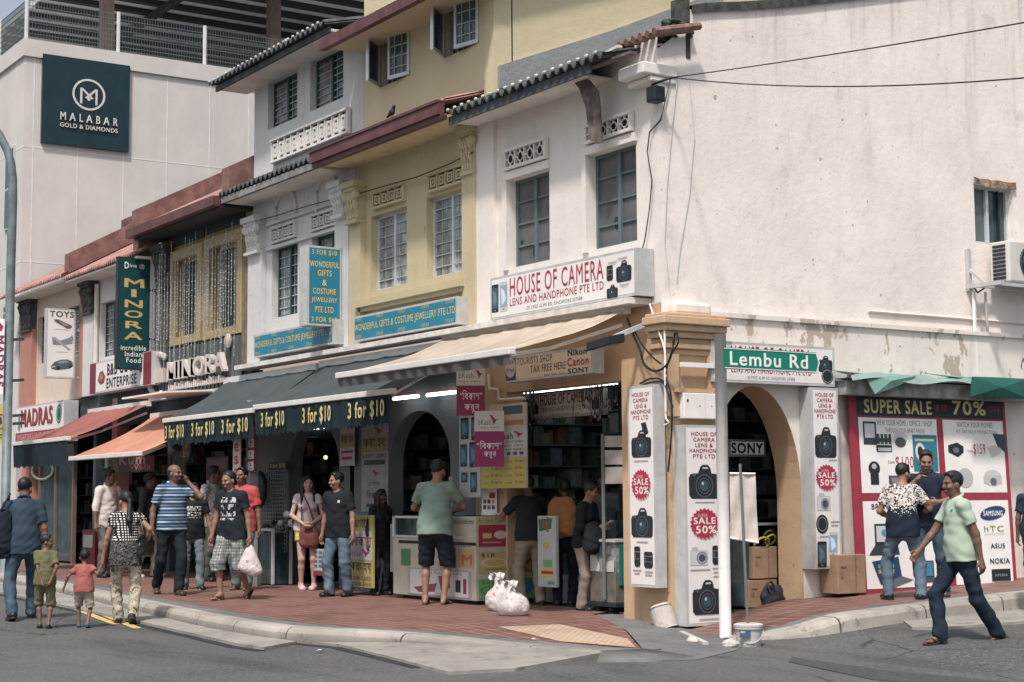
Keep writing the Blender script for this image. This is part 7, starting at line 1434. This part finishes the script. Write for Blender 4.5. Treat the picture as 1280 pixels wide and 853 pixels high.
    # ---- shoes
    if shoes:
        for sd in (-1,1):
            an, td = ank[sd], toe[sd]; dn = unit(np.cross(np.cross(td, np.array([0,0,-1.])), td)); side = np.cross(td, dn); b0 = an+dn*.075
            if shoes['kind'] in ('shoe','boot'):
                def shf(G):
                    up = .0 if shoes['kind'] == 'shoe' else .05
                    G.cone(an-td*.038+dn*.03, an+td*.03+dn*.032, .046, .046, .02); G.cone(an+td*.02+dn*.035, an+td*.145+dn*.046, .046, .037, .02); G.cone(an+td*.145+dn*.046-side*.013, an+td*.145+dn*.046+side*.013, .037, .035, .02); G.cone(an-td*.02+dn*.03, an-td*.012-dn*up, .044, .042, .02, cut=1); G.half(b0, dn); G.half(an-dn*(up+.005), -dn)
                grow('shoe', shf, shoes['mat'], an-np.array([.25,.25,.12]), an+np.array([.25,.25,.1]), 0, 1, .0075)
                m = MB(); pts = [b0+td*x+side*y for x, y in ((-.085,0),(-.075,.032),(-.03,.04),(.03,.038),(.09,.046),(.14,.042),(.17,.015),(.17,-.015),(.14,-.042),(.09,-.044),(.03,-.036),(-.03,-.04),(-.075,-.032))]; m.prism([Vector(q)-Vector(dn)*.018 for q in pts], Vector(dn)*.02, shoes.get('sole', DARK)); o = m.build('sole', None); o.parent = root
            else:
                m = MB(); b1 = b0+dn*.004; pts = [b1+td*x+side*y for x, y in ((-.08,0),(-.07,.03),(-.02,.036),(.04,.036),(.1,.045),(.15,.04),(.18,.012),(.18,-.012),(.15,-.04),(.1,-.045),(.04,-.036),(-.02,-.036),(-.07,-.03))]; m.prism([Vector(q)-Vector(dn)*.006 for q in pts], Vector(dn)*.02, shoes['mat'])
                c = an+td*.145+dn*.045; m.tube([c-dn*.012, an+td*.095+dn*.022+side*.03, an+td*.04+dn*.05+side*.04], .007, shoes['mat'], 5); m.tube([c-dn*.012, an+td*.095+dn*.022-side*.03, an+td*.04+dn*.05-side*.04], .007, shoes['mat'], 5); o = m.build('sandal', None); o.parent = root
    root['_w'] = 0; del root['_w']
    info = dict(root=root, tp=tp, wri=wri, elb=elb, hc=hc, s=s, hand=hand, sh=sh); 
    def world(v): v = np.array(v, float)*s; a = root.rotation_euler.z; return Vector(loc)+Vector((v[0]*math.cos(a)-v[1]*math.sin(a), v[0]*math.sin(a)+v[1]*math.cos(a), v[2]))
    info['world'] = world; return info
def stand(px, py, z, head_py, dz=0.):
    "ground point under the feet and the height that reaches head_py"
    p = gz(px, py, z); return p, gd(px, head_py, p).z-p.z
DEN = fabric('light_denim','denim',(.075,.115,.155),(.18,.23,.27)); DEN2 = fabric('mid_denim','denim',(.035,.065,.10),(.085,.125,.165)); DEN3 = fabric('grey_denim','denim',(.10,.125,.14),(.20,.225,.24)); INDIGO = fabric('dark_indigo','denim',(.010,.017,.030),(.020,.032,.050))
BLK = fabric('black','plain',(.014,.017,.021)); NAVYT = fabric('dark_trousers','plain',(.010,.015,.022)); KHAKI = fabric('khaki','plain',(.21,.185,.14)); BEIGET = fabric('beige','plain',(.34,.30,.25)); OLIVE = fabric('olive_trousers','plain',(.075,.085,.075))
SHB = M('black_shoe', (.015,.016,.018), .4, .2); SHBR = M('brown_shoe', (.045,.03,.022), .45, .2); SOLE = M('pale_sole', (.38,.37,.35), .7, .1); SAND = M('dark_sandal', (.025,.022,.02), .6, .2); CANV = M('white_pink_canvas_shoe', (.50,.36,.37), .7, .15)
P = road_pt(1204,806); Hh = gd(1204,589,P).z-P.z
mint = person('young man in mint green polo and dark jeans striding left across the side road', P, -72, Hh, dict(lean=3, hz=.855, fl=(-.07,-.36,.035,22), fr=(.07,.20,0,-4), hl=(-.24,-.08,.80), hr=(.26,.30,.90), er=(.4,-1,.1), hyaw=8, twist=-10, hpit=4), 'dark',
    dict(mat=fabric('mint','badge',(.36,.45,.36),(.06,.12,.25),(-.085,-.055,1.28,1.31)), collar=True, sleeve=.66, hem=-.05, placket=fabric('mint_placket','plain',(.30,.39,.31))), dict(kind='trousers', mat=INDIGO, wide=1.0), dict(kind='sandal', mat=SAND), 'short')
P = side_pt(1131,750); Hh = gd(1131,579,P).z-P.z
person('man seen from behind in a dark shirt with pale printed shoulders and light jeans', P, 158, Hh*1.0, dict(lean=2, hz=.875, fl=(-.20,.03,0,0), fr=(.20,.0,0,0), yawl=35, hl=(-.20,.22,1.02), hr=(.17,.26,1.06), er=(1,-.6,-.3), hyaw=-38, hpit=10), 'mid',
    dict(mat=fabric('printed','print',(.012,.020,.034),(.60,.56,.52),(.05,.05,.06)), sleeve=.68, hem=-.10, loose=.02), dict(kind='trousers', mat=DEN, wide=1.02), dict(kind='shoe', mat=SHB), 'short', girth=1.06)
P = side_pt(1163,747); Hh = gd(1163,563,P).z-P.z
person('man in navy polo with one hand raised to his lowered face', P, -22, Hh, dict(lean=4, fl=(-.16,-.12,0,0), fr=(.10,.0,0,0), hr=(.10,.26,1.36), er=(.9,.2,-.9), hl=(-.16,.24,1.12), el=(-.8,-.5,-.4), hyaw=14, hpit=16), 'mid',
    dict(mat=fabric('navy','plain',(.014,.021,.036)), collar=True, sleeve=.7, hem=-.07), dict(kind='trousers', mat=DEN2), dict(kind='shoe', mat=SHBR), 'thick')
P = side_pt(1297,748); Hh = gd(1297,592,P).z-P.z
person('person in dark clothes cut off by the right edge of the photo', P, 150, Hh, dict(hl=(-.26,.06,.83), hyaw=-10), 'dark', dict(mat=fabric('dark_blue','plain',(.02,.03,.05)), sleeve=.7), dict(kind='trousers', mat=DEN2), dict(kind='shoe', mat=SHB), 'short', h=.01)
# --- from the left edge
P, Hh = stand(27,775,0.,600)
P0 = P
man0 = person('man seen from behind in slate blue shirt and jeans striding away at the far left', P, -158, Hh*1.02, dict(lean=5, hz=.865, fl=(-.13,-.24,.02,14), fr=(.13,.22,0,0), hl=(-.25,.12,.88), hr=(.27,-.02,.82), hyaw=-30, hpit=12), 'dark',
    dict(mat=fabric('slate_blue','plain',(.028,.047,.068)), sleeve=.75, hem=-.10, collar=True, loose=.02), dict(kind='trousers', mat=DEN2), dict(kind='shoe', mat=SHB), 'short', girth=1.06)
P, Hh = stand(55,786,0.,668)
person('small boy in khaki green clothes with hands behind his back', P, -168, Hh, dict(lean=2, hz=.89, fl=(-.08,.05,0,0), fr=(.08,-.08,0,6), hl=(-.05,-.16,.88), hr=(.12,-.15,.90), el=(-.8,-.6,0), er=(.8,-.6,0), hyaw=-95, hpit=2), 'dark',
    dict(mat=fabric('olive_tee','plain',(.115,.115,.062)), sleeve=.75, hem=-.08), dict(kind='shorts', mat=fabric('khaki_short','plain',(.135,.12,.075)), len=1.12, wide=1.), dict(kind='shoe', mat=SHB), 'short', child=.45, h=.0085)
P, Hh = stand(104,785,0.,687)
tod = person('toddler in pink tee and beige shorts reaching up to the woman', P, -172, Hh, dict(lean=6, hz=.87, fl=(-.11,.12,0,0), fr=(.11,-.14,.02,16), hr=(.36,.05,1.36), er=(.6,-.6,-.5), hl=(-.44,.05,.93), el=(-.7,-.7,.2), hyaw=8), 'dark',
    dict(mat=fabric('coral_tee','plain',(.29,.095,.09)), sleeve=.6, hem=-.07, loose=.03), dict(kind='shorts', mat=fabric('pale_short','plain',(.34,.29,.23)), len=.9, wide=1.15), dict(kind='shoe', mat=M('blue_shoe', (.05,.10,.17), .5)), 'short', child=1.1, h=.0085, girth=1.12)
P, Hh = stand(156,780,0.,614)
wom = person('woman in black and white spotted blouse and floral trousers holding the hand of the toddler', P, -166, Hh, dict(lean=2, hz=.885, fl=(-.08,.10,0,0), fr=(.09,-.18,.04,30), hl=(-.30,.02,.80), hr=(.26,-.02,1.02), er=(.6,-1,-.2), el=(-.6,-.6,0), hyaw=28, hpit=14), 'mid',
    dict(mat=fabric('spots','dots',(.014,.015,.018),(.68,.66,.63),(.17,.16,.16)), sleeve=.42, hem=-.14, loose=.014, flare=1.05), dict(kind='trousers', mat=fabric('floral','floral',(.40,.36,.28),(.06,.07,.06),(.13,.13,.12)), wide=1.02), dict(kind='shoe', mat=SHB), 'pony', True)
P, Hh = stand(132,722,.15,587)
person('man in white shirt with rolled sleeves standing by the pink pillar', P, 52, Hh, dict(hl=(-.28,.08,.86), hr=(.27,.06,.84), hyaw=28), 'dark', dict(mat=fabric('white_shirt','plain',(.56,.53,.50)), collar=True, sleeve=1.25, hem=-.10, loose=.022, fold=.005), dict(kind='trousers', mat=fabric('grey_trousers','plain',(.11,.115,.115))), dict(kind='shoe', mat=SHB), 'short')
P, Hh = stand(182,722,.15,592)
gmn = person('man in dark grey shirt and cream trousers with a white bag behind the woman', P, 80, Hh, dict(hl=(-.25,.1,.84), hr=(.26,.02,.80), hyaw=14, fl=(-.1,.12,0,0), fr=(.1,-.14,0,6)), 'dark', dict(mat=fabric('dark_grey_shirt','plain',(.03,.036,.038)), collar=True, sleeve=1.5, hem=-.05), dict(kind='trousers', mat=fabric('cream_trousers','plain',(.38,.34,.28))), dict(kind='shoe', mat=SOLE), 'short')
P, Hh = stand(214,744,.15,580)
polo = person('balding man in blue striped polo talking on a phone while walking', P, 30, Hh, dict(lean=3, hz=.885, fl=(-.04,.18,0,0), fr=(.10,-.30,.07,40), yawl=4, hl=(-.185,.12,1.455), el=(-.5,.55,-.9), palm1=None, hr=(.29,.06,.86), er=(.5,-1,0), hyaw=28, twist=6), 'dark', dict(mat=fabric('blue_stripes','stripes',(.035,.075,.15),(.42,.48,.52),(.16,.25,.34)), collar=True, sleeve=.68, hem=-.04, loose=.02), dict(kind='trousers', mat=NAVYT), dict(kind='shoe', mat=SHBR), 'bald', girth=1.06, beard=True)
P, Hh = stand(240,737,.15,604)
person('person in black tee with white print half hidden behind the man on the phone', P, 22, Hh, dict(lean=3, fl=(-.1,.16,0,0), fr=(.1,-.1,0,8), hl=(-.30,.10,.86)), 'mid', dict(mat=fabric('black_graphic','graphic',(.012,.015,.018),(.5,.5,.5),(-.12,.12,1.16,1.36,26,1.5)), sleeve=.55, hem=-.08), dict(kind='trousers', mat=DEN3), dict(kind='shoe', mat=SHB, sole=SOLE), 'short')
P, Hh = stand(262,727,.15,583)
person('man in pale speckled shirt looking right behind the shoppers', P, 62, Hh, dict(hyaw=26), 'dark', dict(mat=fabric('speckled','speck',(.46,.44,.45),(.16,.16,.18)), collar=True, sleeve=.75, hem=-.08), dict(kind='trousers', mat=OLIVE), dict(kind='shoe', mat=SHB), 'thick')
P, Hh = stand(290,750,.15,588)
plaid = person('man in black lettered tee and plaid shorts looking down and carrying a bag', P, -28, Hh, dict(lean=4, hz=.885, fl=(-.06,-.26,.06,38), fr=(.07,.15,0,-2), hl=(-.29,.0,.80), hr=(.27,.10,.82), hyaw=-14, hpit=14), 'mid', dict(mat=fabric('lettered_tee','graphic',(.013,.018,.023),(.42,.43,.44),(-.13,.10,1.05,1.36,20,.4)), sleeve=.6, hem=-.08, loose=.022), dict(kind='shorts', mat=fabric('plaid','plaid',(.40,.41,.38),(.10,.125,.12),(.05,.065,.07)), len=1.22, wide=1.18, fold=.007), dict(kind='sandal', mat=SAND), 'thin')
P, Hh = stand(303,738,.15,584)
person('man in coral red polo and grey jeans behind the man in plaid shorts', P, -12, Hh, dict(hl=(-.27,.05,.83), hr=(.25,.04,.82), hyaw=-12, fl=(-.1,.06,0,0), fr=(.1,-.04,0,0)), 'dark', dict(mat=fabric('coral_polo','plain',(.38,.07,.072)), collar=True, sleeve=.72, hem=-.08), dict(kind='trousers', mat=DEN3), dict(kind='sandal', mat=SAND), 'short')
P, Hh = stand(384,738,.15,594)
girl = person('young woman with long black hair in pale tee and yellow shorts', P, 8, Hh, dict(fl=(-.10,.02,0,0), fr=(.09,.0,0,0), yawl=-14, yawr=10, hl=(-.06,.22,1.00), hr=(.07,.21,1.0), el=(-1,-.5,-.1), er=(1,-.5,-.1), hyaw=4, hpit=4), 'fair', dict(mat=fabric('pale_pink_tee','plain',(.50,.43,.44)), sleeve=.36, hem=-.01, loose=.008, fold=.0025), dict(kind='shorts', mat=fabric('yellow_shorts','plain',(.50,.40,.12)), len=.36, wide=1., belt=SHB), dict(kind='boot', mat=CANV, sole=SOLE), 'long', True)
P, Hh = stand(424,746,.15,590)
bp = person('man in black polo and faded jeans glancing at the young woman beside him', P, -30, Hh, dict(fl=(-.13,-.04,0,0), fr=(.12,.06,0,0), hl=(-.30,.10,.86), hr=(.27,.04,.84), hyaw=-32, hpit=4), 'mid', dict(mat=fabric('black_polo','badge',(.012,.015,.019),(.5,.5,.5),(-.10,-.07,1.30,1.335)), collar=True, sleeve=.7, hem=-.08), dict(kind='trousers', mat=DEN, wide=1.08), dict(kind='shoe', mat=SHB), 'short', girth=1.1)
# --- at the counters
P, Hh = stand(545,756,.15,574)
person('man in sage green tee and dark shorts leaning on the sim card kiosk', P, 170, Hh, dict(lean=9, hz=.89, py=-.04, fl=(-.13,.0,0,0), fr=(.10,-.02,0,0), hl=(-.14,.34,1.10), hr=(.16,.34,1.10), el=(-1,-.6,-.4), er=(1,-.6,-.4), hyaw=-26, hpit=10), 'mid', dict(mat=fabric('sage_tee','plain',(.165,.235,.20)), sleeve=.68, hem=-.08, loose=.022), dict(kind='shorts', mat=fabric('dark_shorts','plain',(.012,.020,.028)), len=1.0, wide=1.1), dict(kind='sandal', mat=SAND), 'short', girth=1.04)
P = Vector((gz(614,733,.15).x, gz(614,733,.15).y, .15)); P = gy(614,735,12.0); P.z = .15; Hh = gd(614,582,P).z-.15
person('man in dark blue shirt facing left behind the kiosk counter', P, -62, Hh, dict(hl=(-.2,.2,1.0), hr=(.2,.2,1.0)), 'dark', dict(mat=fabric('royal_navy','plain',(.012,.026,.055)), sleeve=.7), dict(kind='trousers', mat=NAVYT), None, 'thick', h=.01)
P, Hh = stand(664,757,.15,594)
person('man in black tee and khaki trousers leaning with a hand at his face', P, -160, Hh, dict(lean=7, fl=(-.12,.04,0,0), fr=(.10,-.10,0,4), yawl=20, hl=(-.17,.26,1.36), el=(-.8,-.2,-.9), hr=(.10,.32,1.12), er=(.8,-.8,-.4), hyaw=32, hpit=6), 'dark', dict(mat=BLK, sleeve=.75, hem=-.06, loose=.02), dict(kind='trousers', mat=KHAKI, wide=1.12, fold=.006), dict(kind='shoe', mat=SHB), 'thick', girth=1.06)
P, Hh = stand(731,764,.14,602)
ph = person('person in black top and beige trousers looking down at a phone', P, 58, Hh, dict(lean=6, hl=(-.05,.31,1.13), hr=(.09,.29,1.12), el=(-.6,-.6,-.8), er=(.6,-.6,-.8), hyaw=14, hpit=18), 'mid', dict(mat=fabric('black_top','plain',(.010,.014,.018)), sleeve=1.35, hem=-.06), dict(kind='trousers', mat=fabric('taupe_trousers','plain',(.25,.205,.17)), wide=1.0), dict(kind='shoe', mat=SHB), 'short', True)
P = gz(709,752,.15); P = gy(706,745,11.62); P.z = .15; Hh = gd(700,600,P).z-.15
orange = person('dark haired person with an orange backpack in the shade of the shop', P, 165, Hh, dict(lean=6, hyaw=20), 'deep', dict(mat=BLK, sleeve=.8), dict(kind='trousers', mat=NAVYT), dict(kind='shoe', mat=SHB), 'thick', h=.01)
P = gy(757,735,12.4); P.z = .15; Hh = gd(752,592,P).z-.15
person('person in grey tee deep in the shop behind the one with the phone', P, -20, Hh, dict(hpit=10), 'dark', dict(mat=fabric('grey_tee','plain',(.13,.15,.16)), sleeve=.6), dict(kind='trousers', mat=NAVYT), None, 'thick', h=.011)
P = gy(474,725,10.95); P.z = .15; Hh = gd(474,612,P).z-.15
person('figure in black standing in deep shade before the pasted posters', P, 40, Hh, dict(hyaw=10), 'deep', dict(mat=BLK, sleeve=1.6, hem=-.3), dict(kind='trousers', mat=BLK), dict(kind='shoe', mat=SHB), 'long', True, h=.011)
# --- what they carry
def held_bag(info, sd, label, w, d, h_, mat, seed):
    b = info['wri'][sd]; u, inw, fw = info['hand'](sd); k = Vector(info['world'](b+u*.10)); t = thing('carrier_bag', label, 'plastic bag', k-Vector((0,0,h_+.1)), 'plastic bags'); rr = random.Random(seed); m = MB(); rows = []; n = 24
    for i in range(13):
        f = i/12; r = .10+.9*min(1, (f*1.25))**.8 if f < .85 else 1.0-.5*(f-.85)/.15
        rows.append([(k.x+w/2*r*math.cos(2*math.pi*j/n)*_r.x*1.0-d/2*r*math.sin(2*math.pi*j/n)*_f.x*.8, k.y+w/2*r*math.cos(2*math.pi*j/n)*_r.y-d/2*r*math.sin(2*math.pi*j/n)*_f.y*.8, k.z-.02-h_*f-.03*math.cos(2*math.pi*j/n)*f+.008*rr.uniform(-1,1)) for j in range(n)]); rows[-1].append(rows[-1][0])
    m.grid(rows, mat); m.poly(rows[-1][:-1], mat); m.build('bag', t, True); return t
held_bag(plaid, -1, 'white carrier bag swinging from the hand of the man in plaid shorts', .34, .2, .40, PLB, 4)
held_bag(gmn, 1, 'white carrier bag held by the man in the dark grey shirt', .22, .14, .36, PLB, 6)
def at(info, v): return Vector(info['world'](v))
u, inw, fw = polo['hand'](-1); q = polo['hc']+np.array([-.088,.03,-.02]); t = thing('mobile_phone', 'dark phone pressed to the ear of the balding man', 'phone', at(polo, q)); m = MB(); m.bar(at(polo,q+np.array([0,-.02,.05])), at(polo,q+np.array([-.005,.04,-.07])), .05, .012, BLACKM, up=at(polo,(1,0,0))-at(polo,(0,0,0))); m.build('handset', t)
q = ph['wri'][-1]+ph['hand'](-1)[0]*.1+np.array([.03,.0,.02]); t = thing('mobile_phone', 'pale phone held up by the person in the black top', 'phone', at(ph, q)); m = MB(); m.bar(at(ph,q+np.array([0,-.05,-.03])), at(ph,q+np.array([0,.06,.05])), .06, .012, M('pale_phone', (.3,.3,.32), .3)); m.build('handset', t)
def soft(name, label, cat, c, r, mat, straps=(), rot=0, pname='bag_body'):
    t = thing(name, label, cat, Vector(c)-Vector((0,0,r[2]))); G = SDF((-r[0]*1.4,-r[1]*1.6,-r[2]*1.4), (r[0]*1.4,r[1]*1.6,r[2]*1.4), .012); X,Y,Z = np.meshgrid(*G.ax, indexing='ij', sparse=True); G.d = ((np.sqrt(np.sqrt((X/(r[0]*(1-.12*Z/r[2])))**4+(Z/r[2])**4)+(Y/(r[1]*(1-.3*Z/r[2])))**2)-1)*min(r)).astype(np.float32); G.folds(.005, len(label)); Pm, Fm = G.mesh(); Pm = Pm @ Rz(rot).T + np.array([0,0,r[2]]); np_obj(pname, Pm, Fm, mat, t)
    for s_ in straps:
        m = MB(); m.tube(s_, .013, mat, 6); m.build('strap', t, True)
    return t
rz = lambda i: i['root'].rotation_euler.z
MARB = fabric('maroon_canvas','plain',(.15,.055,.05)); c = at(girl, (-.02,.19,.80)); soft('handbag', 'small maroon cloth bag on a long strap before the young woman', 'bag', c, (.145,.06,.16), MARB, [[at(girl,(-.12,.17,.93)),at(girl,(-.02,.16,1.25)),at(girl,(.07,.10,1.44)),at(girl,(.10,.0,1.47))],[at(girl,(.10,.17,.93)),at(girl,(.09,.19,1.12)),at(girl,(.10,.13,1.38))]], rz(girl))
BB = M('black_leather', (.014,.016,.018), .35, .2); c = at(wom, (.25,-.05,1.02)); soft('handbag', 'black leather shoulder bag of the woman in spots', 'bag', c, (.15,.05,.15), BB, [[at(wom,(.22,-.13,1.14)),at(wom,(.17,-.10,1.36)),at(wom,(.165,-.02,1.475)),at(wom,(.19,.06,1.35)),at(wom,(.24,.06,1.14))]], rz(wom)+.9)
c = at(man0, (-.29,-.06,1.02)); soft('shoulder_bag', 'big dark navy bag on the shoulder of the man at the far left', 'bag', c, (.17,.09,.32), fabric('navy_nylon','plain',(.012,.018,.028)), [[at(man0,(-.27,-.1,1.3)),at(man0,(-.17,-.06,1.49)),at(man0,(-.2,.1,1.3))]], rz(man0))
OR = fabric('orange_nylon','plain',(.25,.115,.045)); c = at(orange, (0.02,-.20,1.22)); soft('backpack', 'orange backpack worn in the shade of the shop', 'backpack', c, (.19,.10,.25), OR, [[at(orange,(sx*.1,-.12,1.42)),at(orange,(sx*.12,.0,1.5)),at(orange,(sx*.13,.11,1.35)),at(orange,(sx*.13,.02,1.1))] for sx in (-1,1)], rz(orange))
c = at(ph, (.17,.24,.98)); soft('handbag', 'black bag hanging from the arm of the person with the phone', 'bag', c, (.17,.10,.19), BLK, [], rz(ph))
for (px,py,w,h,lab,sd) in ((625,763,.30,.44,'white carrier bag standing slumped against the kiosk corner, behind the fatter one',3),(641,769,.40,.38,'fat white carrier bag on the pavement in front of the man in khaki trousers',8)):
    p = gz(px,py,.155); t = thing('carrier_bag', lab, 'plastic bag', p, 'plastic bags'); bag_mesh(t, p, w, .34, h, PLB, sd)

Xi = XS-.30; c = gx(966,748,Xi); soft('shoulder_bag', 'black bag with a purple flap leaning by the cartons in the doorway', 'bag', c-Vector((0,0,-.02)), (.17,.07,.13), M('black_bag_cloth', (.018,.018,.025), .7, .3), [[c+Vector((.06,-.1,.08)),c+Vector((.07,-.14,.17)),c+Vector((.07,-.09,.2)),c+Vector((.07,-.02,.12))]], math.pi/2)
